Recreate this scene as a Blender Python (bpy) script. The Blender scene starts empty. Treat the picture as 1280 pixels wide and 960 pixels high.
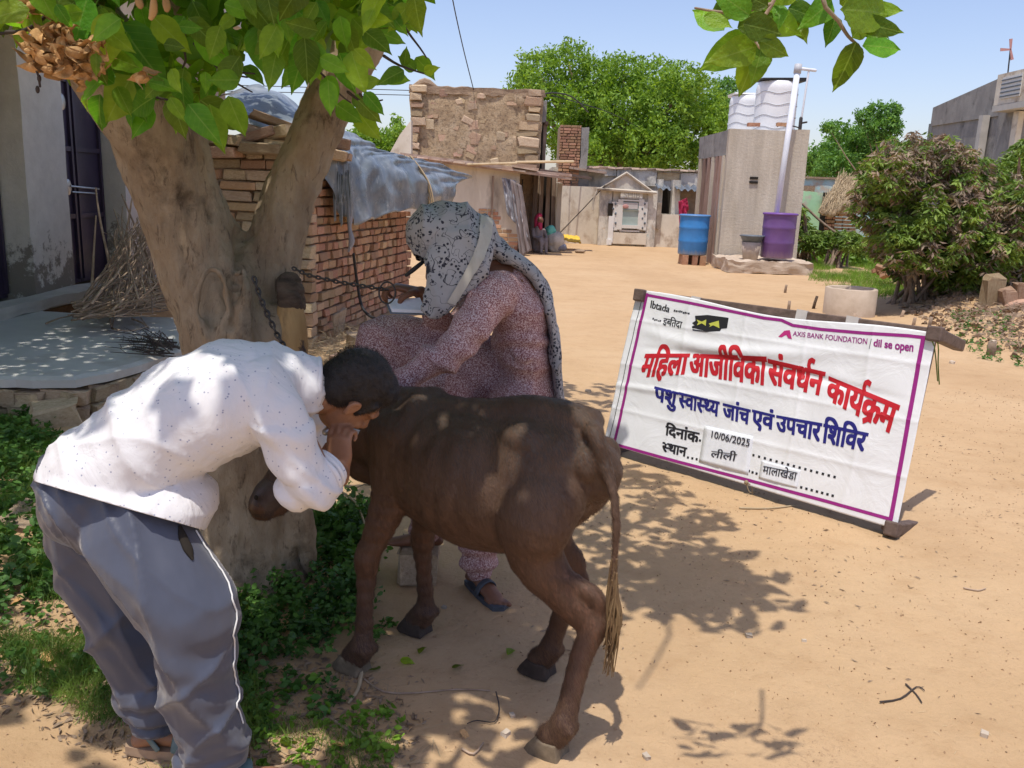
import bpy, bmesh, math, random
import numpy as np
from mathutils import Vector, Matrix, noise, Quaternion
R = math.radians
random.seed(7); rng = np.random.default_rng(7)
SC = bpy.context.scene
COL = SC.collection

# ---------------------------------------------------------------- camera, sky, sun, exposure
CAM_H, PITCH, ROLL, FPX = 1.55, R(12.8), R(2.2), 1080.0
cd = bpy.data.cameras.new('camera'); cam = bpy.data.objects.new('camera', cd); COL.objects.link(cam)
cd.sensor_width = 36; cd.lens = 36 * FPX / 1280; cd.clip_start = .05; cd.clip_end = 2000
CM = Matrix.Rotation(math.pi/2 - PITCH, 3, 'X') @ Matrix.Rotation(ROLL, 3, 'Z')
cam.location = (0, 0, CAM_H); cam.rotation_euler = CM.to_euler()
SC.camera = cam
SC.render.resolution_x, SC.render.resolution_y = 1024, 768
SUN = Vector((-.10, -.26, 1)).normalized()          # towards the sun
w = bpy.data.worlds.new('World'); SC.world = w; w.use_nodes = True
nt = w.node_tree; bg = nt.nodes['Background']; bg.inputs[1].default_value = .15
sky = nt.nodes.new('ShaderNodeTexSky'); sky.sky_type = 'NISHITA'; sky.sun_disc = False
sky.sun_elevation = math.asin(SUN.z); sky.sun_rotation = math.atan2(SUN.x, SUN.y)
sky.air_density = 1.0; sky.dust_density = 1.6; sky.ozone_density = 3.2; sky.altitude = 200
tint = nt.nodes.new('ShaderNodeMix'); tint.data_type = 'RGBA'; tint.blend_type = 'MULTIPLY'; tint.inputs[0].default_value = 1; tint.inputs[7].default_value = (1.0, .875, .885, 1)
nt.links.new(sky.outputs[0], tint.inputs[6]); nt.links.new(tint.outputs[2], bg.inputs[0])
ld = bpy.data.lights.new('sun', 'SUN'); lo = bpy.data.objects.new('sun', ld); COL.objects.link(lo)
ld.energy = 2.8; ld.angle = R(.53); ld.color = (1, .95, .86)
lo.rotation_euler = SUN.to_track_quat('Z', 'Y').to_euler(); lo.location = (0, 0, 30)
SC.cycles.max_bounces = 12; SC.cycles.diffuse_bounces = 6; SC.cycles.transmission_bounces = 8
SC.view_settings.view_transform = 'Standard'; SC.view_settings.look = 'None'
SC.view_settings.exposure = 0.50; SC.view_settings.gamma = 1

# ---------------------------------------------------------------- measuring helpers (photo pixel -> place in the world)
def ray(px, py):
    return CM @ Vector(((px-640)/FPX, -(py-480)/FPX, -1))
def G(px, py, z=0.0):
    v = ray(px, py); t = (z-CAM_H)/v.z
    return Vector((v.x*t, v.y*t, z))
def at(px, py, y):
    v = ray(px, py); t = y/v.y
    return Vector((v.x*t, y, CAM_H+v.z*t))
CMI = CM.transposed()
def pj(p):
    v = CMI @ (Vector(p)-Vector((0, 0, CAM_H)))
    if v.z > -.05: return None
    return (640-FPX*v.x/v.z, 480+FPX*v.y/v.z)

# ---------------------------------------------------------------- materials
def lin(c): return tuple(((x/12.92) if x <= .04045 else ((x+.055)/1.055)**2.4) for x in c)
def S(r, g, b): return lin((r/255, g/255, b/255))
MATS = {}
class NG:
    def __init__(s, name):
        s.m = bpy.data.materials.new(name); s.m.use_nodes = True; s.t = s.m.node_tree
        s.b = s.t.nodes['Principled BSDF']; MATS[name] = s.m
        s.tc = s.t.nodes.new('ShaderNodeTexCoord')
    def n(s, typ, **k):
        q = s.t.nodes.new(typ)
        for a, v in k.items(): setattr(q, a, v)
        return q
    def l(s, a, b): s.t.links.new(a, b)
    def co(s, stretch=(1, 1, 1), rot=(0, 0, 0)):
        mp = s.n('ShaderNodeMapping'); mp.inputs['Scale'].default_value = stretch; mp.inputs['Rotation'].default_value = rot
        s.l(s.tc.outputs['Object'], mp.inputs[0]); return mp.outputs[0]
    def noise(s, scale, detail=6, rough=.6, stretch=None, dist=0, rot=(0,0,0)):
        q = s.n('ShaderNodeTexNoise'); q.inputs['Scale'].default_value = scale; q.inputs['Detail'].default_value = detail
        q.inputs['Roughness'].default_value = rough; q.inputs['Distortion'].default_value = dist
        s.l(s.co(stretch or (1, 1, 1), rot), q.inputs['Vector']); return q.outputs['Fac']
    def vor(s, scale, feature='F1', out='Distance', stretch=None):
        q = s.n('ShaderNodeTexVoronoi', feature=feature); q.inputs['Scale'].default_value = scale
        s.l(s.co(stretch or (1, 1, 1)), q.inputs['Vector']); return q.outputs[out]
    def ramp(s, f, stops, interp='LINEAR'):
        q = s.n('ShaderNodeValToRGB'); cr = q.color_ramp; cr.interpolation = interp
        while len(cr.elements) < len(stops): cr.elements.new(.5)
        for e, (p, c) in zip(cr.elements, stops): e.position = p; e.color = (*c, 1) if len(c) == 3 else c
        s.l(f, q.inputs[0]); return q.outputs[0]
    def step(s, f, a, b): return s.ramp(f, [(a, (0, 0, 0)), (b, (1, 1, 1))])
    def mix(s, f, a, b, mode='MIX'):
        q = s.n('ShaderNodeMix', data_type='RGBA', blend_type=mode)
        for i, v in ((0, f), (6, a), (7, b)):
            if hasattr(v, 'links'): s.l(v, q.inputs[i])
            elif isinstance(v, (int, float)): q.inputs[i].default_value = v if i == 0 else (v, v, v, 1)
            else: q.inputs[i].default_value = (*v, 1)
        return q.outputs[2]
    def math(s, op, a, b=0.0):
        q = s.n('ShaderNodeMath', operation=op)
        for i, v in ((0, a), (1, b)):
            if hasattr(v, 'links'): s.l(v, q.inputs[i])
            else: q.inputs[i].default_value = v
        return q.outputs[0]
    def bump(s, f, strength=.3, dist=.01, prev=None):
        q = s.n('ShaderNodeBump'); q.inputs['Strength'].default_value = strength; q.inputs['Distance'].default_value = dist
        s.l(f, q.inputs['Height'])
        if prev: s.l(prev, q.inputs['Normal'])
        return q.outputs[0]
    def rnd(s, col, lo=.75, hi=1.2, hue=.0):
        oi = s.n('ShaderNodeObjectInfo'); hv = s.n('ShaderNodeHueSaturation')
        mr = s.n('ShaderNodeMapRange'); mr.inputs[3].default_value = lo; mr.inputs[4].default_value = hi
        s.l(oi.outputs['Random'], mr.inputs[0]); s.l(mr.outputs[0], hv.inputs['Value'])
        if hue:
            m2 = s.n('ShaderNodeMapRange'); m2.inputs[3].default_value = .5-hue; m2.inputs[4].default_value = .5+hue
            f = s.math('FRACT', s.math('MULTIPLY', oi.outputs['Random'], 7.13)); s.l(f, m2.inputs[0]); s.l(m2.outputs[0], hv.inputs['Hue'])
        s.l(col, hv.inputs['Color']); return hv.outputs[0]
    def done(s, col, rough=.8, nrm=None, spec=.3, metal=0):
        if hasattr(col, 'links'): s.l(col, s.b.inputs['Base Color'])
        else: s.b.inputs['Base Color'].default_value = (*col, 1)
        if hasattr(rough, 'links'): s.l(rough, s.b.inputs['Roughness'])
        else: s.b.inputs['Roughness'].default_value = rough
        s.b.inputs['Specular IOR Level'].default_value = spec; s.b.inputs['Metallic'].default_value = metal
        if nrm: s.l(nrm, s.b.inputs['Normal'])
        return s.m
def simple(name, c1, c2, scale=6, rough=.8, bs=.3, bscale=40, bd=.004, spec=.3, stretch=None, rnd=None, hue=0, metal=0, stain=None):
    g = NG(name)
    col = g.ramp(g.noise(scale, 8, .62, stretch), [(.3, c1), (.7, c2)])
    if stain:
        sc, sscale, a, b = stain
        col = g.mix(g.step(g.noise(sscale, 8, .65, stretch), a, b), col, sc)
    if rnd: col = g.rnd(col, rnd[0], rnd[1], hue)
    return g.done(col, rough, g.bump(g.noise(bscale, 6, .65, stretch), bs, bd), spec, metal)

def mk_ground():
    g = NG('sand')
    base = g.ramp(g.noise(.7, 6, .6), [(.3, (.455, .305, .170)), (.5, (.50, .34, .195)), (.72, (.525, .37, .22))])
    med = g.ramp(g.noise(5, 8, .7), [(.3, (.88, .84, .80)), (.5, (1, 1, 1)), (.75, (1.05, 1.04, 1.02))])
    c = g.mix(.8, base, med, 'MULTIPLY')
    fine = g.ramp(g.noise(42, 8, .75), [(.27, (.62, .5, .4)), (.40, (1, 1, 1)), (.7, (1.05, 1.05, 1.05))])
    c = g.mix(.7, c, fine, 'MULTIPLY')
    patch = g.step(g.noise(1.5, 8, .7, dist=.6), .54, .66)                 # trodden, damp-brown patches
    speck = g.step(g.noise(80, 4, .8), .52, .62)
    c = g.mix(g.math('MULTIPLY', patch, g.math('MULTIPLY', speck, .45)), c, (.20, .12, .07))
    fp = g.vor(4.2, 'SMOOTH_F1', 'Distance', (1, 1.3, 1)); b0 = g.bump(g.ramp(fp, [(.0, (0, 0, 0)), (.30, (1, 1, 1))]), .25, .02); b1 = g.bump(g.noise(9, 8, .7), .5, .03, b0); b2 = g.bump(g.noise(70, 8, .8), .5, .006, b1)
    b3 = g.bump(g.noise(22, 4, .6, dist=1.2), .35, .01, b2)
    tr = g.step(g.noise(.55, 4, .5, (1.0, .35, 1), dist=.4), .55, .70); c = g.mix(g.math('MULTIPLY', tr, .35), c, (.36, .225, .12))
    return g.done(c, .95, b3, .1)
mk_ground()
def mk_bark():
    g = NG('bark')
    c = g.ramp(g.noise(6, 10, .7, (1, 1, .55)), [(.25, (.20, .14, .09)), (.45, (.40, .30, .20)), (.6, (.50, .395, .275)), (.8, (.62, .53, .41))])
    dark = g.step(g.noise(3.2, 8, .7), .56, .68); c = g.mix(g.math('MULTIPLY', dark, .7), c, (.055, .036, .024))
    warm = g.step(g.noise(4.1, 6, .6, (1, 1, .7)), .60, .72); c = g.mix(g.math('MULTIPLY', warm, .6), c, (.42, .25, .11))
    cr = g.noise(38, 8, .7, (1, 1, .28), dist=.6)
    c = g.mix(g.math('MULTIPLY', g.step(cr, .56, .64), .55), c, (.06, .036, .022))
    c = g.mix(g.math('MULTIPLY', g.step(g.noise(90, 6, .8), .58, .68), .35), c, (.46, .36, .26))
    b = g.bump(g.noise(24, 10, .78, (1, 1, .35), dist=.5), 1.0, .022); b = g.bump(g.noise(110, 6, .8, (1, 1, 1.6)), .6, .004, b)
    return g.done(c, .9, b, .15)
mk_bark()
simple('cut_wood', (.34, .19, .07), (.55, .36, .16), 7, .8, .5, 40, .005, stretch=(2, 2, .4), stain=((.12, .07, .04), 4, .55, .7))
simple('charred_wood', (.05, .035, .025), (.16, .11, .075), 22, .9, .9, 50, .01, stretch=(.5, 1, 2))
def mk_leaf(name, c1, c2, trans, lo=.7, hi=1.35, hue=.02, objr=True, gloss=.42):
    g = NG(name)
    c = g.ramp(g.noise(2.3 if objr else 3.0, 3, .5), [(.35, c1), (.65, c2)])
    if objr:
        c = g.rnd(c, lo, hi, hue)
        sp = g.n('ShaderNodeSeparateXYZ'); g.l(g.tc.outputs['Object'], sp.inputs[0]); ax = g.math('ABSOLUTE', sp.outputs[0])
        mid = g.ramp(ax, [(.006, (1, 1, 1)), (.016, (0, 0, 0))]); fr = g.math('FRACT', g.math('MULTIPLY', g.math('SUBTRACT', sp.outputs[1], g.math('MULTIPLY', ax, .9)), 8.0))
        side = g.ramp(fr, [(0, (1, 1, 1)), (.07, (0, 0, 0)), (.93, (0, 0, 0)), (1, (1, 1, 1))])
        c = g.mix(g.math('MULTIPLY', g.math('MAXIMUM', mid, g.math('MULTIPLY', side, .5)), .4), c, (.38, .52, .14))
        br = g.step(g.noise(3.3, 5, .7), .63, .72); c = g.mix(g.math('MULTIPLY', br, .35), c, (.30, .24, .05))
    else: c = g.mix(1, c, g.ramp(g.vor(9, 'F1', 'Color'), [(0, (.55, .6, .5)), (1, (1.5, 1.35, 1.2))]), 'MULTIPLY')
    g.done(c, gloss, g.bump(g.noise(14, 3, .5), .25, .02), .35)
    tr = g.n('ShaderNodeBsdfTranslucent'); mx = g.n('ShaderNodeMixShader'); mx.inputs[0].default_value = trans
    tc = g.mix(1, c, (1.5, 1.45, .55), 'MULTIPLY'); g.l(tc, tr.inputs[0])
    out = [q for q in g.t.nodes if q.type == 'OUTPUT_MATERIAL'][0]
    g.l(g.b.outputs[0], mx.inputs[1]); g.l(tr.outputs[0], mx.inputs[2]); g.l(mx.outputs[0], out.inputs[0])
    return g.m
mk_leaf('tree_leaf', (.12, .25, .018), (.21, .38, .030), .56, .50, 1.5, .03)
mk_leaf('tree_leaf_mass', (.11, .24, .022), (.20, .38, .035), .60, objr=False)
mk_leaf('far_leaf', (.13, .26, .035), (.26, .42, .06), .38, objr=False, gloss=.6)
mk_leaf('neem_leaf', (.11, .25, .06), (.18, .36, .09), .35, objr=False, gloss=.6)
mk_leaf('shrub_leaf_green', (.10, .19, .03), (.21, .32, .07), .30, objr=False, gloss=.5)
mk_leaf('shrub_leaf_mauve', (.20, .145, .125), (.33, .27, .21), .2, objr=False, gloss=.6)
mk_leaf('weed_leaf', (.055, .14, .03), (.10, .22, .045), .25, objr=False, gloss=.5)
mk_leaf('grass_blade', (.10, .19, .03), (.20, .30, .07), .25, objr=False, gloss=.5)
mk_leaf('lush_grass', (.10, .22, .02), (.18, .34, .04), .25, objr=False, gloss=.5)
simple('dry_leaf', (.38, .20, .075), (.62, .38, .17), 5, .7, .4, 30, .01, rnd=(.7, 1.25))
simple('straw', (.42, .32, .19), (.60, .47, .30), 6, .8, rnd=(.6, 1.15))
simple('thatch', (.34, .23, .13), (.58, .43, .27), 9, .9, .8, 60, .03, stretch=(6, 6, 1))
simple('stick_wood', (.22, .15, .10), (.45, .34, .25), 14, .85, .5, 60, .003, rnd=(.6, 1.25))
simple('dark_twig', (.035, .028, .025), (.09, .07, .06), 14, .85)
simple('pebble', (.45, .36, .27), (.68, .58, .46), 20, .85, rnd=(.6, 1.2))
simple('soil_clod', (.30, .19, .11), (.48, .32, .19), 20, .95, .8, 60, .01)
simple('brick_red', (.34, .17, .10), (.50, .285, .175), 18, .9, .7, 70, .006, rnd=(.7, 1.25), hue=.012, stain=((.48, .36, .24), 9, .52, .7))
simple('brick_mud', (.40, .24, .14), (.58, .40, .25), 18, .95, .7, 60, .008, rnd=(.65, 1.2), hue=.012)
simple('sandstone', (.46, .33, .21), (.66, .52, .36), 9, .92, .8, 40, .015, rnd=(.7, 1.15), hue=.012, stain=((.34, .19, .12), 5, .58, .72))
simple('rubble_stone', (.42, .26, .16), (.60, .45, .30), 9, .92, .9, 30, .02, rnd=(.6, 1.2), hue=.02)
simple('mud_mortar', (.26, .18, .12), (.42, .31, .21), 7, .95, .9, 30, .03)
simple('old_plaster', (.50, .44, .35), (.66, .60, .50), 2.2, .9, .5, 16, .02, stretch=(1, 1, .35), stain=((.20, .165, .13), 1.7, .53, .72))
simple('cream_plaster', (.60, .53, .42), (.74, .68, .57), 2.4, .9, .4, 16, .015, stretch=(1, 1, .8), stain=((.36, .27, .19), 1.9, .50, .66))
def mk_block():
    g = NG('stained_render')                      # rain-streaked cement render
    c = g.ramp(g.noise(1.7, 8, .6, (1.6, 1.6, .35)), [(.3, (.46, .40, .31)), (.55, (.58, .515, .42)), (.8, (.66, .60, .50))])
    sz = g.n('ShaderNodeSeparateXYZ'); g.l(g.tc.outputs['Object'], sz.inputs[0]); up = g.step(g.math('ADD', sz.outputs[2], g.noise(3, 6, .7)), 1.7, 3.3)
    c = g.mix(g.math('MULTIPLY', g.step(g.noise(3.5, 9, .72, (2.5, 2.5, .30)), .41, .60), g.math('ADD', g.math('MULTIPLY', up, .72), .16)), c, (.13, .11, .095))
    c = g.mix(g.math('MULTIPLY', g.step(g.noise(14, 9, .8), .60, .68), .5), c, (.12, .10, .085))
    return g.done(c, .92, g.bump(g.noise(18, 9, .7), .6, .02), .2)
mk_block()
def mk_far():
    g = NG('weathered_limewash')                  # whitewash over mud plaster, patchy
    c = g.ramp(g.noise(.9, 9, .65, (1, 1, .7)), [(.3, (.50, .46, .39)), (.5, (.66, .62, .54)), (.75, (.74, .70, .62))])
    c = g.mix(g.math('MULTIPLY', g.step(g.noise(2.2, 10, .75, (1.3, 1.3, .5)), .47, .62), .75), c, (.20, .185, .165))
    c = g.mix(g.step(g.noise(1.1, 7, .7), .60, .66), c, (.50, .36, .23))
    c = g.mix(g.math('MULTIPLY', g.step(g.noise(1.7, 7, .6), .64, .70), .6), c, (.42, .60, .60))
    return g.done(c, .92, g.bump(g.noise(10, 9, .7), .6, .03), .2)
mk_far()
def mk_rub():
    g = NG('rubble_plaster')                      # rough mud plaster with stones reading through
    c = g.ramp(g.noise(2.4, 10, .7), [(.28, (.30, .21, .13)), (.5, (.50, .385, .25)), (.75, (.62, .52, .38))])
    c = g.mix(g.math('MULTIPLY', g.step(g.noise(11, 10, .8), .50, .60), .7), c, (.12, .09, .065))
    v = g.vor(4.3, 'F1', 'Color', (1, 1, 1.7)); c = g.mix(.35, c, g.mix(1, c, g.ramp(v, [(0, (.8, .7, .6)), (1, (1.25, 1.15, 1.05))]), 'MULTIPLY'))
    return g.done(c, .95, g.bump(g.noise(14, 10, .8), .9, .05), .15)
mk_rub()
simple('grey_cement', (.22, .21, .20), (.34, .325, .30), 2.6, .9, .5, 30, .02, stretch=(1, 1, .6), stain=((.15, .14, .13), 3, .55, .7))
simple('pale_cement', (.42, .40, .36), (.56, .53, .48), 3, .9)
simple('porch_cement', (.42, .42, .405), (.54, .535, .51), 2.2, .75, .25, 40, .004, stain=((.34, .29, .24), 1.6, .56, .75))
simple('ring_concrete', (.42, .33, .245), (.56, .46, .36), 5, .92, .6, 70, .006)
def mk_pillar():
    g = NG('peeling_whitewash')
    c = g.ramp(g.noise(5, 8, .7), [(.3, (.62, .575, .52)), (.7, (.76, .715, .65))])
    z = g.n('ShaderNodeSeparateXYZ'); g.l(g.tc.outputs['Object'], z.inputs[0])
    zz = g.math('ADD', g.math('MULTIPLY', z.outputs[2], .35), g.math('MULTIPLY', g.noise(4.5, 10, .75), 1.0))
    c = g.mix(g.ramp(zz, [(.70, (1, 1, 1)), (.76, (0, 0, 0))]), c, (.27, .235, .20))
    return g.done(c, .9, g.bump(g.noise(20, 9, .7), .5, .01), .2)
mk_pillar()
simple('bare_render', (.25, .20, .155), (.38, .32, .26), 6, .92, .7, 30, .012)
simple('door_steel', (.030, .020, .045), (.065, .045, .085), 2, .45, .2, 20, .003, spec=.5, stain=((.16, .13, .11), 1.3, .60, .78))
simple('steel_bright', (.45, .45, .45), (.6, .6, .6), 20, .35, .1, metal=.8)
simple('old_timber', (.16, .115, .085), (.34, .26, .20), 8, .9, .8, 30, .01, stretch=(3, 3, .3), rnd=(.6, 1.2))
simple('cot_timber', (.075, .050, .040), (.17, .12, .10), 10, .6, .5, 40, .004, stretch=(1, 3, 3))
simple('pink_timber', (.26, .16, .13), (.40, .28, .23), 8, .85, .6, 30, .01, stretch=(3, 3, .3), rnd=(.7, 1.2))
simple('roof_slab', (.40, .26, .19), (.62, .50, .40), 6, .9, .6, 40, .01, rnd=(.7, 1.2), hue=.01)
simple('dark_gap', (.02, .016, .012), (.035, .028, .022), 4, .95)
def mk_tarp():
    g = NG('tarpaulin')
    c = g.ramp(g.noise(2.2, 8, .65, (1, 1, 1)), [(.25, (.070, .082, .098)), (.5, (.16, .185, .205)), (.68, (.31, .335, .36)), (.85, (.55, .58, .60))])
    c = g.mix(g.math('MULTIPLY', g.step(g.noise(6, 10, .8, (1, 3, 1)), .56, .66), .5), c, (.55, .56, .55))
    return g.done(c, g.ramp(g.noise(5, 4), [(.3, (.22, .22, .22)), (.7, (.42, .42, .42))]), g.bump(g.noise(2.5, 5, .5, (1, .6, 1.2), dist=.8), .35, .03), .5)
mk_tarp()
simple('rag_cloth', (.17, .165, .18), (.34, .34, .37), 6, .9, .6, 18, .02, stretch=(2, 2, .5), stain=((.60, .60, .62), 7, .56, .64))
simple('dusty_cloth', (.19, .16, .155), (.28, .24, .23), 6, .9, .6, 18, .02, stretch=(3, 3, .5))
def plastic(name, c, dirt, z0, z1, rough=.4):
    g = NG(name); cc = g.ramp(g.noise(6, 6, .6), [(.3, tuple(x*.85 for x in c)), (.7, c)])
    z = g.n('ShaderNodeSeparateXYZ'); g.l(g.tc.outputs['Object'], z.inputs[0])
    zz = g.math('ADD', z.outputs[2], g.math('MULTIPLY', g.noise(5, 8, .7, (3, 3, .6)), .25))
    cc = g.mix(g.math('MULTIPLY', g.ramp(zz, [(0, (1, 1, 1)), (1, (0, 0, 0))]) if False else g.step(g.math('SUBTRACT', z1+.12, zz), 0, z1-z0), .75), cc, dirt)
    return g.done(cc, rough, g.bump(g.noise(30, 4), .1, .003), .45)
plastic('blue_plastic', (.05, .24, .58), (.35, .36, .34), .0, .12)
plastic('purple_plastic', (.17, .085, .26), (.32, .22, .27), .0, .16)
plastic('blue_lid_plastic', (.10, .24, .48), (.3, .3, .3), -2, -1)
plastic('purple_lid_plastic', (.17, .07, .30), (.3, .2, .3), -2, -1)
simple('white_tank', (.74, .75, .76), (.84, .85, .86), 3, .4, .1, spec=.4)
simple('tank_rib', (.42, .43, .46), (.52, .53, .55), 3, .5)
simple('pvc_white', (.66, .69, .74), (.78, .80, .84), 5, .4, .1, spec=.4)
simple('black_rubber', (.02, .02, .022), (.04, .04, .04), 9, .6)
simple('grey_tub', (.10, .12, .14), (.16, .18, .21), 9, .5)
simple('bucket_clay', (.36, .29, .23), (.50, .42, .35), 6, .7)
simple('yellow_sack', (.72, .42, .04), (.86, .58, .08), 6, .6, .6, 12, .04)
simple('white_sack', (.42, .38, .32), (.68, .64, .57), 7, .7, .6, 14, .04, rnd=(.8, 1.1))
simple('teal_cloth', (.10, .46, .38), (.20, .60, .50), 6, .7, .6, 14, .04)
simple('red_cloth', (.36, .02, .07), (.52, .05, .12), 8, .85, .6, 20, .02)
simple('green_paint', (.30, .56, .32), (.45, .70, .45), 3, .8, .3, 20, .01, stain=((.50, .47, .38), 2.2, .54, .66))
simple('teal_paint', (.30, .54, .58), (.52, .66, .66), 3, .85, .4, 20, .01, stain=((.50, .42, .33), 1.8, .50, .62))
simple('window_glass', (.30, .40, .38), (.44, .52, .49), 3, .25, .1, spec=.5)
simple('white_paint', (.70, .69, .66), (.80, .79, .76), 4, .7, .2)
simple('iron', (.05, .045, .042), (.11, .095, .085), 40, .55, .5, 80, .002, metal=.7)
simple('cable_black', (.015, .015, .018), (.03, .03, .03), 9, .6)
simple('pink_propeller', (.45, .22, .20), (.55, .30, .27), 9, .6)
# banner print
def mk_banner():
    g = NG('banner_vinyl')
    c = g.ramp(g.noise(1.4, 5, .55), [(.3, (.74, .75, .77)), (.7, (.82, .83, .845))])
    c = g.mix(g.math('MULTIPLY', g.step(g.noise(7, 9, .8), .60, .75), .18), c, (.55, .45, .35))
    g.done(c, .42, g.bump(g.noise(5, 6, .6, dist=1.5), .22, .03), .4)
    return g.m
mk_banner()
def flat(name, c, rough=.5): g = NG(name); return g.done(g.ramp(g.noise(30, 4), [(.3, tuple(x*.88 for x in c)), (.7, c)]), rough, None, .35)
flat('print_red', (.55, .018, .030)); flat('print_navy', (.022, .022, .20)); flat('print_black', (.022, .022, .026))
flat('print_magenta', (.32, .022, .22)); flat('print_pink', (.50, .03, .20)); flat('print_yellow', (.58, .60, .10)); flat('paper', (.80, .82, .86))
flat('ink', (.04, .04, .05)); flat('relief_white', (.72, .70, .65)); flat('sheer_tape', (.55, .52, .50))
# people
def skin(name, c1, c2):
    g = NG(name); c = g.ramp(g.noise(14, 5, .6), [(.3, c1), (.7, c2)])
    g.done(c, .5, g.bump(g.noise(160, 4, .6), .25, .002), .4)
    g.b.inputs['Subsurface Weight'].default_value = .08; g.b.inputs['Subsurface Radius'].default_value = (.03, .012, .006)
    return g.m
skin('skin_man', (.245, .115, .062), (.33, .165, .092)); skin('skin_woman', (.15, .065, .036), (.22, .10, .057))
def mk_hair():
    g = NG('hair'); c = g.ramp(g.noise(60, 4, .6, (1, 1, 6), rot=(.4, .7, 0)), [(.3, (.008, .006, .006)), (.7, (.03, .022, .018))])
    return g.done(c, .42, g.bump(g.noise(220, 5, .8, (1, .25, 1), rot=(.4, .7, 0)), .8, .004), .5)
mk_hair()
def mk_shirt():
    g = NG('shirt_cotton')
    c = g.ramp(g.noise(3, 5), [(.3, (.65, .635, .64)), (.7, (.73, .71, .71))])
    d = g.vor(60, 'F1', 'Distance'); dots = g.ramp(d, [(.10, (1, 1, 1)), (.16, (0, 0, 0))])
    c = g.mix(g.math('MULTIPLY', dots, .75), c, (.20, .22, .33))
    return g.done(c, .85, g.bump(g.noise(8, 6, .55, (1, 2, .7), dist=.8), .5, .02, g.bump(g.noise(420, 2), .15, .001)), .2)
mk_shirt()
def mk_trouser():
    g = NG('track_trousers')
    c = g.ramp(g.noise(3, 5), [(.3, (.055, .062, .090)), (.7, (.082, .089, .120))])
    m = g.done(c, .42, g.bump(g.noise(4, 2, .5, (2.0, 2.0, .6), dist=.6), .35, .02, g.bump(g.noise(500, 2), .12, .001)), .4)
    g.b.inputs['Sheen Weight'].default_value = .25; return m
mk_trouser()
def mk_kurta():
    g = NG('speckled_kurta')
    n1 = g.noise(240, 3, .8); f = g.ramp(n1, [(.42, (.19, .070, .072)), (.5, (.36, .195, .185)), (.57, (.66, .56, .55))])
    n2 = g.ramp(g.noise(4, 4), [(.3, (.85, .8, .85)), (.7, (1.1, 1.05, 1.0))]); f = g.mix(1, f, n2, 'MULTIPLY')
    return g.done(f, .85, g.bump(g.noise(8, 6, .55, (1.2, 1.2, .8), dist=1.0), .6, .025), .2)
mk_kurta()
def mk_scarf():
    g = NG('floral_scarf')
    base = g.ramp(g.noise(5, 4), [(.3, (.29, .285, .285)), (.7, (.42, .41, .405))])
    big = g.n('ShaderNodeTexVoronoi', feature='F1'); big.inputs['Scale'].default_value = 24; big.inputs['Randomness'].default_value = .8; g.l(g.tc.outputs['Object'], big.inputs['Vector'])
    cl = g.ramp(big.outputs['Distance'], [(.50, (1, 1, 1)), (.58, (0, 0, 0))])
    small = g.vor(78, 'F1', 'Distance'); petals = g.mix(1, g.ramp(small, [(.34, (1, 1, 1)), (.42, (0, 0, 0))]), cl, 'MULTIPLY')
    st = g.n('ShaderNodeTexNoise'); st.inputs['Scale'].default_value = 16; st.inputs['Detail'].default_value = .5; st.inputs['Distortion'].default_value = .6; g.l(g.tc.outputs['Object'], st.inputs['Vector'])
    stems = g.mix(1, g.ramp(st.outputs['Fac'], [(.484, (0, 0, 0)), (.494, (1, 1, 1)), (.506, (1, 1, 1)), (.516, (0, 0, 0))]), g.step(g.noise(14, 2), .50, .52), 'MULTIPLY')
    st2 = g.noise(30, .5, .5, dist=.4); stems2 = g.ramp(st2, [(.56, (0, 0, 0)), (.568, (1, 1, 1)), (.58, (1, 1, 1)), (.588, (0, 0, 0))])
    c = g.mix(g.mix(1, petals, g.mix(1, stems, stems2, 'LIGHTEN'), 'LIGHTEN'), base, (.035, .036, .048))
    return g.done(c, .85, g.bump(g.noise(10, 6, .55, (1, 1, .5), dist=.8), .45, .02), .2)
mk_scarf()
simple('scarf_border', (.40, .37, .31), (.55, .52, .45), 20, .85, .5, 60, .004, stretch=(1, 1, .2))
simple('sandal_rubber', (.045, .05, .06), (.09, .10, .12), 20, .6)
simple('mens_sandal', (.10, .15, .15), (.18, .24, .24), 20, .6); simple('sandal_tan', (.30, .20, .13), (.42, .30, .2), 20, .6)
def mk_hide():
    g = NG('buffalo_hide')
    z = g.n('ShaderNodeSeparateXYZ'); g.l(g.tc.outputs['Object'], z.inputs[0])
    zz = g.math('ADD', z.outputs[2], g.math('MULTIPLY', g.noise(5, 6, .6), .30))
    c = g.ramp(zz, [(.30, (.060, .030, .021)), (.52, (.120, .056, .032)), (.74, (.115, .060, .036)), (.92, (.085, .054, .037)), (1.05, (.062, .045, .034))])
    hair = g.noise(55, 6, .75, (1, 1, .16)); c = g.mix(.75, c, g.ramp(hair, [(.3, (.55, .55, .55)), (.7, (1.5, 1.45, 1.4))]), 'MULTIPLY')
    b = g.bump(g.noise(90, 6, .8, (1, 1, .14)), .55, .006); b = g.bump(g.noise(7, 5, .5, (1, 1, .6)), .25, .02, b)
    g.done(c, .55, b, .35); g.b.inputs['Sheen Weight'].default_value = .12; g.b.inputs['Sheen Roughness'].default_value = .4
    g.b.inputs['Sheen Tint'].default_value = (.75, .6, .48, 1)
    return g.m
mk_hide()
simple('coat_hair', (.085, .045, .026), (.16, .095, .060), 9, .6)
simple('hoof_horn', (.10, .075, .05), (.26, .20, .13), 20, .7); simple('dark_hoof', (.03, .022, .018), (.07, .05, .04), 20, .7)
simple('muzzle_skin', (.048, .032, .026), (.09, .06, .05), 30, .45, .5, 90, .003)
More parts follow.
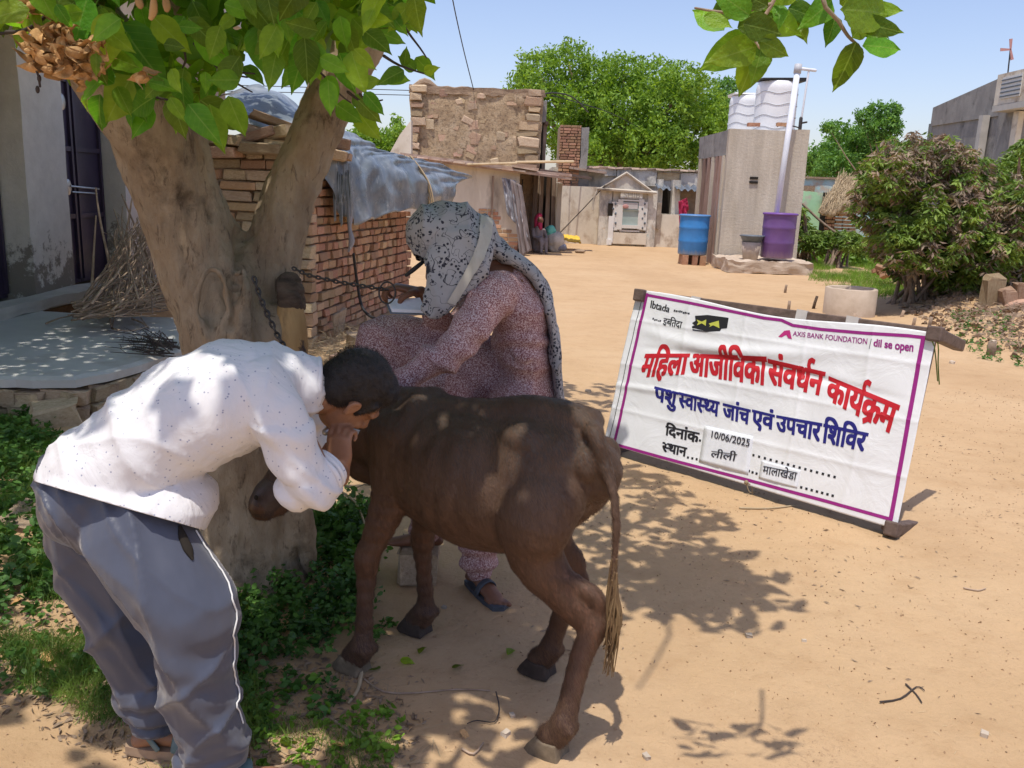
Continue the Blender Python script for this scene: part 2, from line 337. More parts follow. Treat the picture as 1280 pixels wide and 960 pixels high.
simple('tail_hair', (.10, .055, .03), (.30, .20, .09), 9, .7, .8, 80, .006, stretch=(3, 3, .3))
simple('wool_white', (.3, .3, .3), (.4, .4, .4), 9, .8)

# ---------------------------------------------------------------- objects helpers
def tag(o, label=None, cat=None, group=None, kind=None):
    if label: o['label'] = label
    if cat: o['category'] = cat
    if group: o['group'] = group
    if kind: o['kind'] = kind
    return o
def thing(name, loc, label, cat, group=None):
    o = bpy.data.objects.new(name, None); COL.objects.link(o); o.location = loc; o.empty_display_size = .2
    return tag(o, label, cat, group)
def link(name, me, parent=None, mat=None, kind=None):
    o = bpy.data.objects.new(name, me); COL.objects.link(o)
    if mat and not me.materials: me.materials.append(MATS[mat])
    if parent: o.parent = parent
    if kind: o['kind'] = kind
    return o
def wloc(o):
    v = Vector((0, 0, 0))
    while o: v += o.location; o = o.parent
    return v
def copy_tree(o, parent=None):
    c = o.copy(); COL.objects.link(c); c.parent = parent
    for ch in [x for x in CHILD.get(o.name, [])] if False else list(o.children): copy_tree(ch, c)
    return c
CHILD = {}
class MB:
    def __init__(s): s.v = []; s.f = []; s.mi = []; s.cur = 0; s.auto = False
    def add(s, vs, fs):
        n = len(s.v); s.v += [tuple(v) for v in vs]; s.f += [tuple(i+n for i in f) for f in fs]; s.mi += [s.cur]*len(fs)
    def box(s, c, size, rot=None, j=0.0):
        x, y, z = (q/2 for q in size); vs = []
        for dz in (-z, z):
            for dx, dy in ((-x, -y), (x, -y), (x, y), (-x, y)):
                v = Vector((dx+random.uniform(-j, j), dy+random.uniform(-j, j), dz+random.uniform(-j, j)))
                if rot is not None: v = rot @ v
                vs.append(Vector(c)+v)
        s.add(vs, [(3, 2, 1, 0), (4, 5, 6, 7), (0, 1, 5, 4), (1, 2, 6, 5), (2, 3, 7, 6), (3, 0, 4, 7)])
    def hexa(s, p):      # 8 corners, bottom then top, counter-clockwise
        s.add(p, [(3, 2, 1, 0), (4, 5, 6, 7), (0, 1, 5, 4), (1, 2, 6, 5), (2, 3, 7, 6), (3, 0, 4, 7)])
    def prism(s, poly, z0, z1):
        n = len(poly); vs = [(x, y, z0) for x, y in poly]+[(x, y, z1) for x, y in poly]
        s.add(vs, [tuple(range(n-1, -1, -1)), tuple(range(n, 2*n))]+[(i, (i+1) % n, n+(i+1) % n, n+i) for i in range(n)])
    def tube(s, pts, rad, seg=10, side=None, flat=None, sub=3, cap='round'):
        P = [Vector(p) for p in pts]; n = len(P)
        if not hasattr(rad, '__len__'): rad = [rad]*n
        if flat is None: flat = [1]*n
        elif not hasattr(flat, '__len__'): flat = [flat]*n
        Q, Rr, Fl = [], [], []
        if sub > 1 and n > 2:
            for i in range(n-1):
                a, b, c, d = P[max(i-1, 0)], P[i], P[i+1], P[min(i+2, n-1)]
                for k in range(sub):
                    t = k/sub
                    Q.append(.5*((2*b)+(c-a)*t+(2*a-5*b+4*c-d)*t*t+(3*b-a-3*c+d)*t**3))
                    tt = t*t*(3-2*t); Rr.append(rad[i]*(1-tt)+rad[i+1]*tt); Fl.append(flat[i]*(1-tt)+flat[i+1]*tt)
            Q.append(P[-1]); Rr.append(rad[-1]); Fl.append(flat[-1])
        else: Q, Rr, Fl = P, list(rad), list(flat)
        if cap == 'round':
            t0 = (Q[0]-Q[1]).normalized(); t1 = (Q[-1]-Q[-2]).normalized(); a0, a1 = Rr[0], Rr[-1]; f0, f1 = Fl[0], Fl[-1]
            m0, m1 = min(a0, a0*f0), min(a1, a1*f1)
            pre = [(Q[0]+t0*m0*math.sin(x), a0*math.cos(x), f0) for x in (1.35, 1.0, .5)]
            post = [(Q[-1]+t1*m1*math.sin(x), a1*math.cos(x), f1) for x in (.5, 1.0, 1.35)]
            Q = [p[0] for p in pre]+Q+[p[0] for p in post]; Rr = [p[1] for p in pre]+Rr+[p[1] for p in post]; Fl = [p[2] for p in pre]+Fl+[p[2] for p in post]
        m = len(Q); vs = []; ref = Vector(side) if side is not None else None; prev = None
        for i in range(m):
            t = (Q[min(i+1, m-1)]-Q[max(i-1, 0)]).normalized()
            if ref is not None: a = ref-t*ref.dot(t)
            elif prev is None: a = t.orthogonal()
            else: a = prev-t*prev.dot(t)
            a = a.normalized() if a.length > 1e-6 else t.orthogonal().normalized(); prev = a; b = t.cross(a)
            for k in range(seg):
                th = 2*math.pi*k/seg; vs.append(Q[i]+a*(Rr[i]*math.cos(th))+b*(Rr[i]*Fl[i]*math.sin(th)))
        fs = [(i*seg+k, i*seg+(k+1) % seg, (i+1)*seg+(k+1) % seg, (i+1)*seg+k) for i in range(m-1) for k in range(seg)]
        fs += [tuple(range(seg-1, -1, -1)), tuple((m-1)*seg+k for k in range(seg))]
        s.add(vs, fs)
    def ell(s, c, r, axes=None, seg=16, rings=10):
        c = Vector(c); A = axes or (Vector((1, 0, 0)), Vector((0, 1, 0)), Vector((0, 0, 1)))
        if not hasattr(r, '__len__'): r = (r, r, r)
        vs = [c-A[2]*r[2]]
        for i in range(1, rings):
            ph = -math.pi/2+math.pi*i/rings
            for k in range(seg):
                th = 2*math.pi*k/seg; vs.append(c+A[0]*(r[0]*math.cos(ph)*math.cos(th))+A[1]*(r[1]*math.cos(ph)*math.sin(th))+A[2]*(r[2]*math.sin(ph)))
        vs.append(c+A[2]*r[2]); n = len(vs)
        fs = [(0, 1+(k+1) % seg, 1+k) for k in range(seg)]
        for i in range(rings-2):
            for k in range(seg):
                a = 1+i*seg+k; b = 1+i*seg+(k+1) % seg; fs.append((a, b, b+seg, a+seg))
        fs += [(n-1-seg+k, n-1-seg+(k+1) % seg, n-1) for k in range(seg)]
        s.add(vs, fs)
    def lathe(s, prof, c=(0, 0, 0), seg=32, axis=None):
        c = Vector(c); vs = []
        for r, z in prof:
            for k in range(seg):
                th = 2*math.pi*k/seg; v = Vector((r*math.cos(th), r*math.sin(th), z))
                if axis is not None: v = axis @ v
                vs.append(c+v)
        m = len(prof)
        fs = [(i*seg+k, i*seg+(k+1) % seg, (i+1)*seg+(k+1) % seg, (i+1)*seg+k) for i in range(m-1) for k in range(seg)]
        s.add(vs, fs)
    def grid(s, fn, nu, nv, thick=0.0):
        P = [[Vector(fn(i/nu, j/nv)) for i in range(nu+1)] for j in range(nv+1)]
        W = nu+1; vs = [p for r in P for p in r]
        fs = [(j*W+i, j*W+i+1, (j+1)*W+i+1, (j+1)*W+i) for j in range(nv) for i in range(nu)]
        if thick:
            n = len(vs); back = []
            for j in range(nv+1):
                for i in range(nu+1):
                    du = P[j][min(i+1, nu)]-P[j][max(i-1, 0)]; dv = P[min(j+1, nv)][i]-P[max(j-1, 0)][i]
                    nn = du.cross(dv); nn = nn.normalized() if nn.length > 1e-9 else Vector((0, 0, 1)); back.append(P[j][i]-nn*thick)
            vs += back; fs += [tuple(n+q for q in reversed(f)) for f in fs]
            edge = [i for i in range(W)]+[j*W+nu for j in range(1, nv+1)]+[nv*W+i for i in range(nu-1, -1, -1)]+[j*W for j in range(nv-1, 0, -1)]
            for a, b in zip(edge, edge[1:]+edge[:1]): fs.append((b, a, a+n, b+n))
        s.add(vs, fs)
    def mesh(s, name, off=None, smooth=False, mats=None):
        me = bpy.data.meshes.new(name)
        vs = s.v if off is None else [(v[0]-off[0], v[1]-off[1], v[2]-off[2]) for v in s.v]
        me.from_pydata(vs, [], s.f)
        if mats:
            for m in mats: me.materials.append(MATS[m])
            me.polygons.foreach_set('material_index', s.mi)
        if smooth: me.polygons.foreach_set('use_smooth', [True]*len(me.polygons))
        if s.auto and not smooth:
            me.polygons.foreach_set('use_smooth', [True]*len(me.polygons)); me.update(); me.set_sharp_from_angle(angle=R(38))
        me.update(); return me
    def build(s, name, mat, parent=None, smooth=False, kind=None, loc=None, bevel=0):
        """vertices are given in world space; the object's origin goes to its parent's (or to loc)"""
        off = wloc(parent) if parent else Vector((0, 0, 0))
        if loc is not None: off = Vector(loc)
        mats = [mat] if isinstance(mat, str) else mat
        o = link(name, s.mesh(name, off, smooth, mats), parent, None, kind)
        if loc is not None: o.location = Vector(loc)-(wloc(parent) if parent else Vector((0, 0, 0)))
        if bevel:
            b = o.modifiers.new('bevel', 'BEVEL'); b.width = bevel; b.segments = 2; b.limit_method = 'ANGLE'
        return o
def fuse(mb, name, voxel, it=3, fac=.5, off=None, disp=None):
    """union of the closed volumes in mb as one continuous skin"""
    me = mb.mesh('tmp'); o = bpy.data.objects.new('tmp', me); COL.objects.link(o)
    r = o.modifiers.new('r', 'REMESH'); r.mode = 'VOXEL'; r.voxel_size = voxel; r.adaptivity = 0
    if it: q = o.modifiers.new('s', 'SMOOTH'); q.factor = fac; q.iterations = it
    dg = bpy.context.evaluated_depsgraph_get(); dg.update()
    out = bpy.data.meshes.new_from_object(o.evaluated_get(dg)); out.name = name; out.materials.clear()
    bpy.data.objects.remove(o); bpy.data.meshes.remove(me)
    if disp:
        n = len(out.vertices); co = np.empty(n*3); no = np.empty(n*3)
        out.vertices.foreach_get('co', co); out.vertices.foreach_get('normal', no); co = co.reshape(-1, 3); no = no.reshape(-1, 3)
        d = np.array([disp(Vector(p)) for p in co]); co += no*d[:, None]; out.vertices.foreach_set('co', co.ravel())
    if off is not None: out.transform(Matrix.Translation(-Vector(off)))
    out.polygons.foreach_set('use_smooth', [True]*len(out.polygons)); out.update()
    return out
def scatter(name, mat, P, X, Y, shape, parent=None, kind='stuff', off=None):
    """many small flat pieces in one mesh: P centres (n,3); X, Y half-axes (n,3); shape [(x,y,bend)...] outline with faces"""
    if len(P) == 0: return None
    pts, faces = shape; P = np.asarray(P); X = np.asarray(X); Y = np.asarray(Y); N = np.cross(X, Y); ln = np.linalg.norm(N, axis=1, keepdims=True)
    N = N/np.maximum(ln, 1e-9)*np.linalg.norm(Y, axis=1, keepdims=True)
    V = np.stack([P+X*a+Y*b+N*c for a, b, c in pts], 1); n, k = V.shape[0], len(pts)
    if off is not None: V = V-np.array(off)
    fl = np.array([i for f in faces for i in f]); cnt = np.array([len(f) for f in faces])
    loops = (np.arange(n)[:, None]*k+fl[None, :]).ravel(); counts = np.tile(cnt, n); starts = np.concatenate([[0], np.cumsum(counts)[:-1]])
    me = bpy.data.meshes.new(name); me.vertices.add(n*k); me.vertices.foreach_set('co', V.reshape(-1))
    me.loops.add(len(loops)); me.loops.foreach_set('vertex_index', loops.astype(np.int32))
    me.polygons.add(len(counts)); me.polygons.foreach_set('loop_start', starts.astype(np.int32)); me.polygons.foreach_set('loop_total', counts.astype(np.int32))
    me.update(calc_edges=True); me.materials.append(MATS[mat])
    return link(name, me, parent, None, kind)
LEAF6 = ([(0, -1, 0), (.55, -.35, .12), (.5, .3, .12), (0, 1, -.15), (-.5, .3, .12), (-.55, -.35, .12), (0, 0, 0)], [(0, 1, 6), (1, 2, 6), (2, 3, 6), (3, 4, 6), (4, 5, 6), (5, 0, 6)])
LEAF4 = ([(0, -1, 0), (.5, 0, .1), (0, 1, -.12), (-.5, 0, .1)], [(0, 1, 2), (0, 2, 3)])
LANCE = ([(0, -1, 0), (.27, 0, .06), (0, 1, -.2), (-.27, 0, .06)], [(0, 1, 2), (0, 2, 3)])
BLADE = ([(-.5, -1, 0), (.5, -1, 0), (.3, .1, .05), (0, 1, -.4), (-.3, .1, .05)], [(0, 1, 2, 4), (4, 2, 3)])
def rand_frames(n, size, jitter=.4, up=0.0, droop=0.0):
    d = rng.normal(size=(n, 3)); d[:, 2] = d[:, 2]*(1-up)-droop; d /= np.linalg.norm(d, axis=1, keepdims=True)
    a = rng.normal(size=(n, 3)); a[:, 2] += up*2 if False else 0; x = np.cross(d, a); x /= np.linalg.norm(x, axis=1, keepdims=True)
    s = size*(1+jitter*rng.uniform(-1, 1, size=(n, 1))); return x*s, d*s
def nz(p, s=1.0): return noise.noise(Vector(p)*s)
def fz(p, s=1.0, o=4): return noise.fractal(Vector(p)*s, 1.0, 2.0, o)

# ---------------------------------------------------------------- one block of masonry, in a few worn shapes that all copies share
def worn_block(name, mat, j=.06, seed=0):
    rs = random.Random(seed); bm = bmesh.new(); bmesh.ops.create_cube(bm, size=1)
    bmesh.ops.bevel(bm, geom=list(bm.edges), offset=.07, segments=1, affect='EDGES')
    for v in bm.verts: v.co += Vector((rs.uniform(-j, j), rs.uniform(-j, j), rs.uniform(-j, j)))*.6
    me = bpy.data.meshes.new(name); bm.to_mesh(me); bm.free(); me.materials.append(MATS[mat]); return me
def masonry(parent, name, mats, o, u, n, length, height, bl, bh, depth, j=.06, jl=.25, skip=None, limit=300, gap=.012, proud=.01, key=None):
    """courses of single blocks on a wall face: o bottom corner, u along, n outward. Blocks past the limit are joined as stuff."""
    o = Vector(o); u = Vector(u).normalized(); n = Vector(n).normalized(); zz = Vector((0, 0, 1)); items = []
    z = 0; r = 0
    while z < height-bh*.3:
        h = bh*random.uniform(1-jl*.6, 1+jl*.6); h = min(h, max(height-z, bh*.5)); x = -random.uniform(0, bl*.8)
        while x < length:
            l = bl*random.uniform(1-jl, 1+jl); x0, x1 = max(x, 0), min(x+l, length)
            if x1-x0 > bl*.2 and not (skip and skip((x0+x1)/2, z+h/2)):
                items.append((o+u*((x0+x1)/2)+zz*(z+h/2)+n*(random.uniform(-1, 1)*proud-depth/2), x1-x0-gap, h-gap))
            x += l
        z += h; r += 1
    ms = [worn_block(name, m, j, k) for m in mats for k in range(3)]; base = wloc(parent)
    M3 = Matrix((u, n, zz)).transposed()
    items.sort(key=lambda t: (t[0]-Vector((0, 0, CAM_H))).length)
    if key: items.sort(key=key)
    rest = MB()
    for i, (c, l, h) in enumerate(items):
        rr = M3 @ Matrix.Rotation(random.uniform(-.03, .03), 3, 'Y') @ Matrix.Rotation(random.uniform(-.04, .04), 3, 'Z')
        if i < limit:
            ob = link(name, random.choice(ms), parent); ob.location = c-base
            ob.rotation_euler = rr.to_euler(); ob.scale = (l, depth, h)
        else: rest.box(c, (l, depth, h), rr, .004)
    if rest.v: rest.build(name+'_mass', mats[0], parent, kind='stuff')
    return len(items)
# ================================================================ the setting
def gh(x, y):           # height of the ground
    d = math.hypot(x, y-2)
    h = .012*fz((x, y, 0), .9, 3)+.006*fz((x, y, 3), 4, 3)
    if y < 9: h += .0035*nz((x, y, 9), 14)+.0025*nz((x, y, 5), 31)
    if x < -1.0 and y < 6: h += .03*min(1, (-1.0-x))          # grassy rise at the left
    m = min(1, max(0, (x-5.2-.25*math.sin(y))/1.6))*min(1, max(0, (y-7.2)/1.5))*min(1, max(0, (15-y)/2))
    h += m*(.34+.12*fz((x, y, 2), 1.3, 4))                       # heap of earth under the bush
    r = math.hypot((x-5.0)/2.0, (y-9.9)/1.1); h += .05*max(0, 1-r)
    if d > 40: h = 0
    return h
def ground():
    xs = sorted(set([round(v, 4) for v in np.concatenate([np.linspace(-3, 3.2, 180), np.linspace(-14, -3, 50), np.linspace(3.2, 16, 80), [-900, -300, -120, -60, -40, -26, -18, 20, 28, 40, 60, 120, 300, 900]])]))
    ys = sorted(set([round(v, 4) for v in np.concatenate([np.linspace(1.2, 6, 190), np.linspace(6, 16, 110), np.linspace(16, 34, 40), [-600, -100, -30, -8, -3, -1, 0, .7, 40, 50, 70, 120, 300, 1500]])]))
    W = len(xs); v = [(x, y, gh(x, y)) for y in ys for x in xs]
    f = [(j*W+i, j*W+i+1, (j+1)*W+i+1, (j+1)*W+i) for j in range(len(ys)-1) for i in range(W-1)]
    me = bpy.data.meshes.new('ground'); me.from_pydata(v, [], f); me.materials.append(MATS['sand'])
    me.polygons.foreach_set('use_smooth', [True]*len(f)); o = link('ground', me); o['kind'] = 'structure'
ground()
Z = Vector((0, 0, 1))
def slab(mb, x0, x1, y0, y1, z0, z1): mb.box(((x0+x1)/2, (y0+y1)/2, (z0+z1)/2), (abs(x1-x0), abs(y1-y0), abs(z1-z0)))
def rough_box(mb, x0, x1, y0, y1, z0, z1, amp=.02, n=10, sc=2.0):
    """box with subdivided, uneven faces (old hand-laid render)"""
    mb.auto = True; t = MB(); slab(t, x0, x1, y0, y1, z0, z1); bm = bmesh.new(); vs = [bm.verts.new(v) for v in t.v]
    for f in t.f: bm.faces.new([vs[i] for i in f])
    bmesh.ops.subdivide_edges(bm, edges=bm.edges, cuts=n, use_grid_fill=True)
    bm.verts.index_update()
    for v in bm.verts:
        p = v.co.copy(); v.co += Vector((fz(p+Vector((5, 0, 0)), sc), fz(p+Vector((0, 9, 0)), sc), fz(p, sc)))*amp
    mb.add([v.co for v in bm.verts], [tuple(v.index for v in f.verts) for f in bm.faces]); bm.free()

# ---- building with the steel doors at the left, its porch
def left_house():
    t = thing('house', (-4.75, 8.5, 0), 'house with whitewashed pillars and dark steel doors behind the cement porch', 'house')
    X = -4.55
    m = MB(); slab(m, -7.5, X-.35, 3, 14, 0, 3.6); m.build('wall', 'bare_render', t)
    m = MB(); slab(m, -7.7, X+.5, 3, 14.2, 3.62, 3.76); m.build('roof', 'pale_cement', t)
    for y0, y1, w in ((4.4, 5.0, 0), (8.12, 8.86, 1), (10.15, 10.8, 1)):
        m = MB(); rough_box(m, X-.349, X+.02, y0, y1, .3, 3.6, .012, 14, 3); m.build('pillar', 'peeling_whitewash' if w else 'bare_render', t)
    m = MB(); rough_box(m, X-.34, X-.02, 10.81, 13.9, .3, 3.6, .012, 12, 3); m.build('side_wall', 'bare_render', t)
    for y0, y1 in ((5.02, 6.55), (6.57, 8.1), (8.88, 9.5), (9.51, 10.13)):
        d = MB(); slab(d, X-.28, X-.24, y0, y1, .36, 3.1); dd = d.build('door', 'door_steel', t)
        b = MB()
        for z in (1.05, 1.75, 2.45): slab(b, X-.238, X-.215, y0+.03, y1-.03, z, z+.05)
        for y in (y0+.02, y1-.06): slab(b, X-.239, X-.21, y, y+.04, .4, 3.05)
        b.build('door_rib', 'door_steel', dd)
    for z in (2.24, 1.38):
        k = MB(); k.ell((X-.205, 9.30, z), (.012, .075, .085), seg=14); k.build('boss', 'steel_bright', t, True)
    k = MB(); k.tube([(X-.19, 9.33, 1.39), (X-.19, 9.95, 1.36)], .011, 6); k.tube([(X-.19, 9.36, 1.33), (X-.19, 9.9, 1.31)], .009, 6); k.build('bolt', 'steel_bright', t)
    k = MB(); rough_box(k, X+.02, X+.26, 7.0, 10.1, .3, .40, .02, 12, 4); k.build('doorstep', 'pale_cement', t)
left_house()
def porch():
    t = thing('porch', (-3.4, 6.5, 0), 'blue-grey cement porch slab on rough stones in front of the steel doors', 'porch')
    edge = [(-6.9, 4.9), (-3.7, 5.02), (-3.16, 5.12), (-2.95, 5.16), (-2.72, 5.22), (-2.6, 5.4), (-2.52, 5.7), (-2.46, 6.05), (-2.38, 6.5), (-2.28, 7.1), (-2.22, 7.6), (-4.5, 7.75), (-4.5, 12), (-6.9, 12)]
    pts = []
    for i, a in enumerate(edge):
        b = edge[(i+1) % len(edge)]; n = max(1, int((Vector(b)-Vector(a)).length/.09)) if i < 11 else 1
        for k in range(n):
            q = Vector(a).lerp(Vector(b), k/n); j = .022 if i < 11 else 0; pts.append((q.x+j*nz((q.x, q.y, 3), 7), q.y+j*2*nz((q.x, q.y, 1), 6)))
    m = MB(); n = len(pts)
    cx, cy = -4.2, 7.0; inn = [(x+(cx-x)*.02, y+(cy-y)*.02) for x, y in pts]
    m.add([(x, y, .235) for x, y in pts]+[(x, y, .285+.004*nz((x*9, y*9, 0))) for x, y in pts]+[(x, y, .302) for x, y in inn],
          [(i, (i+1) % n, n+(i+1) % n, n+i) for i in range(n)]+[(n+i, n+(i+1) % n, 2*n+(i+1) % n, 2*n+i) for i in range(n)]+[tuple(range(2*n, 3*n)), tuple(range(n-1, -1, -1))])
    m.build('floor_slab', 'porch_cement', t)
    m = MB(); m.prism([(x+(cx-x)*.06, y+(cy-y)*.06) for x, y in edge], 0, .234); m.build('fill', 'mud_mortar', t)
    ms = [worn_block('stone', 'sandstone', .16, k) for k in range(5)]; b = wloc(t)
    for i in range(4, len(edge)-5 if False else 10):
        pass
    seq = edge[1:11]
    for a, c in zip(seq, seq[1:]):
        a = Vector((*a, 0)); c = Vector((*c, 0)); L = (c-a).length; u = (c-a).normalized(); x = 0
        while x < L:
            for z, h in ((.03, .12), (.145, .085)):
                l = random.uniform(.15, .30); o = link('stone', random.choice(ms), t)
                p = a+u*(x+random.uniform(-.03, .03)); p = p+(Vector((cx, cy, 0))-p)*.035
                o.location = p+Z*(z+.02)-b; o.scale = (l, .16, h*random.uniform(.9, 1.25)); o.rotation_euler = (random.uniform(-.15, .15), random.uniform(-.12, .12), math.atan2(u.y, u.x)+random.uniform(-.2, .2))
            x += .2
porch()
# loose stones beside the porch corner, in the grass
ms = [worn_block('rock', 'sandstone', .2, k+20) for k in range(4)]
for i, (px, py, z, s, lab) in enumerate([(45, 487, .12, (.30, .2, .14), 'tan squared rock wedged under the porch corner at the left edge'),
        (70, 520, .08, (.26, .2, .16), 'broken tan rock directly below the porch slab edge'),
        (128, 560, .05, (.34, .22, .14), 'low flat rock half hidden behind the bent man, below the porch'),
        (30, 655, .03, (.22, .16, .10), 'grey rock in the grass at the left edge beside the trousers')]):
    o = link('rock', ms[i % 4]); p = G(px, py, z); o.location = p; o.scale = s; o.rotation_euler = (.1, -.1, .5*i); tag(o, lab, 'rock')

# ---- old brick and stone shed with the tarpaulin
def shed():
    t = thing('shed', (-2.2, 9, 0), 'low shed of stacked mud bricks and flat stones behind the forked tree', 'shed')
    # core, stepped back 7 cm from both faces
    A = Vector((-1.93, 8.05, 0)); B = Vector((-1.40, 11.5, 0)); u = (B-A).normalized(); n = Vector((u.y, -u.x, 0))
    def ztop(x): return 1.80-.19*x*.95 if x > .3 else 1.80
    m = MB(); c0 = A-n*.06+u*.05; c1 = B-n*.06-u*.03
    poly = [(-2.98, 8.0), (c0.x, c0.y), (c1.x, c1.y), (c1.x-1.9, c1.y+.1)]
    m.hexa([(poly[0][0], poly[0][1], 0), (poly[1][0], poly[1][1], 0), (poly[2][0], poly[2][1], 0), (poly[3][0], poly[3][1], 0),
            (poly[0][0], poly[0][1], 1.86), (poly[1][0], poly[1][1], 1.76), (poly[2][0], poly[2][1], 1.14), (poly[3][0], poly[3][1], 1.5)])
    m.build('core', 'mud_mortar', t)
    L = (B-A).length
    masonry(t, 'brick', ['brick_red', 'brick_red', 'brick_mud'], A, u, n, L, 1.80, .165, .088, .14, .10, .30, skip=lambda x, z: z > ztop(x) or (x < .25 and z < .9 and random.random() < .25), limit=300, proud=.022, gap=.016)
    masonry(t, 'stone', ['sandstone', 'sandstone', 'brick_mud'], (-2.95, 7.98, 0), (1, 0, 0), (0, -1, 0), 1.07, 1.88, .27, .105, .2, .09, .5, limit=200, proud=.03, gap=.012)
    # tumbled flat slabs on the top
    ms = [worn_block('coping_stone', 'rubble_stone', .14, k) for k in range(4)]; b = wloc(t)
    for px, py, y, l, h, r in ((300, 158, 7.9, .42, .07, .4), (318, 172, 7.85, .36, .08, -.5), (336, 150, 8.0, .34, .06, .5), (345, 168, 7.9, .30, .10, -.3), (288, 175, 7.8, .30, .09, .1), (325, 186, 7.8, .34, .09, .05), (275, 190, 7.8, .3, .09, 0), (355, 185, 7.85, .26, .1, .1),
                               (424, 180, 8.4, .16, .1, .2), (415, 193, 8.3, .22, .09, .3), (405, 185, 8.3, .2, .1, -.1), (430, 196, 8.5, .14, .06, 0)):
        o = link('coping_stone', random.choice(ms), t); o.location = at(px, py, y)-b; o.scale = (l, .24, h); o.rotation_euler = (random.uniform(-.1, .1), r*.6, random.uniform(-.4, .4))
shed()
def tarp():
    t = thing('tarpaulin', (-1.9, 10, 1.9), 'weathered blue-grey plastic tarpaulin draped over the brick shed roof', 'tarpaulin')
    # control rows from the far left ridge down over the right edge of the shed
    rows = [  # (u along the shed) : ridge, shoulder, edge, hang
        [at(262, 125, 9.3), at(285, 118, 8.8), at(300, 140, 8.3), at(312, 168, 8.05), at(300, 185, 7.95)],
        [at(330, 108, 9.3), at(345, 125, 8.8), at(372, 155, 8.45), at(392, 185, 8.3), at(388, 205, 8.2)],
        [at(395, 150, 9.6), at(405, 160, 9.1), at(418, 175, 8.8), at(426, 200, 8.55), at(424, 262, 8.5)],
        [at(450, 172, 9.9), at(445, 178, 9.5), at(440, 190, 9.1), at(440, 215, 8.85), at(446, 280, 8.82)],
        [at(478, 190, 10.4), at(470, 190, 10.0), at(462, 196, 9.5), at(465, 222, 9.3), at(470, 272, 9.28)],
        [at(505, 196, 11.0), at(500, 196, 10.6), at(492, 202, 10.1), at(496, 225, 9.9), at(500, 264, 9.9)],
        [at(545, 205, 12.0), at(535, 208, 11.5), at(528, 215, 11.1), at(530, 235, 10.9), at(528, 262, 10.9)],
        [at(590, 222, 13.2), at(578, 226, 12.8), at(570, 232, 12.3), at(566, 248, 12.1), at(560, 264, 12.1)]]
    def cr(P, t):
        n = len(P)-1; x = min(max(t*n, 0), n-1e-6); i = int(x); f = x-i
        a, b, c, d = P[max(i-1, 0)], P[i], P[i+1], P[min(i+2, n)]
        return .5*((2*b)+(c-a)*f+(2*a-5*b+4*c-d)*f*f+(3*b-a-3*c+d)*f**3)
    def fn(u, v):
        p = cr([cr(r, v) for r in rows], u)
        e = .035*math.sin(u*46+3*math.sin(v*5))*v**1.5+.028*fz((u*9, v*5, 1), 1, 3)+.014*(1-abs(nz((u*16, v*5, 2), 1)))**4+.02*math.sin((u*3+v)*22)*(1-v)
        return p+Vector((.75, -.3, .5))*e
    m = MB(); m.grid(fn, 120, 44, .004); m.build('sheet', 'tarpaulin', t, True)
    # frayed hanging strips at the near corner, knotted rag
    m = MB()
    for i in range(16):
        x = 418+i*1.4; y0 = random.uniform(205, 225); a = at(x, y0, 8.45); l = random.uniform(.25, .5)
        m.tube([a, a+Vector((.01*nz((i, 0, 0)), -.02, -l*.5)), a+Vector((.05*nz((i, 3, 0)), -.01, -l))], [.018, .012, .006], 6, flat=.35)
    m.build('frayed_strip', 'tarpaulin', t, True)
    m = MB(); a = at(437, 275, 8.55)
    m.tube([a+Z*.12, a, a-Z*.08, a+Vector((.02, 0, -.2)), a+Vector((-.01, 0, -.3))], [.02, .03, .018, .03, .012], 8); m.build('knotted_rag', 'rag_cloth', t, True)
    m = MB()
    for k in range(6):
        q = [at(x+k*1.6+random.uniform(-1, 1), y, 11.2-k*.02) for x, y in ((505, 198), (518, 214), (528, 234), (534, 262), (530, 280))]
        m.tube([p+Vector((.02, -.12, .02)) for p in q], .010, 6)
    m.build('grass_rope', 'straw', t, True)
tarp()
tag(MB.build((lambda m: (m.tube([at(442, 318, 8.5), at(446, 350, 8.6), at(452, 382, 8.6), at(462, 395, 8.5), at(474, 402, 8.4), at(472, 425, 8.3)], .014, 8), m)[1])(MB()), 'cable', 'cable_black', None, True, loc=at(452, 382, 8.6)), 'black cable hanging down the face of the red brick shed', 'cable')

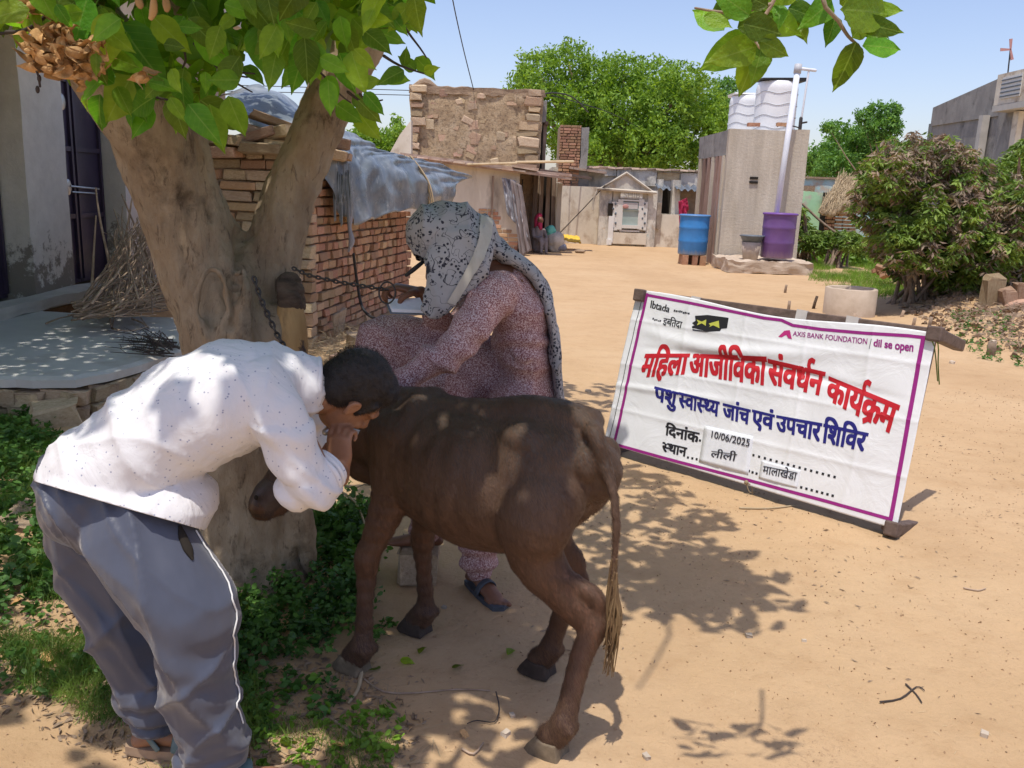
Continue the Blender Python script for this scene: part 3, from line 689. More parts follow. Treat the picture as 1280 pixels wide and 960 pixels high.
# ---- row with the low plastered room and the rubble upper room
def stone_house():
    t = thing('house', (-1.0, 22, 0), 'old rubble stone upper room with a low plastered room in front and an awning', 'house')
    m = MB(); rough_box(m, -2.86, .50, 23.0, 26.0, 1.9, 3.86, .05, 16, 2.5); m.build('upper_wall', 'rubble_plaster', t)
    m = MB(); rough_box(m, -2.9, .55, 22.97, 23.12, 3.80, 3.98, .05, 20, 3)
    m.tube([(-2.8, 23.05, 3.95), (-2.5, 23.05, 4.06), (-2.2, 23.05, 3.96)], [.05, .12, .04], 8); m.build('coping', 'mud_mortar', t)
    ms = [worn_block('stone', 'rubble_stone', .16, k) for k in range(4)]+[worn_block('stone', 'sandstone', .16, k+9) for k in range(3)]; b = wloc(t)
    rs = random.Random(5)
    z = 2.0
    while z < 3.85:         # corner stones
        for x0, w in ((-2.84, rs.uniform(.2, .42)), (.45, -rs.uniform(.3, .6))):
            h = rs.uniform(.12, .24); o = link('stone', rs.choice(ms), t); o.location = Vector((x0+w/2, 22.99, z+.1))-b; o.scale = (abs(w), .22, h); o.rotation_euler = (0, rs.uniform(-.08, .08), rs.uniform(-.1, .1))
        z += .2
    for i in range(34):
        x = rs.uniform(-2.4, 0.0); z = rs.uniform(2.05, 3.85); o = link('stone', rs.choice(ms), t); s = rs.uniform(.10, .30)
        o.location = Vector((x, 23.035, z))-b; o.scale = (s, .10, s*rs.uniform(.5, .9)); o.rotation_euler = (0, rs.uniform(-.4, .4), rs.uniform(-.1, .1))
    # east side: timber posts and dark gaps
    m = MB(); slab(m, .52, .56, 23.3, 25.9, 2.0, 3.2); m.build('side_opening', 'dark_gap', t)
    m = MB(); slab(m, .40, .62, 23.2, 26.1, 3.22, 3.75); m.build('side_panel', 'grey_cement', t)
    for y in (23.4, 23.95, 24.5, 25.1, 25.7):
        m = MB(); m.box((.60, y, 2.6), (.10, .16, 1.25), None, .01); m.build('post', 'old_timber', t)
    m = MB(); m.box((.64, 24.6, 3.2), (.08, 2.9, .09), None, .01); m.build('lintel', 'cot_timber', t)
    # low room: plaster above, bricks showing at the lower right
    m = MB(); rough_box(m, -2.75, .0, 20.8, 22.9, 0, 2.02, .012, 14, 2); m.build('front_wall', 'old_plaster', t)
    masonry(t, 'brick', ['brick_red', 'brick_mud'], (-1.05, 20.78, 0), (1, 0, 0), (0, -1, 0), 1.07, 1.05, .24, .098, .12, .05, .15, skip=lambda x, z: z > .82+.3*math.sin(x*5) , limit=120, proud=.01, gap=.02)
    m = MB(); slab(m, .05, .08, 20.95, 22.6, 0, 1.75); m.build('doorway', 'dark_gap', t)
    m = MB(); m.box((-.62, 20.74, 1.3), (.05, .04, 1.0), None, .01); m.build('crack_strip', 'old_timber', t)
    m = MB(); rough_box(m, -.10, .60, 22.88, 22.98, 0, 1.95, .03, 8, 3); m.build('inner_wall', 'mud_mortar', t)
    # thin stone roof slabs along the edge of the low room, sagging to the right
    for i in range(11):
        x0 = -2.95+i*.28; z0 = 2.19-i*.026; m = MB(); m.box((x0+.14, 20.7, z0), (.27, .5, .035), Matrix.Rotation(.09+random.uniform(-.02, .02), 3, 'Y'), .006); m.build('roof_tile', 'roof_slab', t)
    m = MB(); m.box((-.9, 20.55, 1.98), (4.2, .07, .05), Matrix.Rotation(.085, 3, 'Y')); m.box((-1.2, 21.8, 2.07), (3.2, 2.3, .08), Matrix.Rotation(.085, 3, 'Y')); m.build('roof_slab', 'roof_slab', t)
    # awning of slabs over the doorway
    for i, (x, y, l, z, r) in enumerate(((.35, 20.9, 1.1, 1.90, .10), (.55, 21.6, 1.3, 1.88, .10), (.7, 22.3, 1.2, 1.93, .06), (.1, 20.75, .6, 2.0, .10))):
        m = MB(); m.box((x, y, z), (l, .62, .05), Matrix.Rotation(r, 3, 'Y') @ Matrix.Rotation(random.uniform(-.1, .1), 3, 'Z'), .012); m.build('awning_slab', 'roof_slab', t)
    m = MB(); m.tube([(-.1, 20.5, 2.12), (.5, 20.45, 2.15), (1.2, 20.45, 2.18)], .03, 7); m.tube([(-1.2, 20.45, 2.03), (-.1, 20.45, 2.10)], .025, 7); m.build('pole', 'straw', t)
    m = MB(); m.box((1.15, 22.6, 1.93), (1.3, .5, .06), Matrix.Rotation(.12, 3, 'Y')); m.build('dark_beam', 'cot_timber', t)
    for i, x in enumerate((.40, .56, .74, .90)):
        m = MB(); m.box((x, 22.7+.12*i, .95), (.11, .10, 1.9), Matrix.Rotation(random.uniform(-.02, .02), 3, 'Y'), .012); m.build('post', 'old_timber', t)
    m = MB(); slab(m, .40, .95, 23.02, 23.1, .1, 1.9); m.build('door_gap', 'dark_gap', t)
    m = MB(); rough_box(m, .98, 1.10, 22.9, 26.8, 0, 1.72, .02, 8, 2); m.build('side_wall', 'old_plaster', t)
    # roof junk: bent pipes on the roof line
    m = MB(); m.tube([at(672, 120, 23.5), at(690, 116, 24), at(715, 121, 25), at(735, 140, 26)], .02, 6); m.build('roof_wire', 'iron', t, True)
stone_house()
def rear_block():
    t = thing('outbuilding', (1.5, 27, 0), 'small roofless red brick outbuilding with a grey rendered side behind the stone house', 'outbuilding')
    m = MB(); slab(m, 1.14, 1.74, 26.56, 28.4, 0, 3.40); slab(m, 1.14, 1.97, 26.58, 28.4, 0, 2.1); m.build('wall', 'mud_mortar', t)
    masonry(t, 'brick', ['brick_red'], (1.12, 26.5, 1.55), (1, 0, 0), (0, -1, 0), .64, 1.88, .22, .085, .08, .05, .15, limit=90, proud=.006, gap=.02)
    m = MB(); rough_box(m, 1.76, 1.98, 26.5, 28.4, 2.1, 3.36, .02, 8, 3); m.build('side_panel', 'grey_cement', t)
    m = MB(); m.box((1.99, 27.1, 2.5), (.05, .16, .42)); m.build('slit_window', 'white_paint', t)
    m = MB(); m.box((2.0, 27.0, 2.13), (1.1, 1.5, .06), Matrix.Rotation(.10, 3, 'Y')); m.build('ledge', 'roof_slab', t)
    m = MB(); rough_box(m, 1.5, 2.06, 26.55, 26.9, 0, 2.08, .02, 8, 3); m.build('lower_wall', 'grey_cement', t)
rear_block()
def far_house():
    t = thing('house', (3.2, 26.5, 0), 'long low limewashed house with parapet and gabled doorway at the end of the yard', 'house')
    a = Vector((.9, 28.2, 0)); b = Vector((8.0, 24.6, 0)); u = (b-a).normalized(); n = Vector((u.y, -u.x, 0)); rot = Matrix((u, -n, Z)).transposed()
    def bx(px0, px1, z0, z1, y, th=.2, amp=.02, mat='weathered_limewash', name='wall', nn=12):
        p0 = at(px0, 300, y); p1 = at(px1, 300, y); m = MB(); rough_box(m, p0.x, p1.x, y, y+th, z0, z1, amp*.12, nn, 1.6); return m.build(name, mat, t)
    bx(686, 884, 0, 2.20, 26.9, 3.0, .03, nn=20, name='main_wall')
    for x0, x1, z0, z1 in ((700, 765, 2.0, 2.27), (766, 815, 1.75, 2.25), (845, 884, 1.72, 2.17)): bx(x0, x1, z0, z1, 26.8, .12, .02, name='parapet_panel', nn=8)
    bx(816, 843, 1.95, 2.16, 26.86, .1, .03, 'rubble_stone', 'parapet_gap', 6)
    # roof rim stones
    ms = [worn_block('coping_stone', 'roof_slab', .1, k) for k in range(3)]; bb = wloc(t)
    for i in range(24):
        x = 1.3+i*.24; o = link('coping_stone', ms[i % 3], t); o.location = Vector((x, 26.85+.02*(i % 3), 2.24+.03*nz((i, 0, 0))))-bb; o.scale = (.24, .3, .06); o.rotation_euler = (0, random.uniform(-.1, .1), random.uniform(-.1, .1))
    bx(692, 747, 0, 1.66, 26.0, .22, .02, 'cream_plaster', 'yard_wall', 12)
    bx(747, 762, 0, 1.62, 25.7, .35, .02, 'weathered_limewash', 'pier', 8)
    bx(806, 818, 0, 1.62, 25.7, .35, .02, 'weathered_limewash', 'pier', 8)
    # gable over the doorway
    g0 = at(750, 236, 25.6); g1 = at(817, 241, 25.6); ap = at(783, 216, 25.6)
    m = MB(); m.add([g0, g1, ap, g0+Vector((0, .25, 0)), g1+Vector((0, .25, 0)), ap+Vector((0, .25, 0))], [(0, 1, 2), (5, 4, 3), (0, 3, 4, 1), (1, 4, 5, 2), (2, 5, 3, 0)]); m.build('gable', 'weathered_limewash', t)
    m = MB()
    for p, q in ((g0, ap), (g1, ap)): m.tube([p-Vector((0, .04, 0)), q-Vector((0, .04, 0))], .035, 6)
    m.tube([g0-Vector((.05, .06, 0)), g1-Vector((-.05, .06, 0))], .045, 6); m.tube([g0-Vector((.02, .06, 0)), at(743, 246, 25.6), at(741, 262, 25.6)], .03, 6); m.build('gable_moulding', 'old_plaster', t)
    bx(763, 806, .0, 1.60, 25.75, .3, .01, 'cream_plaster', 'doorway_wall', 8)
    # window with frame and panes
    y = 25.68
    def fr(px0, py0, px1, py1, d=0, mat='relief_white', name='frame', th=.05, parent=None):
        a = at(px0, py0, y-d); c = at(px1, py1, y-d); m = MB(); m.box((a+c)/2, (abs(c.x-a.x), th, abs(a.z-c.z))); return m.build(name, mat, parent or t)
    wdw = fr(777, 252, 799, 282, .02, 'window_glass', 'window')
    fr(773, 249, 777, 287, .05, name='frame', parent=wdw); fr(799, 249, 803, 287, .05, name='frame', parent=wdw)
    fr(777, 281, 799, 286, .06, name='frame', parent=wdw); fr(777, 249, 799, 252, .06, name='frame', parent=wdw); fr(778, 262, 799, 263, .07, name='glazing_bar', parent=wdw)
    fr(779, 253, 797, 261.5, .055, 'sheer_tape', 'upper_pane', parent=wdw)
    k = MB(); k.ell(at(782, 258, y-.1), (.09, .02, .06)); k.build('pink_mark', 'pink_propeller', wdw)
    fr(774, 287, 799, 290, .04, 'sheer_tape', 'sill')
    fr(765, 290, 807, 306, .03, 'cream_plaster', 'plinth')
    fr(776, 239, 803, 249, .03, 'relief_white', 'name_panel'); 
    for px in (768, 804.5): 
        p = fr(px-3, 252, px+3, 288, .035, 'relief_white', 'pilaster')
        for k in range(6):
            q = MB(); q.ell(at(px+(-1.5 if k % 2 else 1.5), 255+k*6, y-.07), (.03, .02, .04), seg=6, rings=5); q.build('flower_motif', 'grey_tub', p)
    fr(760.5, 254, 765.5, 270, .04, 'dark_gap', 'slit_opening'); fr(761, 270, 765.5, 303, .08, 'white_paint', 'door_jamb'); fr(758, 299, 764, 306, .12, 'white_paint', 'jamb_foot')
    # raised lettering over the window
    cu = bpy.data.curves.new('name_lettering', 'FONT'); cu.body = 'SHIB'; cu.size = .24; cu.extrude = .008; cu.align_x = 'CENTER'
    cu.materials.append(MATS['pale_cement']); o0 = bpy.data.objects.new('tmp', cu); COL.objects.link(o0); dg = bpy.context.evaluated_depsgraph_get(); dg.update()
    o = link('name_lettering', bpy.data.meshes.new_from_object(o0.evaluated_get(dg)), t); bpy.data.objects.remove(o0); o.location = at(789.5, 247.5, y-.10)-wloc(t); o.rotation_euler = (R(90), 0, 0)
    # right-hand range of the house: brown mud dado, two openings under corrugated sheets
    bx(818, 885, 0, .95, 25.9, .2, .02, 'cream_plaster', 'dado', 10); 
    bx(824, 835, .96, 1.72, 26.5, .1, .01, 'dark_gap', 'opening', 3); bx(846, 872, .96, 1.72, 26.5, .1, .01, 'mud_mortar', 'opening', 3)
    bx(836, 846, .96, 1.95, 26.2, .3, .02, 'weathered_limewash', 'pier', 5); bx(873, 884, .96, 1.95, 26.2, .3, .02, 'weathered_limewash', 'pier', 5)
    bx(818, 824, .96, 1.95, 26.2, .3, .02, 'weathered_limewash', 'pier', 5); 
    for x0, x1 in ((822, 838), (845, 878)):
        p0 = at(x0, 240, 25.9); p1 = at(x1, 242, 25.9); m = MB(); L = p1.x-p0.x
        m.grid(lambda u, v: (p0.x+u*L, 26.5-v*.7, 1.80-v*.14+.035*math.sin(u*L*2*math.pi/.19)), max(24, int(L*50)), 4, .01); m.build('corrugated_sheet', 'grey_tub', t, True)
    m = MB(); rough_box(m, at(836, 0, 25.8).x, at(846, 0, 25.8).x, 25.78, 25.86, .55, 1.28, .03, 6, 4); m.build('bare_patch', 'bare_render', t)
    m = MB(); m.tube([at(700, 291, 25.8), at(728, 262, 25.7), at(756, 232, 25.5)], .014, 5); m.build('slack_wire', 'cable_black', t)
far_house()
def cloth(name, mat, quad, label, cat, amp=.05, folds=6, nu=24, nv=30, y=None, taper=.15):
    """hanging cloth: quad of four points (top left, top right, bottom right, bottom left)"""
    a, b, c, d = quad; n = (b-a).cross(d-a).normalized()
    def fn(u, v):
        p = a.lerp(b, u).lerp(d.lerp(c, u), v); return p+n*(amp*math.sin(u*folds*math.pi+2*nz((u*2, v*2, 1)))*(.4+.6*v)+amp*.8*fz((u*3, v*3, 4)))
    m = MB(); m.grid(fn, nu, nv, .006); return tag(m.build(name, mat, None, True, loc=(a+b)/2), label, cat)
cloth('hanging_shawl', 'rag_cloth', (at(627, 222, 20.6), at(645, 226, 20.55), at(662, 300, 20.45), at(634, 268, 20.5)), 'grey and white shawl hanging from the awning of the stone house', 'shawl', .07, 6)
cloth('hanging_blanket', 'dusty_cloth', (at(638, 224, 20.5), at(652, 232, 20.45), at(665, 312, 20.4), at(650, 322, 20.4)), 'long dusty brown blanket hanging beside the dark doorway', 'blanket', .05, 5)
cloth('red_garment', 'red_cloth', (at(848, 252, 24.0), at(859, 247, 24.0), at(861, 262, 24.0), at(849, 283, 24.0)), 'crimson garment hanging on the wall behind the blue drum', 'garment', .05, 5)
m = MB(); p = at(632, 264, 20.5)
def sack(name, px, py, y, r, mat, label, cat='sack', flatz=1.0, seed=0):
    m = MB(); c = at(px, py, y); m.ell(c, (r, r*.8, r*flatz), seg=24, rings=18)
    m.v = [tuple(Vector(v)+(Vector(v)-c).normalized()*r*.35*fz(Vector(v)+Vector((seed, 0, 0)), 2.4/r*.25)) for v in m.v]
    return tag(m.build(name, mat, None, True, loc=c), label, cat)
sack('sack', 686, 304, 22.2, .20, 'white_sack', 'dirty white sack in the doorway next to the teal cloth', seed=1)
sack('sack', 693, 303, 22.0, .22, 'white_sack', 'bulging grey-white sack beneath the teal cloth', seed=2, flatz=1.2)
sack('sack', 701, 309, 22.0, .16, 'rag_cloth', 'small ragged grey sack at the right end of the sacks', seed=5, flatz=.6)
sack('cloth_bundle', 688, 288, 22.0, .15, 'teal_cloth', 'teal cloth bundle on top of the white sacks', 'cloth', .8, 3)
m = MB(); q = [at(697, 301, 23.2), at(726, 306, 23.0), at(724, 298, 23.6), at(700, 295, 23.8)]
m.grid(lambda u, v: q[0].lerp(q[1], u).lerp(q[3].lerp(q[2], u), v)+Z*(.05+.06*abs(fz((u*4, v*3, 0)))), 24, 16, .03)
tag(m.build('yellow_sack', 'yellow_sack', None, True, loc=q[0]), 'flat yellow plastic sack spread on the sand by the yard wall', 'sack')
m = MB(); c = G(725, 314, .05); m.ell(c, (.14, .12, .05)); tag(m.build('ground_stone', 'mud_mortar', None, True, loc=c), 'small dark stone on the sand right of the yellow sack', 'stone')
# person in the shadowed doorway
def doorway_person():
    b = at(672, 315, 21.6); b.z = 0; t = thing('person', b, 'person in dark clothes and red scarf sitting in the doorway shade', 'person')
    m = MB(); X = Vector((1, 0, 0)); Y = Vector((0, 1, 0))
    m.tube([b+Z*.12, b+Z*.35, b+Z*.60], [.15, .14, .09], 14); m.ell(b+Vector((.02, 0, .80)), (.085, .095, .11)); m.tube([b+Z*.6, b+Vector((.01, 0, .74))], .045, 8)
    for s in (-1, 1):
        m.tube([b+Vector((s*.07, 0, .14)), b+Vector((.12+s*.06, -.25, .34)), b+Vector((.14+s*.06, -.35, .05)), b+Vector((.15+s*.06, -.43, .04))], [.07, .055, .04, .03], 10)
        m.tube([b+Vector((s*.13, 0, .56)), b+Vector((s*.16+.05, -.12, .38)), b+Vector((.14+s*.05, -.25, .38))], [.045, .035, .028], 10)
    me = fuse(m, 'body', .018, 3, off=b); link('body', me, t, 'rag_cloth' if False else 'dusty_cloth')
    m = MB(); m.ell(b+Vector((.03, -.02, .79)), (.08, .09, .1)); m.build('face', 'skin_woman', t, True)
    m = MB(); m.tube([b+Vector((-.02, .05, .6)), b+Vector((-.03, .03, .82)), b+Vector((.01, .0, .90))], [.09, .09, .07], 12); m.tube([b+Vector((.02, -.05, .7)), b+Vector((.05, -.08, .60))], [.07, .04], 10); m.build('scarf', 'red_cloth', t, True)
doorway_person()

# ---- block building with the tanks
def block_house():
    t = thing('outbuilding', (5.3, 20.5, 0), 'stained cement outbuilding with a row of doors, under two white water tanks', 'outbuilding')
    x0, x1, y0, y1 = 4.50, 6.20, 19.5, 22.6; H = 2.97
    m = MB(); rough_box(m, x0, x1, y0, y0+.16, 0, H, .004, 20, 2); m.build('front_wall', 'stained_render', t)
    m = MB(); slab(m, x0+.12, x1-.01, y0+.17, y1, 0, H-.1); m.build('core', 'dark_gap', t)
    m = MB(); rough_box(m, x0-.01, x0+.15, y0+.165, y1, 2.42, H-.02, .012, 14, 3); m.build('parapet_band', 'grey_cement', t)
    m = MB(); slab(m, x0+.02, x1, y0+.165, y1, H-.09, H-.02); m.build('roof', 'pale_cement', t)
    for i, (y, w) in enumerate(((19.76, .12), (20.06, .10), (20.42, .14), (20.84, .12), (21.3, .16), (21.8, .12), (22.3, .16))):
        m = MB(); m.box((x0+.02, y, 1.21), (.12, w, 2.41), None, .006); m.build('post', 'pink_timber' if i % 3 else 'stained_render', t)
    for i, y in enumerate((19.92, 20.25, 20.63, 21.05, 21.55, 22.05)):
        m = MB(); m.box((x0+.08, y, 1.18), (.04, .2, 2.34)); d = m.build('door', 'pink_timber', t)
        if i == 2:
            for k in range(9): v = MB(); v.box((x0+.03, y, .7+k*.17), (.05, .15, .05)); v.build('vent_block', 'pale_cement', d)
    for dz in (0, .09):
        m = MB(); m.box((5.12+.0, y0-.012, 1.86+dz), (.18, .03, .05), None, .004); m.build('vent_slot', 'dark_gap', t)
    # tower-like front edge at the right: darker face set back
    m = MB(); rough_box(m, x1-.50, x1+.02, y0-.05, y0-.004, 0.0, H+.03, .012, 12, 3); m.build('corner_pier', 'stained_render', t)
    for px in (942, 978): m = MB(); m.box(at(px, 156, 19.6), (.26, .12, .07), None, .01); m.build('brick', 'brick_red', t)
block_house()
def tank(px, pt, pb, y, r, label):
    c = at(px, pb, y); h = at(px, pt, y).z-c.z; base = Vector((c.x, y, 2.88)); h = h+(c.z-2.88)
    t = thing('water_tank', base, label, 'water tank', 'water tanks on the outbuilding roof'); m = MB(); n = 60; prof = []
    for i in range(n+1):
        s = i/n; rr = r*(.97 if s < .02 else 1); rr = rr*(1-.10*max(0, (s-.85)/.15)**2)
        prof.append((rr, h*s))
    prof += [(r*.5, h*1.03), (.001, h*1.04)]; m.lathe(prof, base, 44)
    m.v = [tuple((Vector(v)-base)*1.0+base) for v in m.v]; m.build('shell', 'white_tank', t, True)
    for k in range(4):        # wavy moulded ribs
        m = MB(); z = h*(.16+k*.21); q = []
        for i in range(49):
            th = 2*math.pi*i/48; q.append(base+Vector((math.cos(th)*r*1.005, math.sin(th)*r*1.005, z+.028*math.sin(th*5+1))))
        m.tube(q, .009, 6, sub=1); m.build('rib', 'tank_rib', t, True)
    m = MB(); m.box(base+Vector((.05, 0, h*1.03)), (r*2.1, r*1.7, .03), None, .03); m.build('lid_sheet', 'cable_black' if px > 950 else 'white_tank', t)
tank(967, 103, 158, 20.4, .455, 'front white ribbed water tank with a dark sheet for a lid')
tank(932, 121, 160, 21.9, .43, 'rear white ribbed water tank, half hidden by the front tank')
def pipes():
    t = thing('drain_pipe', G(970, 330), 'thick white plastic pipe leaning from the purple drum past the roof', 'pipe')
    a = at(970, 272, 18.75); b = at(997, 88, 19.15); m = MB(); m.tube([a, (a+b)/2, b], .062, 16, cap='flat', sub=1); m.build('tube', 'pvc_white', t, True)
    d = (b-a).normalized(); m = MB(); m.tube([b-d*.06, b+d*.12], .078, 16, cap='flat'); m.build('socket', 'tank_rib', t, True)
    t = thing('vent_pipe', at(1000, 165, 19.8), 'thin white pipe with a T-shaped top on the outbuilding roof', 'pipe')
    a = at(1000, 160, 19.8); b = at(1011, 88, 19.8); m = MB(); m.tube([a, b], .022, 10); m.build('tube', 'pvc_white', t, True)
    m = MB(); m.tube([at(1002, 86, 19.8), at(1019, 88, 19.8)], .035, 10); m.build('cross_piece', 'pvc_white', t, True)
    m = MB(); m.tube([a+Z*.2, a-Z*.15], .04, 8); m.tube([a, at(980, 155, 19.7), at(972, 158, 19.8)], .014, 8); m.tube([a+Z*.1, a+Vector((.1, -.1, .12))], .02, 6); m.build('valve', 'iron', t, True)
pipes()
def drum(px, ptop, pbot, y, r, mat, lid, label):
    zb = at(px, pbot, y).z; h = at(px, ptop, y).z-zb; c = at(px, (ptop+pbot)/2, y); base = Vector((c.x, y, max(zb, .01)))
    t = thing('drum', base, label, 'drum'); prof = [(.001, 0), (r*.93, 0), (r*.97, .03*h), (r*.97, .30*h), (r*1.0, .33*h), (r*.985, .36*h), (r*.985, .64*h), (r*1.015, .67*h), (r*.99, .70*h), (r*.99, .93*h), (r*1.0, .95*h)]
    m = MB(); m.lathe(prof, base, 40); m.build('shell', mat, t, True)
    m = MB(); m.lathe([(r*1.0, .95*h), (r*1.06, .955*h), (r*1.06, .985*h), (r*.98, 1.0*h), (r*.9, .985*h), (.001, .985*h)], base, 40); m.build('rim', lid, t, True)
    return t, base, r, h
t, base, r, h = drum(867, 268, 318, 19.9, .335, 'blue_plastic', 'blue_lid_plastic', 'blue plastic drum standing on low brick supports beside the outbuilding')
for dx in (-.2, .02, .2):
    m = MB(); m.box(base+Vector((dx, -.05, -base.z/2-.005)), (.12, .5, base.z+.01), None, .01); tag(m.build('brick_support', 'brick_red', None, loc=base+Vector((dx, -.05, -base.z/2))), 'brick support under the %s of the blue drum' % ('left side' if dx < -.1 else 'middle' if dx < .1 else 'right side'), 'brick')
drum(973, 266, 322, 18.35, .34, 'purple_plastic', 'purple_lid_plastic', 'purple plastic drum standing on the cement platform')
def platform():
    m = MB(); t = Vector((5.3, 18.5, 0)); rough_box(m, 4.35, 6.12, 17.95, 19.42, .0, .26, .05, 22, 4)
    tag(m.build('platform', 'ring_concrete', None, loc=t), 'broken-edged cement platform under the purple drum and the tub', 'platform')
platform()
def tub():
    b = at(938, 318, 18.3); b.z = .27
    t = thing('bucket', b, 'clay-coloured bucket with a dark tub set in its mouth on the platform', 'bucket')
    m = MB(); m.lathe([(.001, 0), (.15, 0), (.20, .36), (.185, .36), (.14, .03), (.001, .03)], b, 28); m.build('pail', 'bucket_clay', t, True)
    m = MB(); m.lathe([(.001, .33), (.17, .33), (.235, .47), (.255, .475), (.255, .50), (.225, .50), (.16, .37), (.001, .37)], b, 28); m.build('tub', 'grey_tub', t, True)
tub()
# ---- walls and thatch at the right
def thatch_hut():
    t = thing('hut', (9.3, 26, 0), 'small hut with a sagging thatched roof and pale green wall', 'hut')
    p = lambda x, y, d: at(x, y, d)
    m = MB(); rough_box(m, p(1018, 0, 25).x, p(1056, 0, 25).x, 25.0, 25.15, 0, 1.75, .03, 12, 3); m.build('wall', 'green_paint', t)
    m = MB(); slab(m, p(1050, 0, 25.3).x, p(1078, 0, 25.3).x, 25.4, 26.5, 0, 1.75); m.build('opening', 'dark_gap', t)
    masonry(t, 'brick', ['brick_red', 'brick_mud'], (p(1066, 0, 25).x, 25.1, 0), (1, 0, 0), (0, -1, 0), .9, 1.2, .25, .1, .15, .07, .2, limit=60, gap=.02)
    m = MB(); a, b, c, d = p(1022, 268, 24.5), p(1078, 262, 24.5), p(1078, 224, 26), p(1048, 224, 26)
    m.grid(lambda u, v: a.lerp(b, u).lerp(d.lerp(c, u), v)+Z*(.12*fz((u*5, v*5, 0))+.05), 40, 24, .12); th = m.build('thatch', 'thatch', t, True)
    n = 1500; P = []; Y = []
    for i in range(n):
        u, v = random.random(), random.random()**1.3; q = a.lerp(b, u).lerp(d.lerp(c, u), v)+Z*(.10+.12*fz((u*5, v*5, 0))); P.append(q); dd = (a-d).normalized()+Vector((random.uniform(-.4, .4), 0, random.uniform(-.4, .1))); Y.append(dd*random.uniform(.1, .28))
    P = np.array(P); Y = np.array(Y); X = np.cross(Y, rng.normal(size=Y.shape)); X = X/np.linalg.norm(X, axis=1, keepdims=True)*.012
    scatter('straw', 'straw', P, X, Y, BLADE, th, off=wloc(th))
thatch_hut()
m = MB(); rough_box(m, 8.3, 12.5, 27.3, 27.5, 0, 2.15, .03, 20, 2); b = m.build('yard_wall', 'teal_paint', None, loc=(10, 27.4, 0)); tag(b, 'peeling turquoise and bare plaster wall behind the thatched hut', 'wall')
m = MB(); slab(m, 8.25, 12.5, 27.25, 27.55, 2.16, 2.22); m.build('coping', 'mud_mortar', b); 
m = MB(); slab(m, 8.72, 9.05, 27.24, 27.29, 1.62, 1.95); m.build('niche', 'mud_mortar', b)
# spoil bricks near the bush
ms = [worn_block('brick', 'brick_red', .1, k+40) for k in range(3)]
heap = thing('brick_heap', G(1125, 352, .1), 'heap of broken red bricks in front of the bush', 'brick heap'); hb = wloc(heap)
for i in range(46):
    o = link('brick', ms[i % 3], heap); px = random.gauss(1125, 12); py = 352-abs(random.gauss(0, 11))+3; q = G(px, 352, .1); z = max(.05, (352-py)*.014)+.08
    o.location = Vector((q.x, q.y+random.uniform(-.25, .3), z+.1))-hb; o.scale = (.2, .1, .08); o.rotation_euler = (random.uniform(-.5, .5), random.uniform(-.5, .5), random.uniform(0, 3))
# stone slabs in the bush's shade at the right edge
wl = thing('stone_wall', G(1250, 400, .3), 'broken stone wall with an upright slab in the shade right of the bush', 'wall'); wb = wloc(wl)
ms = [worn_block('stone', 'rubble_stone', .18, k+50) for k in range(4)]
for px, py, y, s in ((1240, 368, 11.6, (.26, .14, .50)), (1260, 374, 11.5, (.24, .18, .26)), (1272, 386, 11.4, (.28, .2, .22)), (1280, 366, 11.5, (.26, .2, .26)), (1290, 390, 11.3, (.3, .2, .24)), (1256, 390, 11.4, (.18, .16, .16))):
    o = link('stone', random.choice(ms), wl); o.location = at(px, py, y)-wb; o.scale = s; o.rotation_euler = (0, random.uniform(-.25, .25), random.uniform(-.3, .3))
def grey_house():
    t = thing('house', (14, 26, 0), 'grey cement two-storey house beyond the bush at the right edge', 'house')
    m = MB(); rough_box(m, 12.6, 17, 22.8, 24.0, 0, 4.05, .01, 10, 2); rough_box(m, 12.75, 17, 24.05, 28.1, 0, 4.35, .01, 10, 2); m.build('wall', 'grey_cement', t)
    m = MB(); m.add([(12.7, 23.9, 3.9), (12.7, 28.1, 3.9), (17, 28.1, 3.9), (17, 23.9, 3.9), (12.7, 23.9, 4.95), (12.7, 28.1, 4.45), (17, 28.1, 4.45), (17, 23.9, 4.95)], [(3, 2, 1, 0), (4, 5, 6, 7), (0, 1, 5, 4), (1, 2, 6, 5), (2, 3, 7, 6), (3, 0, 4, 7)]); m.build('parapet', 'grey_cement', t)
    m = MB(); slab(m, 14.4, 18, 28.12, 32, 0, 4.3); m.build('rear_room', 'grey_cement', t); m = MB(); slab(m, 14.75, 18, 28.6, 31, 4.3, 4.95); m.build('rear_parapet', 'cream_plaster', t)
    m = MB(); slab(m, 12.2, 13.6, 21.6, 23.6, 3.93, 4.08); m.build('balcony_floor', 'pale_cement', t); m = MB(); slab(m, 12.22, 13.6, 21.62, 21.7, 4.09, 4.85); slab(m, 12.22, 12.3, 21.7, 23.6, 4.09, 4.85); m.build('balcony_wall', 'cream_plaster', t)
    m = MB(); slab(m, 12.195, 12.215, 22.4, 23.3, 4.22, 4.75); gr = m.build('grille', 'relief_white', t)
    for k in range(5): m = MB(); slab(m, 12.18, 12.193, 22.4, 23.3, 4.26+k*.1, 4.29+k*.1); m.build('grille_bar', 'grey_tub', gr)
    m = MB(); slab(m, 12.2, 12.6, 21.5, 21.6, 4.3, 4.75); m.build('window', 'white_paint', t)
    m = MB(); slab(m, 12.5, 12.7, 24.6, 24.8, 0, 3.95); m.build('pillar', 'pale_cement', t); m = MB(); slab(m, 12.45, 12.59, 22.75, 23.0, 0, 3.9); m.build('pillar', 'cream_plaster', t)
    m = MB(); slab(m, 12.2, 12.59, 20.4, 22.6, 0, 2.45); slab(m, 12.59, 15, 20.4, 22.6, 0, 2.1); m.build('gate_wall', 'cream_plaster', t)
grey_house()
t = thing('wind_vane', at(1256, 112, 23.6), 'thin pole with a small pink three-bladed vane on the grey house roof', 'wind vane')
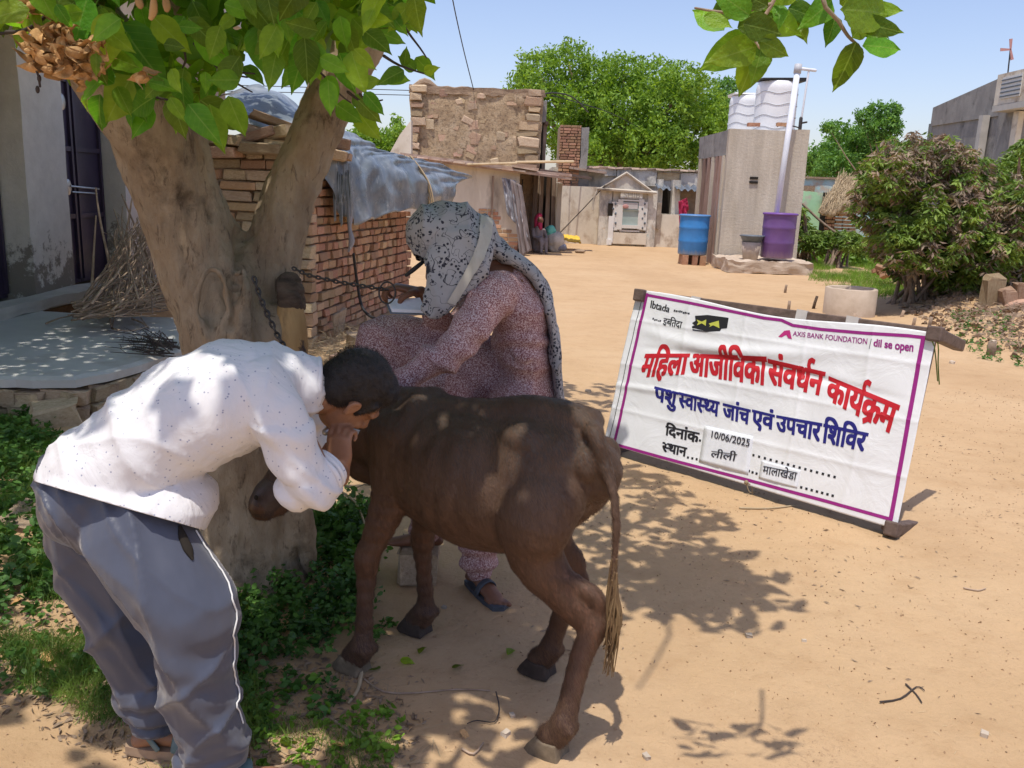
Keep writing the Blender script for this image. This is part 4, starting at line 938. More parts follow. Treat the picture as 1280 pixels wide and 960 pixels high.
m = MB(); p0 = at(1257, 118, 23.6); p1 = at(1263, 62, 23.6); m.tube([p0, p1], .018, 6); m.build('pole', 'iron', t)
for a in (100, 185, 290):
    m = MB(); d = Vector((math.cos(R(a)), 0, math.sin(R(a)))); q = Vector((-d.z, 0, d.x)); m.hexa([p1+q*.02-Vector((0, .02, 0)), p1-q*.02-Vector((0, .02, 0)), p1+d*.26-q*.05-Vector((0, .02, 0)), p1+d*.26+q*.03-Vector((0, .02, 0)), p1+q*.02, p1-q*.02, p1+d*.26-q*.05, p1+d*.26+q*.03]); m.build('blade', 'pink_propeller', t)
# background wall pieces behind the tarp
m = MB(); P = [at(486, 193, 22), at(514, 195, 22), at(514, 150, 22), at(500, 168, 22)]; m.add([p for p in P]+[p+Vector((0, .3, 0)) for p in P], [(0, 1, 2, 3), (7, 6, 5, 4), (0, 4, 5, 1), (1, 5, 6, 2), (2, 6, 7, 3), (3, 7, 4, 0)]); m.v = [(v[0], v[1], v[2]) for v in m.v]
m2 = MB(); slab(m2, P[0].x-.8, P[1].x, 22.02, 22.3, 0, P[0].z+.02); m.add(m2.v, m2.f)
tag(m.build('wall_stub', 'cream_plaster', None, loc=P[0]-Z*P[0].z), 'sloping plastered wall end left of the rubble stone house', 'wall')
# wires
def wire(name, pts, r, label, sub=6):
    m = MB(); m.tube(pts, r, 5, sub=sub); tag(m.build(name, 'cable_black', None, loc=pts[0]), label, 'wire')
wire('cable', [at(560, -40, 16), at(566, 0, 17), at(579, 60, 20), at(592, 112, 23)], .012, 'black service cable running from above to the rubble stone house')
a, b = at(250, 105, 45), at(512, 113, 45); wire('power_line', [at(180, 101, 45), a, (a+b)/2, b, at(560, 114, 45)], .02, 'thin power line in the sky, upper of the pair left of the stone house')
a, b = at(250, 113, 45), at(512, 119, 45); wire('power_line', [at(180, 110, 45), a, (a+b)/2, b, at(560, 121, 45)], .02, 'thin power line in the sky, lower of the pair left of the stone house')
wire('power_line', [at(690, 119, 24), at(760, 140, 30), at(800, 160, 36)], .014, 'thin wire from the stone house roof into the big tree')
# ---- concrete ring and stakes
def ring():
    c = (G(1030, 392)+G(1098, 396))/2; c = Vector((c.x, c.y+.1, 0)); t = thing('well_ring', c, 'short concrete well ring standing on the sand behind the banner', 'well ring'); r = .345; h = .37
    m = MB(); m.lathe([(r, -.05), (r, h-.01), (r-.01, h), (r-.05, h), (r-.06, h-.01), (r-.06, .0)], c, 48)
    m.v = [tuple(Vector(v)+Vector((0, 0, .01*nz(v, 6)))) for v in m.v]; m.build('ring', 'ring_concrete', t, True)
    m = MB(); m.ell(c, (r-.061, r-.061, .05)); m.build('earth_fill', 'sand', t, True)
ring()
for i, (px, py0, py1, lab) in enumerate(((985, 391, 376, 'cut brown stake nearest the top edge of the banner, thick and pale topped'), (981, 366, 356, 'small stake farthest back on the sand left of the well ring'), (1016, 386, 370, 'dark burnt stake just left of the concrete well ring'),
        (1064, 406, 392, 'short stake standing in front of the concrete well ring'), (1125, 400, 388, 'short stake to the right of the concrete well ring'), (1141, 409, 397, 'middle stake of the three right of the well ring'), (1160, 414, 396, 'forked leaning stake by the top right corner of the banner'), (1238, 446, 428, 'thick leaning stake on the sand far right of the banner'))):
    b = G(px, py1+ (py0-py1)); tp = at(px+random.uniform(2, 6), py1, b.y); m = MB(); rr = .022 if i != 7 else .045; m.tube([b-Z*.05, b.lerp(tp, .5), tp], [rr*1.1, rr, rr*.95], 8, cap='flat', sub=1)
    tag(m.build('stake', 'stick_wood' if i != 2 else 'charred_wood', None, True, loc=b), lab, 'stake')

# ================================================================ far trees and shrubs
def crown_points(blobs, n):
    vol = np.array([b[3]*b[4]*b[5] for b in blobs]); idx = rng.choice(len(blobs), n, p=vol**.8/np.sum(vol**.8)); d = rng.normal(size=(n, 3)); d /= np.linalg.norm(d, axis=1, keepdims=True)
    B = np.array(blobs)[idx]; rr = rng.uniform(.55, 1.0, size=(n, 1))**.5; bump = 1+.16*np.sin(d[:, :1]*9+idx[:, None])+.12*np.sin(d[:, 1:2]*13+idx[:, None]*2)
    return B[:, :3]+d*B[:, 3:6]*rr*bump
def far_tree(name, label, base, blobs, n, size, mat, trunk_r=.25, shape=LEAF4, limbs=True, cat='tree', group=None, droop=.2, cl=7, spread=2.2):
    t = thing(name, base, label, cat, group); m = MB(); base = Vector(base)
    top = Vector(blobs[0][:3]); m.tube([base-Z*.1, base.lerp(top, .4)+Vector((.1, 0, 0)), top], [trunk_r, trunk_r*.8, trunk_r*.4], 10)
    if limbs:
        for b in blobs[1:14]: q = Vector(b[:3]); m.tube([base.lerp(top, .45), base.lerp(q, .6)+Z*.2, q], [trunk_r*.5, trunk_r*.3, trunk_r*.12], 6)
    m.build('trunk', 'stick_wood', t, True)
    C = crown_points(blobs, n//cl); P = np.repeat(C, cl, 0)+rng.normal(size=(len(C)*cl, 3))*size*spread*.5
    X, Y = rand_frames(len(P), size, .4, 0, droop); scatter('crown', mat, P, X*.9, Y, shape, t, off=base)
    return t
def blobs_px(L, y, dy=2.0):
    out = []
    for px, py, rp in L:
        c = at(px, py, y+random.uniform(-dy, dy)*.4); r = rp*c.y/FPX; out.append((c.x, c.y, c.z, r, r*1.1, r*.85))
    return out
BT = blobs_px([(780, 150, 50), (675, 92, 30), (710, 78, 26), (660, 108, 22), (745, 100, 30), (780, 95, 28), (815, 100, 28), (850, 105, 28), (730, 130, 36), (870, 125, 30), (890, 140, 26), (830, 140, 40), (700, 130, 28), (760, 170, 40), (720, 180, 30), (820, 180, 40), (870, 170, 34), (690, 160, 26), (900, 160, 16), (735, 195, 26), (790, 200, 30), (850, 200, 30), (660, 125, 18)], 38, 4)
far_tree('shade_tree', 'large bright green spreading tree behind the far limewashed house', (4.4, 39, 0), BT, 62000, .085, 'far_leaf', .4, cl=10, spread=2.6)
BT = blobs_px([(920, 130, 16), (905, 112, 14), (915, 150, 18), (900, 165, 18), (915, 175, 18), (893, 140, 14), (925, 100, 7)], 44, 2)
far_tree('shade_tree', 'feathery lighter tree at the right end of the big tree, behind the tanks', (11, 44.5, 0), BT, 9000, .08, 'neem_leaf', .2)
BT = blobs_px([(465, 185, 22), (440, 178, 18), (490, 180, 18), (455, 165, 12), (500, 165, 10), (480, 195, 20), (430, 195, 16), (497, 152, 6)], 30, 2)
far_tree('shrub_tree', 'small green tree showing between the tree limb and the stone house', (-4.5, 30, 0), BT, 9000, .07, 'far_leaf', .12)
BT = blobs_px([(1060, 190, 30), (1030, 200, 22), (1090, 185, 24), (1050, 165, 14), (1075, 170, 16), (1020, 205, 18), (1100, 195, 26), (1125, 205, 20), (1045, 210, 26)], 33, 3)
far_tree('neem_tree', 'feathery green tree behind the turquoise wall, left of the bush', (12, 33.5, 0), BT, 16000, .075, 'neem_leaf', .16)
BT = blobs_px([(1093, 170, 10), (1078, 147, 9), (1095, 137, 9), (1117, 137, 9), (1112, 156, 12), (1090, 158, 9), (1036, 160, 8), (1100, 148, 7), (1120, 160, 8)], 31, 1)
far_tree('drumstick_tree', 'thin open tree with separate leaf tufts above the bush', (13.3, 31, 0), BT, 4200, .06, 'neem_leaf', .07, cl=6)
def bush(label, L, y, n, name='bush', green=.75, size=.058):
    B = blobs_px(L, y, 1.8); base = Vector((B[0][0], y, .2)); t = thing(name, base, label, 'bush'); m = MB()
    for i in range(14):
        q = Vector(B[i % len(B)][:3]); m.tube([base+Vector((random.uniform(-.3, .3), random.uniform(-.2, .2), -.2)), base.lerp(q, .5)+Vector((0, 0, .1)), q], [.035, .02, .008], 6)
    m.build('stem', 'stick_wood', t, True)
    # twigs that end in drooping whorls of narrow leaves
    C = crown_points(B, n//9); P = np.repeat(C, 9, 0); k = len(P); a = np.tile(np.arange(9)*2*np.pi/9, len(C))+np.repeat(rng.uniform(0, 6, len(C)), 9)
    Y = np.stack([np.cos(a), np.sin(a), -rng.uniform(.1, 1.3, k)], 1); Y /= np.linalg.norm(Y, axis=1, keepdims=True); s = size*rng.uniform(.7, 1.3, (k, 1)); Y *= s
    P = P+Y*.9+rng.normal(size=(k, 3))*.02; X = np.cross(Y, rng.normal(size=(k, 3))); X = X/np.linalg.norm(X, axis=1, keepdims=True)*s
    sel = np.repeat(np.array([.35*nz(c, .8)+.45*nz(c, 3.2)+.30*rng.normal() for c in C]) > (.1-green*.25), 9)
    scatter('leaf_whorl', 'shrub_leaf_green', P[sel], X[sel], Y[sel], LANCE, t, off=base); scatter('dry_leaf_whorl', 'shrub_leaf_mauve', P[~sel], X[~sel], Y[~sel], LANCE, t, off=base)
bush('tall bush with mauve-grey and green drooping leaves filling the right side', [(1170, 260, 60), (1140, 200, 34), (1170, 200, 34), (1115, 215, 34), (1105, 260, 38), (1095, 240, 26), (1200, 215, 34), (1225, 240, 36), (1255, 260, 44), (1150, 300, 46), (1190, 300, 50), (1230, 310, 46), (1270, 310, 44), (1120, 295, 34), (1290, 260, 40), (1200, 340, 40), (1180, 365, 26), (1255, 340, 34), (1130, 330, 22), (1310, 300, 40)], 12.7, 60000)
bush('small green sapling at the right edge below the grey house', [(1268, 200, 12), (1275, 185, 10), (1258, 208, 9), (1282, 205, 14)], 15, 1500, 'sapling', 3)
bush('leafy climbing shrub beside the purple drum', [(1003, 285, 10), (1001, 272, 7), (1010, 300, 12), (1004, 262, 5), (1015, 290, 8)], 21.5, 1800, 'shrub', 3, .07)
bush('low leafy shrub in front of the thatched hut', [(1040, 300, 16), (1065, 302, 14), (1025, 305, 12), (1058, 296, 10), (1078, 308, 12)], 20.5, 2600, 'shrub', 3, .07)
m = MB(); m.tube([at(1003, 255, 21.3), at(1030, 280, 21), at(1062, 302, 20.5)], .03, 7); tag(m.build('leaning_branch', 'stick_wood', None, True, loc=at(1030, 280, 21)), 'bare branch leaning across the green hut wall', 'branch')
# ================================================================ the forked tree
TREE = thing('shade_tree', (-1.05, 3.2, 0), 'thick forked tree with dented grey-brown bark in front of the shed', 'tree')
def trunk():
    m = MB(); A = lambda px, py, y: at(px, py, y)
    m.tube([A(318, 745, 3.16), A(316, 690, 3.2), A(312, 600, 3.2), A(306, 500, 3.2), A(300, 425, 3.2), A(268, 350, 3.19), A(244, 300, 3.17), A(221, 240, 3.13), A(198, 178, 3.08), A(160, 115, 3.0), A(90, 20, 2.9), A(30, -60, 2.8)],
           [.235, .200, .190, .195, .212, .190, .165, .150, .150, .145, .13, .11], 26, flat=1.0, sub=4)
    m.tube([A(322, 480, 3.2), A(330, 400, 3.22), A(343, 310, 3.24), A(363, 235, 3.27), A(390, 175, 3.29), A(420, 105, 3.32), A(452, 45, 3.38), A(490, -30, 3.45), A(530, -120, 3.5)],
           [.12, .118, .108, .098, .096, .097, .098, .095, .085], 22, sub=4)
    # buttress under the right limb, lip of bark, old branch collar, root flange
    m.tube([A(352, 700, 3.12), A(372, 640, 3.1), A(366, 560, 3.1), A(352, 470, 3.12), A(345, 410, 3.12)], [.03, .045, .05, .09, .10], 12)
    m.tube([A(388, 712, 3.15), A(382, 668, 3.1), A(375, 640, 3.08), A(366, 610, 3.1), A(362, 560, 3.12)], [.018, .040, .045, .035, .03], 12)
    m.tube([A(285, 362, 2.975), A(270, 335, 2.955), A(255, 345, 2.95), A(246, 375, 2.955), A(250, 402, 2.965), A(264, 428, 2.98)], [.010, .014, .016, .015, .014, .013], 10)
    m.tube([A(283, 365, 2.975), A(291, 385, 2.975), A(286, 405, 2.98), A(274, 425, 2.99)], [.02, .03, .028, .03], 10)
    m.tube([A(302, 335, 3.04), A(303, 370, 3.00), A(300, 410, 2.98), A(304, 450, 3.00)], [.02, .03, .035, .04], 10)
    m.tube([A(240, 745, 3.2), A(262, 712, 3.18), A(275, 660, 3.18)], [.05, .07, .08], 12)
    groove = [Vector((304, 288)), Vector((301, 330)), Vector((294, 372)), Vector((286, 410))]
    def dp(p):
        q = p.copy(); q.z *= .45; g_ = 0
        if .95 < p.z < 1.5 and p.y < 3.2:
            s = Vector(pj(p)); d_ = min((s-(a+(b-a)*max(0, min(1, (s-a).dot(b-a)/(b-a).length_squared)))).length for a, b in zip(groove, groove[1:])); g_ = -.035*math.exp(-(d_/6.5)**2)
        return g_+.016*fz(q, 4.5, 5)+.010*nz(q, 13)+.006*fz(q, 30, 3)-.011*max(0, nz((p.x*24, p.y*24, p.z*5))-.15)-.014*max(0, nz((p.x, p.y, p.z*.35), 11)-.2)
    me = fuse(m, 'trunk', .012, 3, off=TREE.location, disp=dp); link('trunk', me, TREE, 'bark')
    # pale cut face and charred stub on the right limb's foot
    m = MB(); m.tube([A(362, 384, 3.10), A(366, 420, 3.085), A(371, 470, 3.08)], [.052, .058, .045], 14, flat=.75); me = fuse(m, 'bare_wood', .010, 3, off=TREE.location, disp=lambda p: .006*fz(p, 9)); link('bare_wood', me, TREE, 'cut_wood')
    m = MB(); m.tube([A(361, 350, 3.13), A(363, 366, 3.11), A(364, 380, 3.10)], [.045, .055, .052], 14, flat=.8); me = fuse(m, 'dead_bark', .010, 2, off=TREE.location, disp=lambda p: .012*fz((p.x*.3, p.y, p.z), 26)); link('dead_bark', me, TREE, 'charred_wood')
trunk()
LD = -SUN
def leaf_mesh(k):
    rs = random.Random(k); n = 9; bend = rs.uniform(.1, .35); fold = rs.uniform(.12, .3); wid = rs.uniform(.52, .70); tw = rs.uniform(-.3, .3)
    v, f = [], []
    for i in range(n+1):
        t = i/n; wv = wid*.5*(math.sin(math.pi*min(1, t**.72))**.8)*(1-.25*t) if 0 < t < 1 else 0.0
        if t > .86: wv *= (1-t)/.14*.8+.0
        zc = -bend*t*t
        for s in (-1, -.5, 0, .5, 1):
            x = s*wv*(1+.05*rs.uniform(-1, 1)); z = zc+fold*abs(x)*(1-.3*abs(s))+.03*math.sin(t*9+s*3+k)*abs(s)+tw*x*t*.4
            v.append((x, t, z))
    for i in range(n):
        for j in range(4): a = i*5+j; f.append((a, a+1, a+6, a+5))
    me = bpy.data.meshes.new('leaf'); me.from_pydata(v, [], f); me.polygons.foreach_set('use_smooth', [True]*len(f)); me.materials.append(MATS['tree_leaf']); return me
LM = [leaf_mesh(k) for k in range(6)]
TB = wloc(TREE); NLEAF = [0]
def put_leaf(p, d, nrm, size):
    d = Vector(d).normalized(); nrm = Vector(nrm); x = d.cross(nrm)
    if x.length < 1e-3: x = d.orthogonal()
    x.normalize(); z = x.cross(d); M = Matrix((x, d, z)).transposed()
    o = link('leaf', random.choice(LM), TREE); o.location = Vector(p)-TB; o.rotation_euler = M.to_euler(); o.scale = (size, size, size); NLEAF[0] += 1
def twig(pts, r=.006, mat='dark_twig'):
    m = MB(); m.tube(pts, [r*(1-.5*i/(len(pts)-1)) for i in range(len(pts))], 6); return m.build('twig', mat, TREE, True)
# ---- big leaves seen against the sky at the upper right (photo px of base, tip, width hints)
TR = 1.75
def leaf_px(b, tpx, y, face=.0):
    a = at(b[0], b[1], y); c = at(tpx[0], tpx[1], y+random.uniform(-.05, .05)); v = c-a; s = v.length*1.12
    put_leaf(a, v, Vector((random.uniform(-.25, .25)+face, -1, random.uniform(-.2, .35))), s)
for b, e in (((905, 38), (869, 10)), ((880, 20), (912, 30)), ((945, 45), (880, 85)), ((928, 30), (978, 40)), ((938, 20), (895, -12)), ((950, 52), (928, 115)), ((953, 55), (945, 95)), ((985, 12), (1008, 46)), ((985, 10), (1028, 22)), ((975, 5), (975, 28)), ((960, 8), (925, -10)), ((1000, -12), (960, 0)),
             ((1045, 20), (1035, 52)), ((1050, 12), (1120, 14)), ((1055, 25), (1090, 8)), ((1065, 48), (1088, 20)), ((1078, 57), (1126, 58)), ((1070, 52), (1048, 112)), ((1072, 55), (1062, 92)), ((1050, 5), (1075, -15)), ((1090, 12), (1125, 12)), ((1020, -25), (1060, -10)), ((905, 12), (940, -20)), ((935, 8), (1000, 38)), ((922, 35), (965, 18)), ((1062, 22), (1108, 42)), ((946, 58), (900, 72)), ((948, 50), (985, 68)), ((890, 15), (930, 8)), ((1040, 0), (1015, 25)), ((1075, 30), (1125, 36))):
    leaf_px(b, e, TR+random.uniform(-.08, .08))
twig([at(1048, -70, 1.8)+Vector((0, .05, .5)), at(1048, -70, 1.8), at(1028, -4, TR), at(1048, 26, TR), at(1060, 45, TR), at(1072, 56, TR)], .006, 'stick_wood')
twig([at(1048, -70, 1.8), at(990, -40, TR), at(965, 5, TR), at(950, 30, TR), at(944, 50, TR), at(950, 60, TR)], .005, 'stick_wood')
twig([at(965, 5, TR), at(925, 15, TR), at(900, 15, TR), at(869, 10, TR)], .004, 'stick_wood'); twig([at(1072, 56, TR), at(1078, 64, TR)], .003)
# ---- leaves round the fork at the upper left: hand-placed edge leaves, then the dense mass above them
edge = [((0, 10), (25, 35)), ((45, 0), (20, 40)), ((70, 5), (88, 34)), ((85, 10), (55, 34)), ((110, -5), (88, 60)), ((118, 20), (75, 60)), ((140, 15), (128, 82)), ((150, 30), (195, 97)), ((175, 5), (185, 45)), ((190, 20), (235, 64)), ((235, 22), (272, 62)), ((250, 35), (282, 88)), ((165, 95), (130, 150)), ((125, 118), (120, 165)), ((108, 120), (102, 138)),
        ((180, 100), (150, 128)), ((195, 120), (160, 140)), ((192, 135), (165, 168)), ((215, 120), (228, 170)), ((235, 130), (268, 172)), ((250, 125), (300, 160)), ((262, 130), (276, 187)), ((285, 120), (304, 168)), ((300, 100), (262, 100)), ((230, 85), (222, 122)), ((150, 70), (185, 100)), ((170, 60), (160, 120)), ((205, 100), (180, 120)),
        ((290, 60), (298, 92)), ((300, 70), (270, 110)), ((322, 30), (330, 90)), ((345, 20), (320, 70)), ((372, 40), (346, 78)), ((385, 55), (362, 110)), ((380, 68), (395, 95)), ((400, 72), (432, 88)), ((408, 95), (418, 128)), ((410, 100), (412, 140)), ((425, 20), (432, 58)), ((432, 30), (445, 68)), ((440, 22), (470, 55)), ((420, 130), (448, 150)),
        ((448, 105), (475, 100)), ((480, 95), (508, 99)), ((505, 88), (478, 100)), ((505, 82), (508, 62)), ((520, 88), (500, 72)), ((530, 90), (545, 85)), ((520, 72), (540, 92)), ((445, 135), (468, 170)), ((440, 120), (462, 138)), ((455, 115), (478, 142)), ((448, 125), (472, 150)), ((480, 10), (505, 35)), ((500, 0), (520, 38)), ((460, 0), (490, 30)), ((240, 0), (262, 50)), ((310, 0), (345, 40)), ((395, 0), (410, 30)),
        ((445, 12), (500, 28)), ((470, -5), (518, 22)), ((360, 0), (385, 28)), ((280, 5), (320, 18)), ((200, 0), (215, 30)), ((350, 40), (300, 60))]
for b, e in edge: leaf_px(b, e, random.uniform(2.25, 2.75))
def lowlimit(x):
    P = [(-60, 20), (30, 18), (60, 25), (90, 60), (130, 90), (160, 125), (250, 140), (300, 95), (325, 60), (345, 72), (400, 90), (440, 70), (480, 28), (525, 5), (560, -20)]
    for (a, ya), (b, yb) in zip(P, P[1:]):
        if a <= x <= b: return ya+(yb-ya)*(x-a)/(b-a)
    return -30
while NLEAF[0] < 292:
    x = random.uniform(-30, 520); lim = lowlimit(x); y = lim-random.random()**1.3*(lim+60)
    if y < -45: continue
    d = random.uniform(2.2, 2.95); p = at(x, y, d); a = random.gauss(-90, 55); s = random.uniform(.055, .12)
    v = Vector((math.cos(R(a)), random.uniform(-.5, .2), math.sin(R(a))))
    put_leaf(p, v, Vector((random.uniform(-.8, .8), -1, random.uniform(-.3, .9))), s)
for pts in ([(495, 15), (510, 40), (525, 60), (533, 72)], [(480, 70), (500, 82), (530, 92)], [(375, 45), (385, 75), (405, 95), (425, 118), (438, 128)], [(435, 115), (455, 128), (478, 125)], [(450, 118), (470, 140)], [(243, 55), (262, 75), (300, 95), (318, 95)], [(262, 75), (290, 100), (315, 115)], [(180, 118), (210, 125), (240, 130)], [(0, 42), (30, 38), (55, 28)], [(230, 60), (232, 75), (228, 85)], [(290, 90), (318, 92)]):
    twig([at(a, b, 2.55+.02*i) for i, (a, b) in enumerate(pts)], .0045)
P_ = []
while len(P_) < 900:
    x = random.uniform(-40, 530); lim = lowlimit(x)-12; y = lim-random.random()*(lim+90)
    if lim > -10: P_.append(tuple(at(x, y, random.uniform(2.65, 3.15))))
X_, Y_ = rand_frames(len(P_), .048, .4, 0, .25); scatter('inner_leaves', 'tree_leaf_mass', P_, X_, Y_, LEAF6, TREE, off=TB)
# branches that carry the canopy, mostly above the frame
for pts, r in (([at(30, -60, 2.8), Vector((-1.75, 2.6, 2.5)), Vector((-2.0, 2.3, 3.1))], .09), ([at(95, 30, 2.9), Vector((-1.3, 2.5, 2.45)), Vector((-.9, 2.0, 2.9)), Vector((-.2, 1.5, 3.2))], .06),
               ([at(505, -30, 3.45), Vector((-.1, 3.3, 2.75)), Vector((.25, 2.9, 2.95)), Vector((.45, 2.5, 3.1))], .028), ([at(540, -120, 3.5), Vector((-.2, 3.6, 3.1)), Vector((.4, 3.9, 3.5))], .08),
               ([Vector((.0, 3.1, 2.9)), Vector((.3, 2.2, 3.3)), Vector((.1, 1.6, 3.4))], .012), ([at(200, 60, 2.7)+Vector((0, .3, 0)), Vector((-1.0, 2.3, 2.5)), Vector((-.7, 1.8, 2.6))], .03), ([Vector((-1.75, 2.6, 2.5)), Vector((-2.3, 3.6, 3.0)), Vector((-2.6, 4.8, 3.4))], .06), ([at(30, -60, 2.8), Vector((-1.9, 3.4, 3.0)), Vector((-2.9, 6, 3.8))], .07)):
    m = MB(); m.tube(pts, [r*(1-.6*i/(len(pts)-1)) for i in range(len(pts))], 10); m.build('branch', 'bark', TREE, True)
# canopy: leaves out of frame, laid where their shade falls in the photograph's place
def canopy():
    P = []
    shade = [([(700, 478), (765, 478), (760, 520), (700, 545)], 2.6), ([(640, 520), (760, 560), (900, 640), (935, 655), (880, 668), (938, 720), (860, 735), (860, 780), (790, 775), (760, 800), (700, 900), (600, 1000), (380, 1000), (420, 830), (300, 720), (360, 640)], 3.3)]
    def inside(poly, x, y):
        c = False; n = len(poly)
        for i in range(n):
            (x1, y1), (x2, y2) = poly[i], poly[i-1]
            if (y1 > y) != (y2 > y) and x < (x2-x1)*(y-y1)/(y2-y1)+x1: c = not c
        return c
    def gap(g): return nz((g.x, g.y, 0), 2.3)+.5*nz((g.x, g.y, 5), 5.5)-(.35 if -.7 < g.x < .45 and 2.3 < g.y < 3.6 else 0)
    def add(g, lo, hi, thr=.32):
        if gap(g) > thr: return
        for _ in range(4):
            h = random.uniform(lo, hi); p = g+SUN*(h/SUN.z); q = pj(p)
            if q is None or q[1] < -14 or q[0] < -20 or q[0] > 1300 or q[1] > 1000: P.append(p); return
    for poly, dens in shade:
        xs = [p[0] for p in poly]; ys = [p[1] for p in poly]; pts = []
        G4 = [G(*p) for p in poly]; gx0, gx1 = min(p.x for p in G4), max(p.x for p in G4); gy0, gy1 = min(p.y for p in G4), max(p.y for p in G4)
        n = int((gx1-gx0)*(gy1-gy0)*300*dens/3)
        for _ in range(n):
            g = Vector((random.uniform(gx0, gx1), random.uniform(gy0, gy1), 0)); q = pj(g)
            if not q or not inside(poly, q[0]+12*nz((g.x, g.y, 1), 6), q[1]+10*nz((g.x, g.y, 2), 6)): continue
            far = q[0] < 620 and q[1] > 860
            add(g, 2.0, 3.7, .10 if far else .62)
    # over porch, tree, man and the grass
    for _ in range(6500):
        g = Vector((random.uniform(-5.0, -.9), random.uniform(3.0, 9.5), 0)); 
        add(g, 2.6, 4.6, .45)
    for _ in range(9000):
        add(Vector((random.uniform(-5.0, -2.1), random.uniform(4.6, 9.2), 0)), 2.8, 4.8, .9)
    for _ in range(1500):
        g = Vector((random.uniform(-2.2, -.3), random.uniform(1.2, 3.2), 0)); add(g, 2.7, 3.9, -.08)
    for _ in range(1300):
        g = Vector((random.uniform(-.9, .25), random.uniform(2.2, 3.5), 0)); add(g, 2.8, 4.0, .35)
    for _ in range(420):
        k = random.random(); p = Vector((.45, 2.5, 3.1)).lerp(Vector((.52, 2.4, 3.0)), k)+Vector((random.gauss(0, .13), random.gauss(0, .13), random.uniform(-.15, .25))); q = pj(p)
        if q is None or q[1] < -14: P.append(p)
    beams = [(at(640, 590, 2.30), .060), (at(632, 630, 2.30), .055), (at(738, 560, 2.20), .055), (at(728, 590, 2.18), .04), (at(575, 880, 2.3), .06), (at(600, 855, 2.4), .05), (at(380, 470, 2.1), .06), (at(270, 500, 2.0), .07), (at(180, 540, 2.0), .08), (at(230, 470, 2.05), .05)]
    P = [p for p in P if all((p-t-SUN*max(0, (p-t).dot(SUN))).length > r for t, r in beams)]
    P = np.array([tuple(p) for p in P]); n = len(P); X, Y = rand_frames(n, .062, .3, .55, .05); Y[:, 2] *= .45; X[:, 2] *= .45
    scatter('canopy_leaves', 'tree_leaf_mass', P, X*1.05, Y, LEAF6, TREE, off=TB)
canopy()
# ---- dead curled leaves hanging in a cluster
def dead():
    t = thing('dead_leaf_cluster', at(85, 65, 2.35), 'bunch of curled orange-brown dead leaves caught under the left branch', 'dead leaves'); b = wloc(t)
    ms = []
    for k in range(4):
        me = leaf_mesh(30+k); me.materials.clear(); me.materials.append(MATS['dry_leaf'])
        for v in me.vertices: x, y, z = v.co; a = x*5; v.co = (math.sin(a)*.22, y*.9, z+.3*(1-math.cos(a))+.12*math.sin(y*8+k))
        me.name = 'dry_leaf'; ms.append(me)
    spots = [(68, 45, 16), (60, 65, 16), (78, 70, 18), (100, 75, 18), (95, 90, 16), (118, 72, 14), (110, 88, 12), (72, 35, 10), (120, 60, 10), (183, 95, 6), (30, 10, 8), (60, 85, 10), (45, 55, 6)]
    for px, py, r in spots:
        for _ in range(int(r*.95)):
            p = at(px+random.gauss(0, r*.5), py+random.gauss(0, r*.45), 2.32+random.uniform(-.04, .05)); o = link('dry_leaf', random.choice(ms), t); o.location = p-b
            o.rotation_euler = (random.uniform(0, 6), random.uniform(0, 6), random.uniform(0, 6)); s = random.uniform(.035, .075); o.scale = (s, s, s)
    m = MB(); m.tube([at(8, 40, 2.4), at(30, 38, 2.36), at(55, 22, 2.34), at(70, -10, 2.34)], .005, 6); m.tube([at(44, 62, 2.33), at(43, 80, 2.33), at(48, 95, 2.33), at(50, 108, 2.33)], .003, 5)
    for px, py in ((46, 84), (49, 98), (47, 112), (30, 44)): m.ell(at(px, py, 2.33), (.006, .005, .010), seg=6, rings=5)
    m.build('twig', 'dark_twig', t, True)
    for a in ((170, 0, 175, 10), (192, 2, 188, 24), (205, 0, 208, 14)): m = MB(); m.tube([at(a[0], a[1]-12, 2.3), at((a[0]+a[2])/2+2, (a[1]+a[3])/2, 2.3), at(a[2], a[3], 2.3)], [.006, .011, .006], 6, flat=.4); m.build('dead_petiole', 'dry_leaf', t, True)
dead()

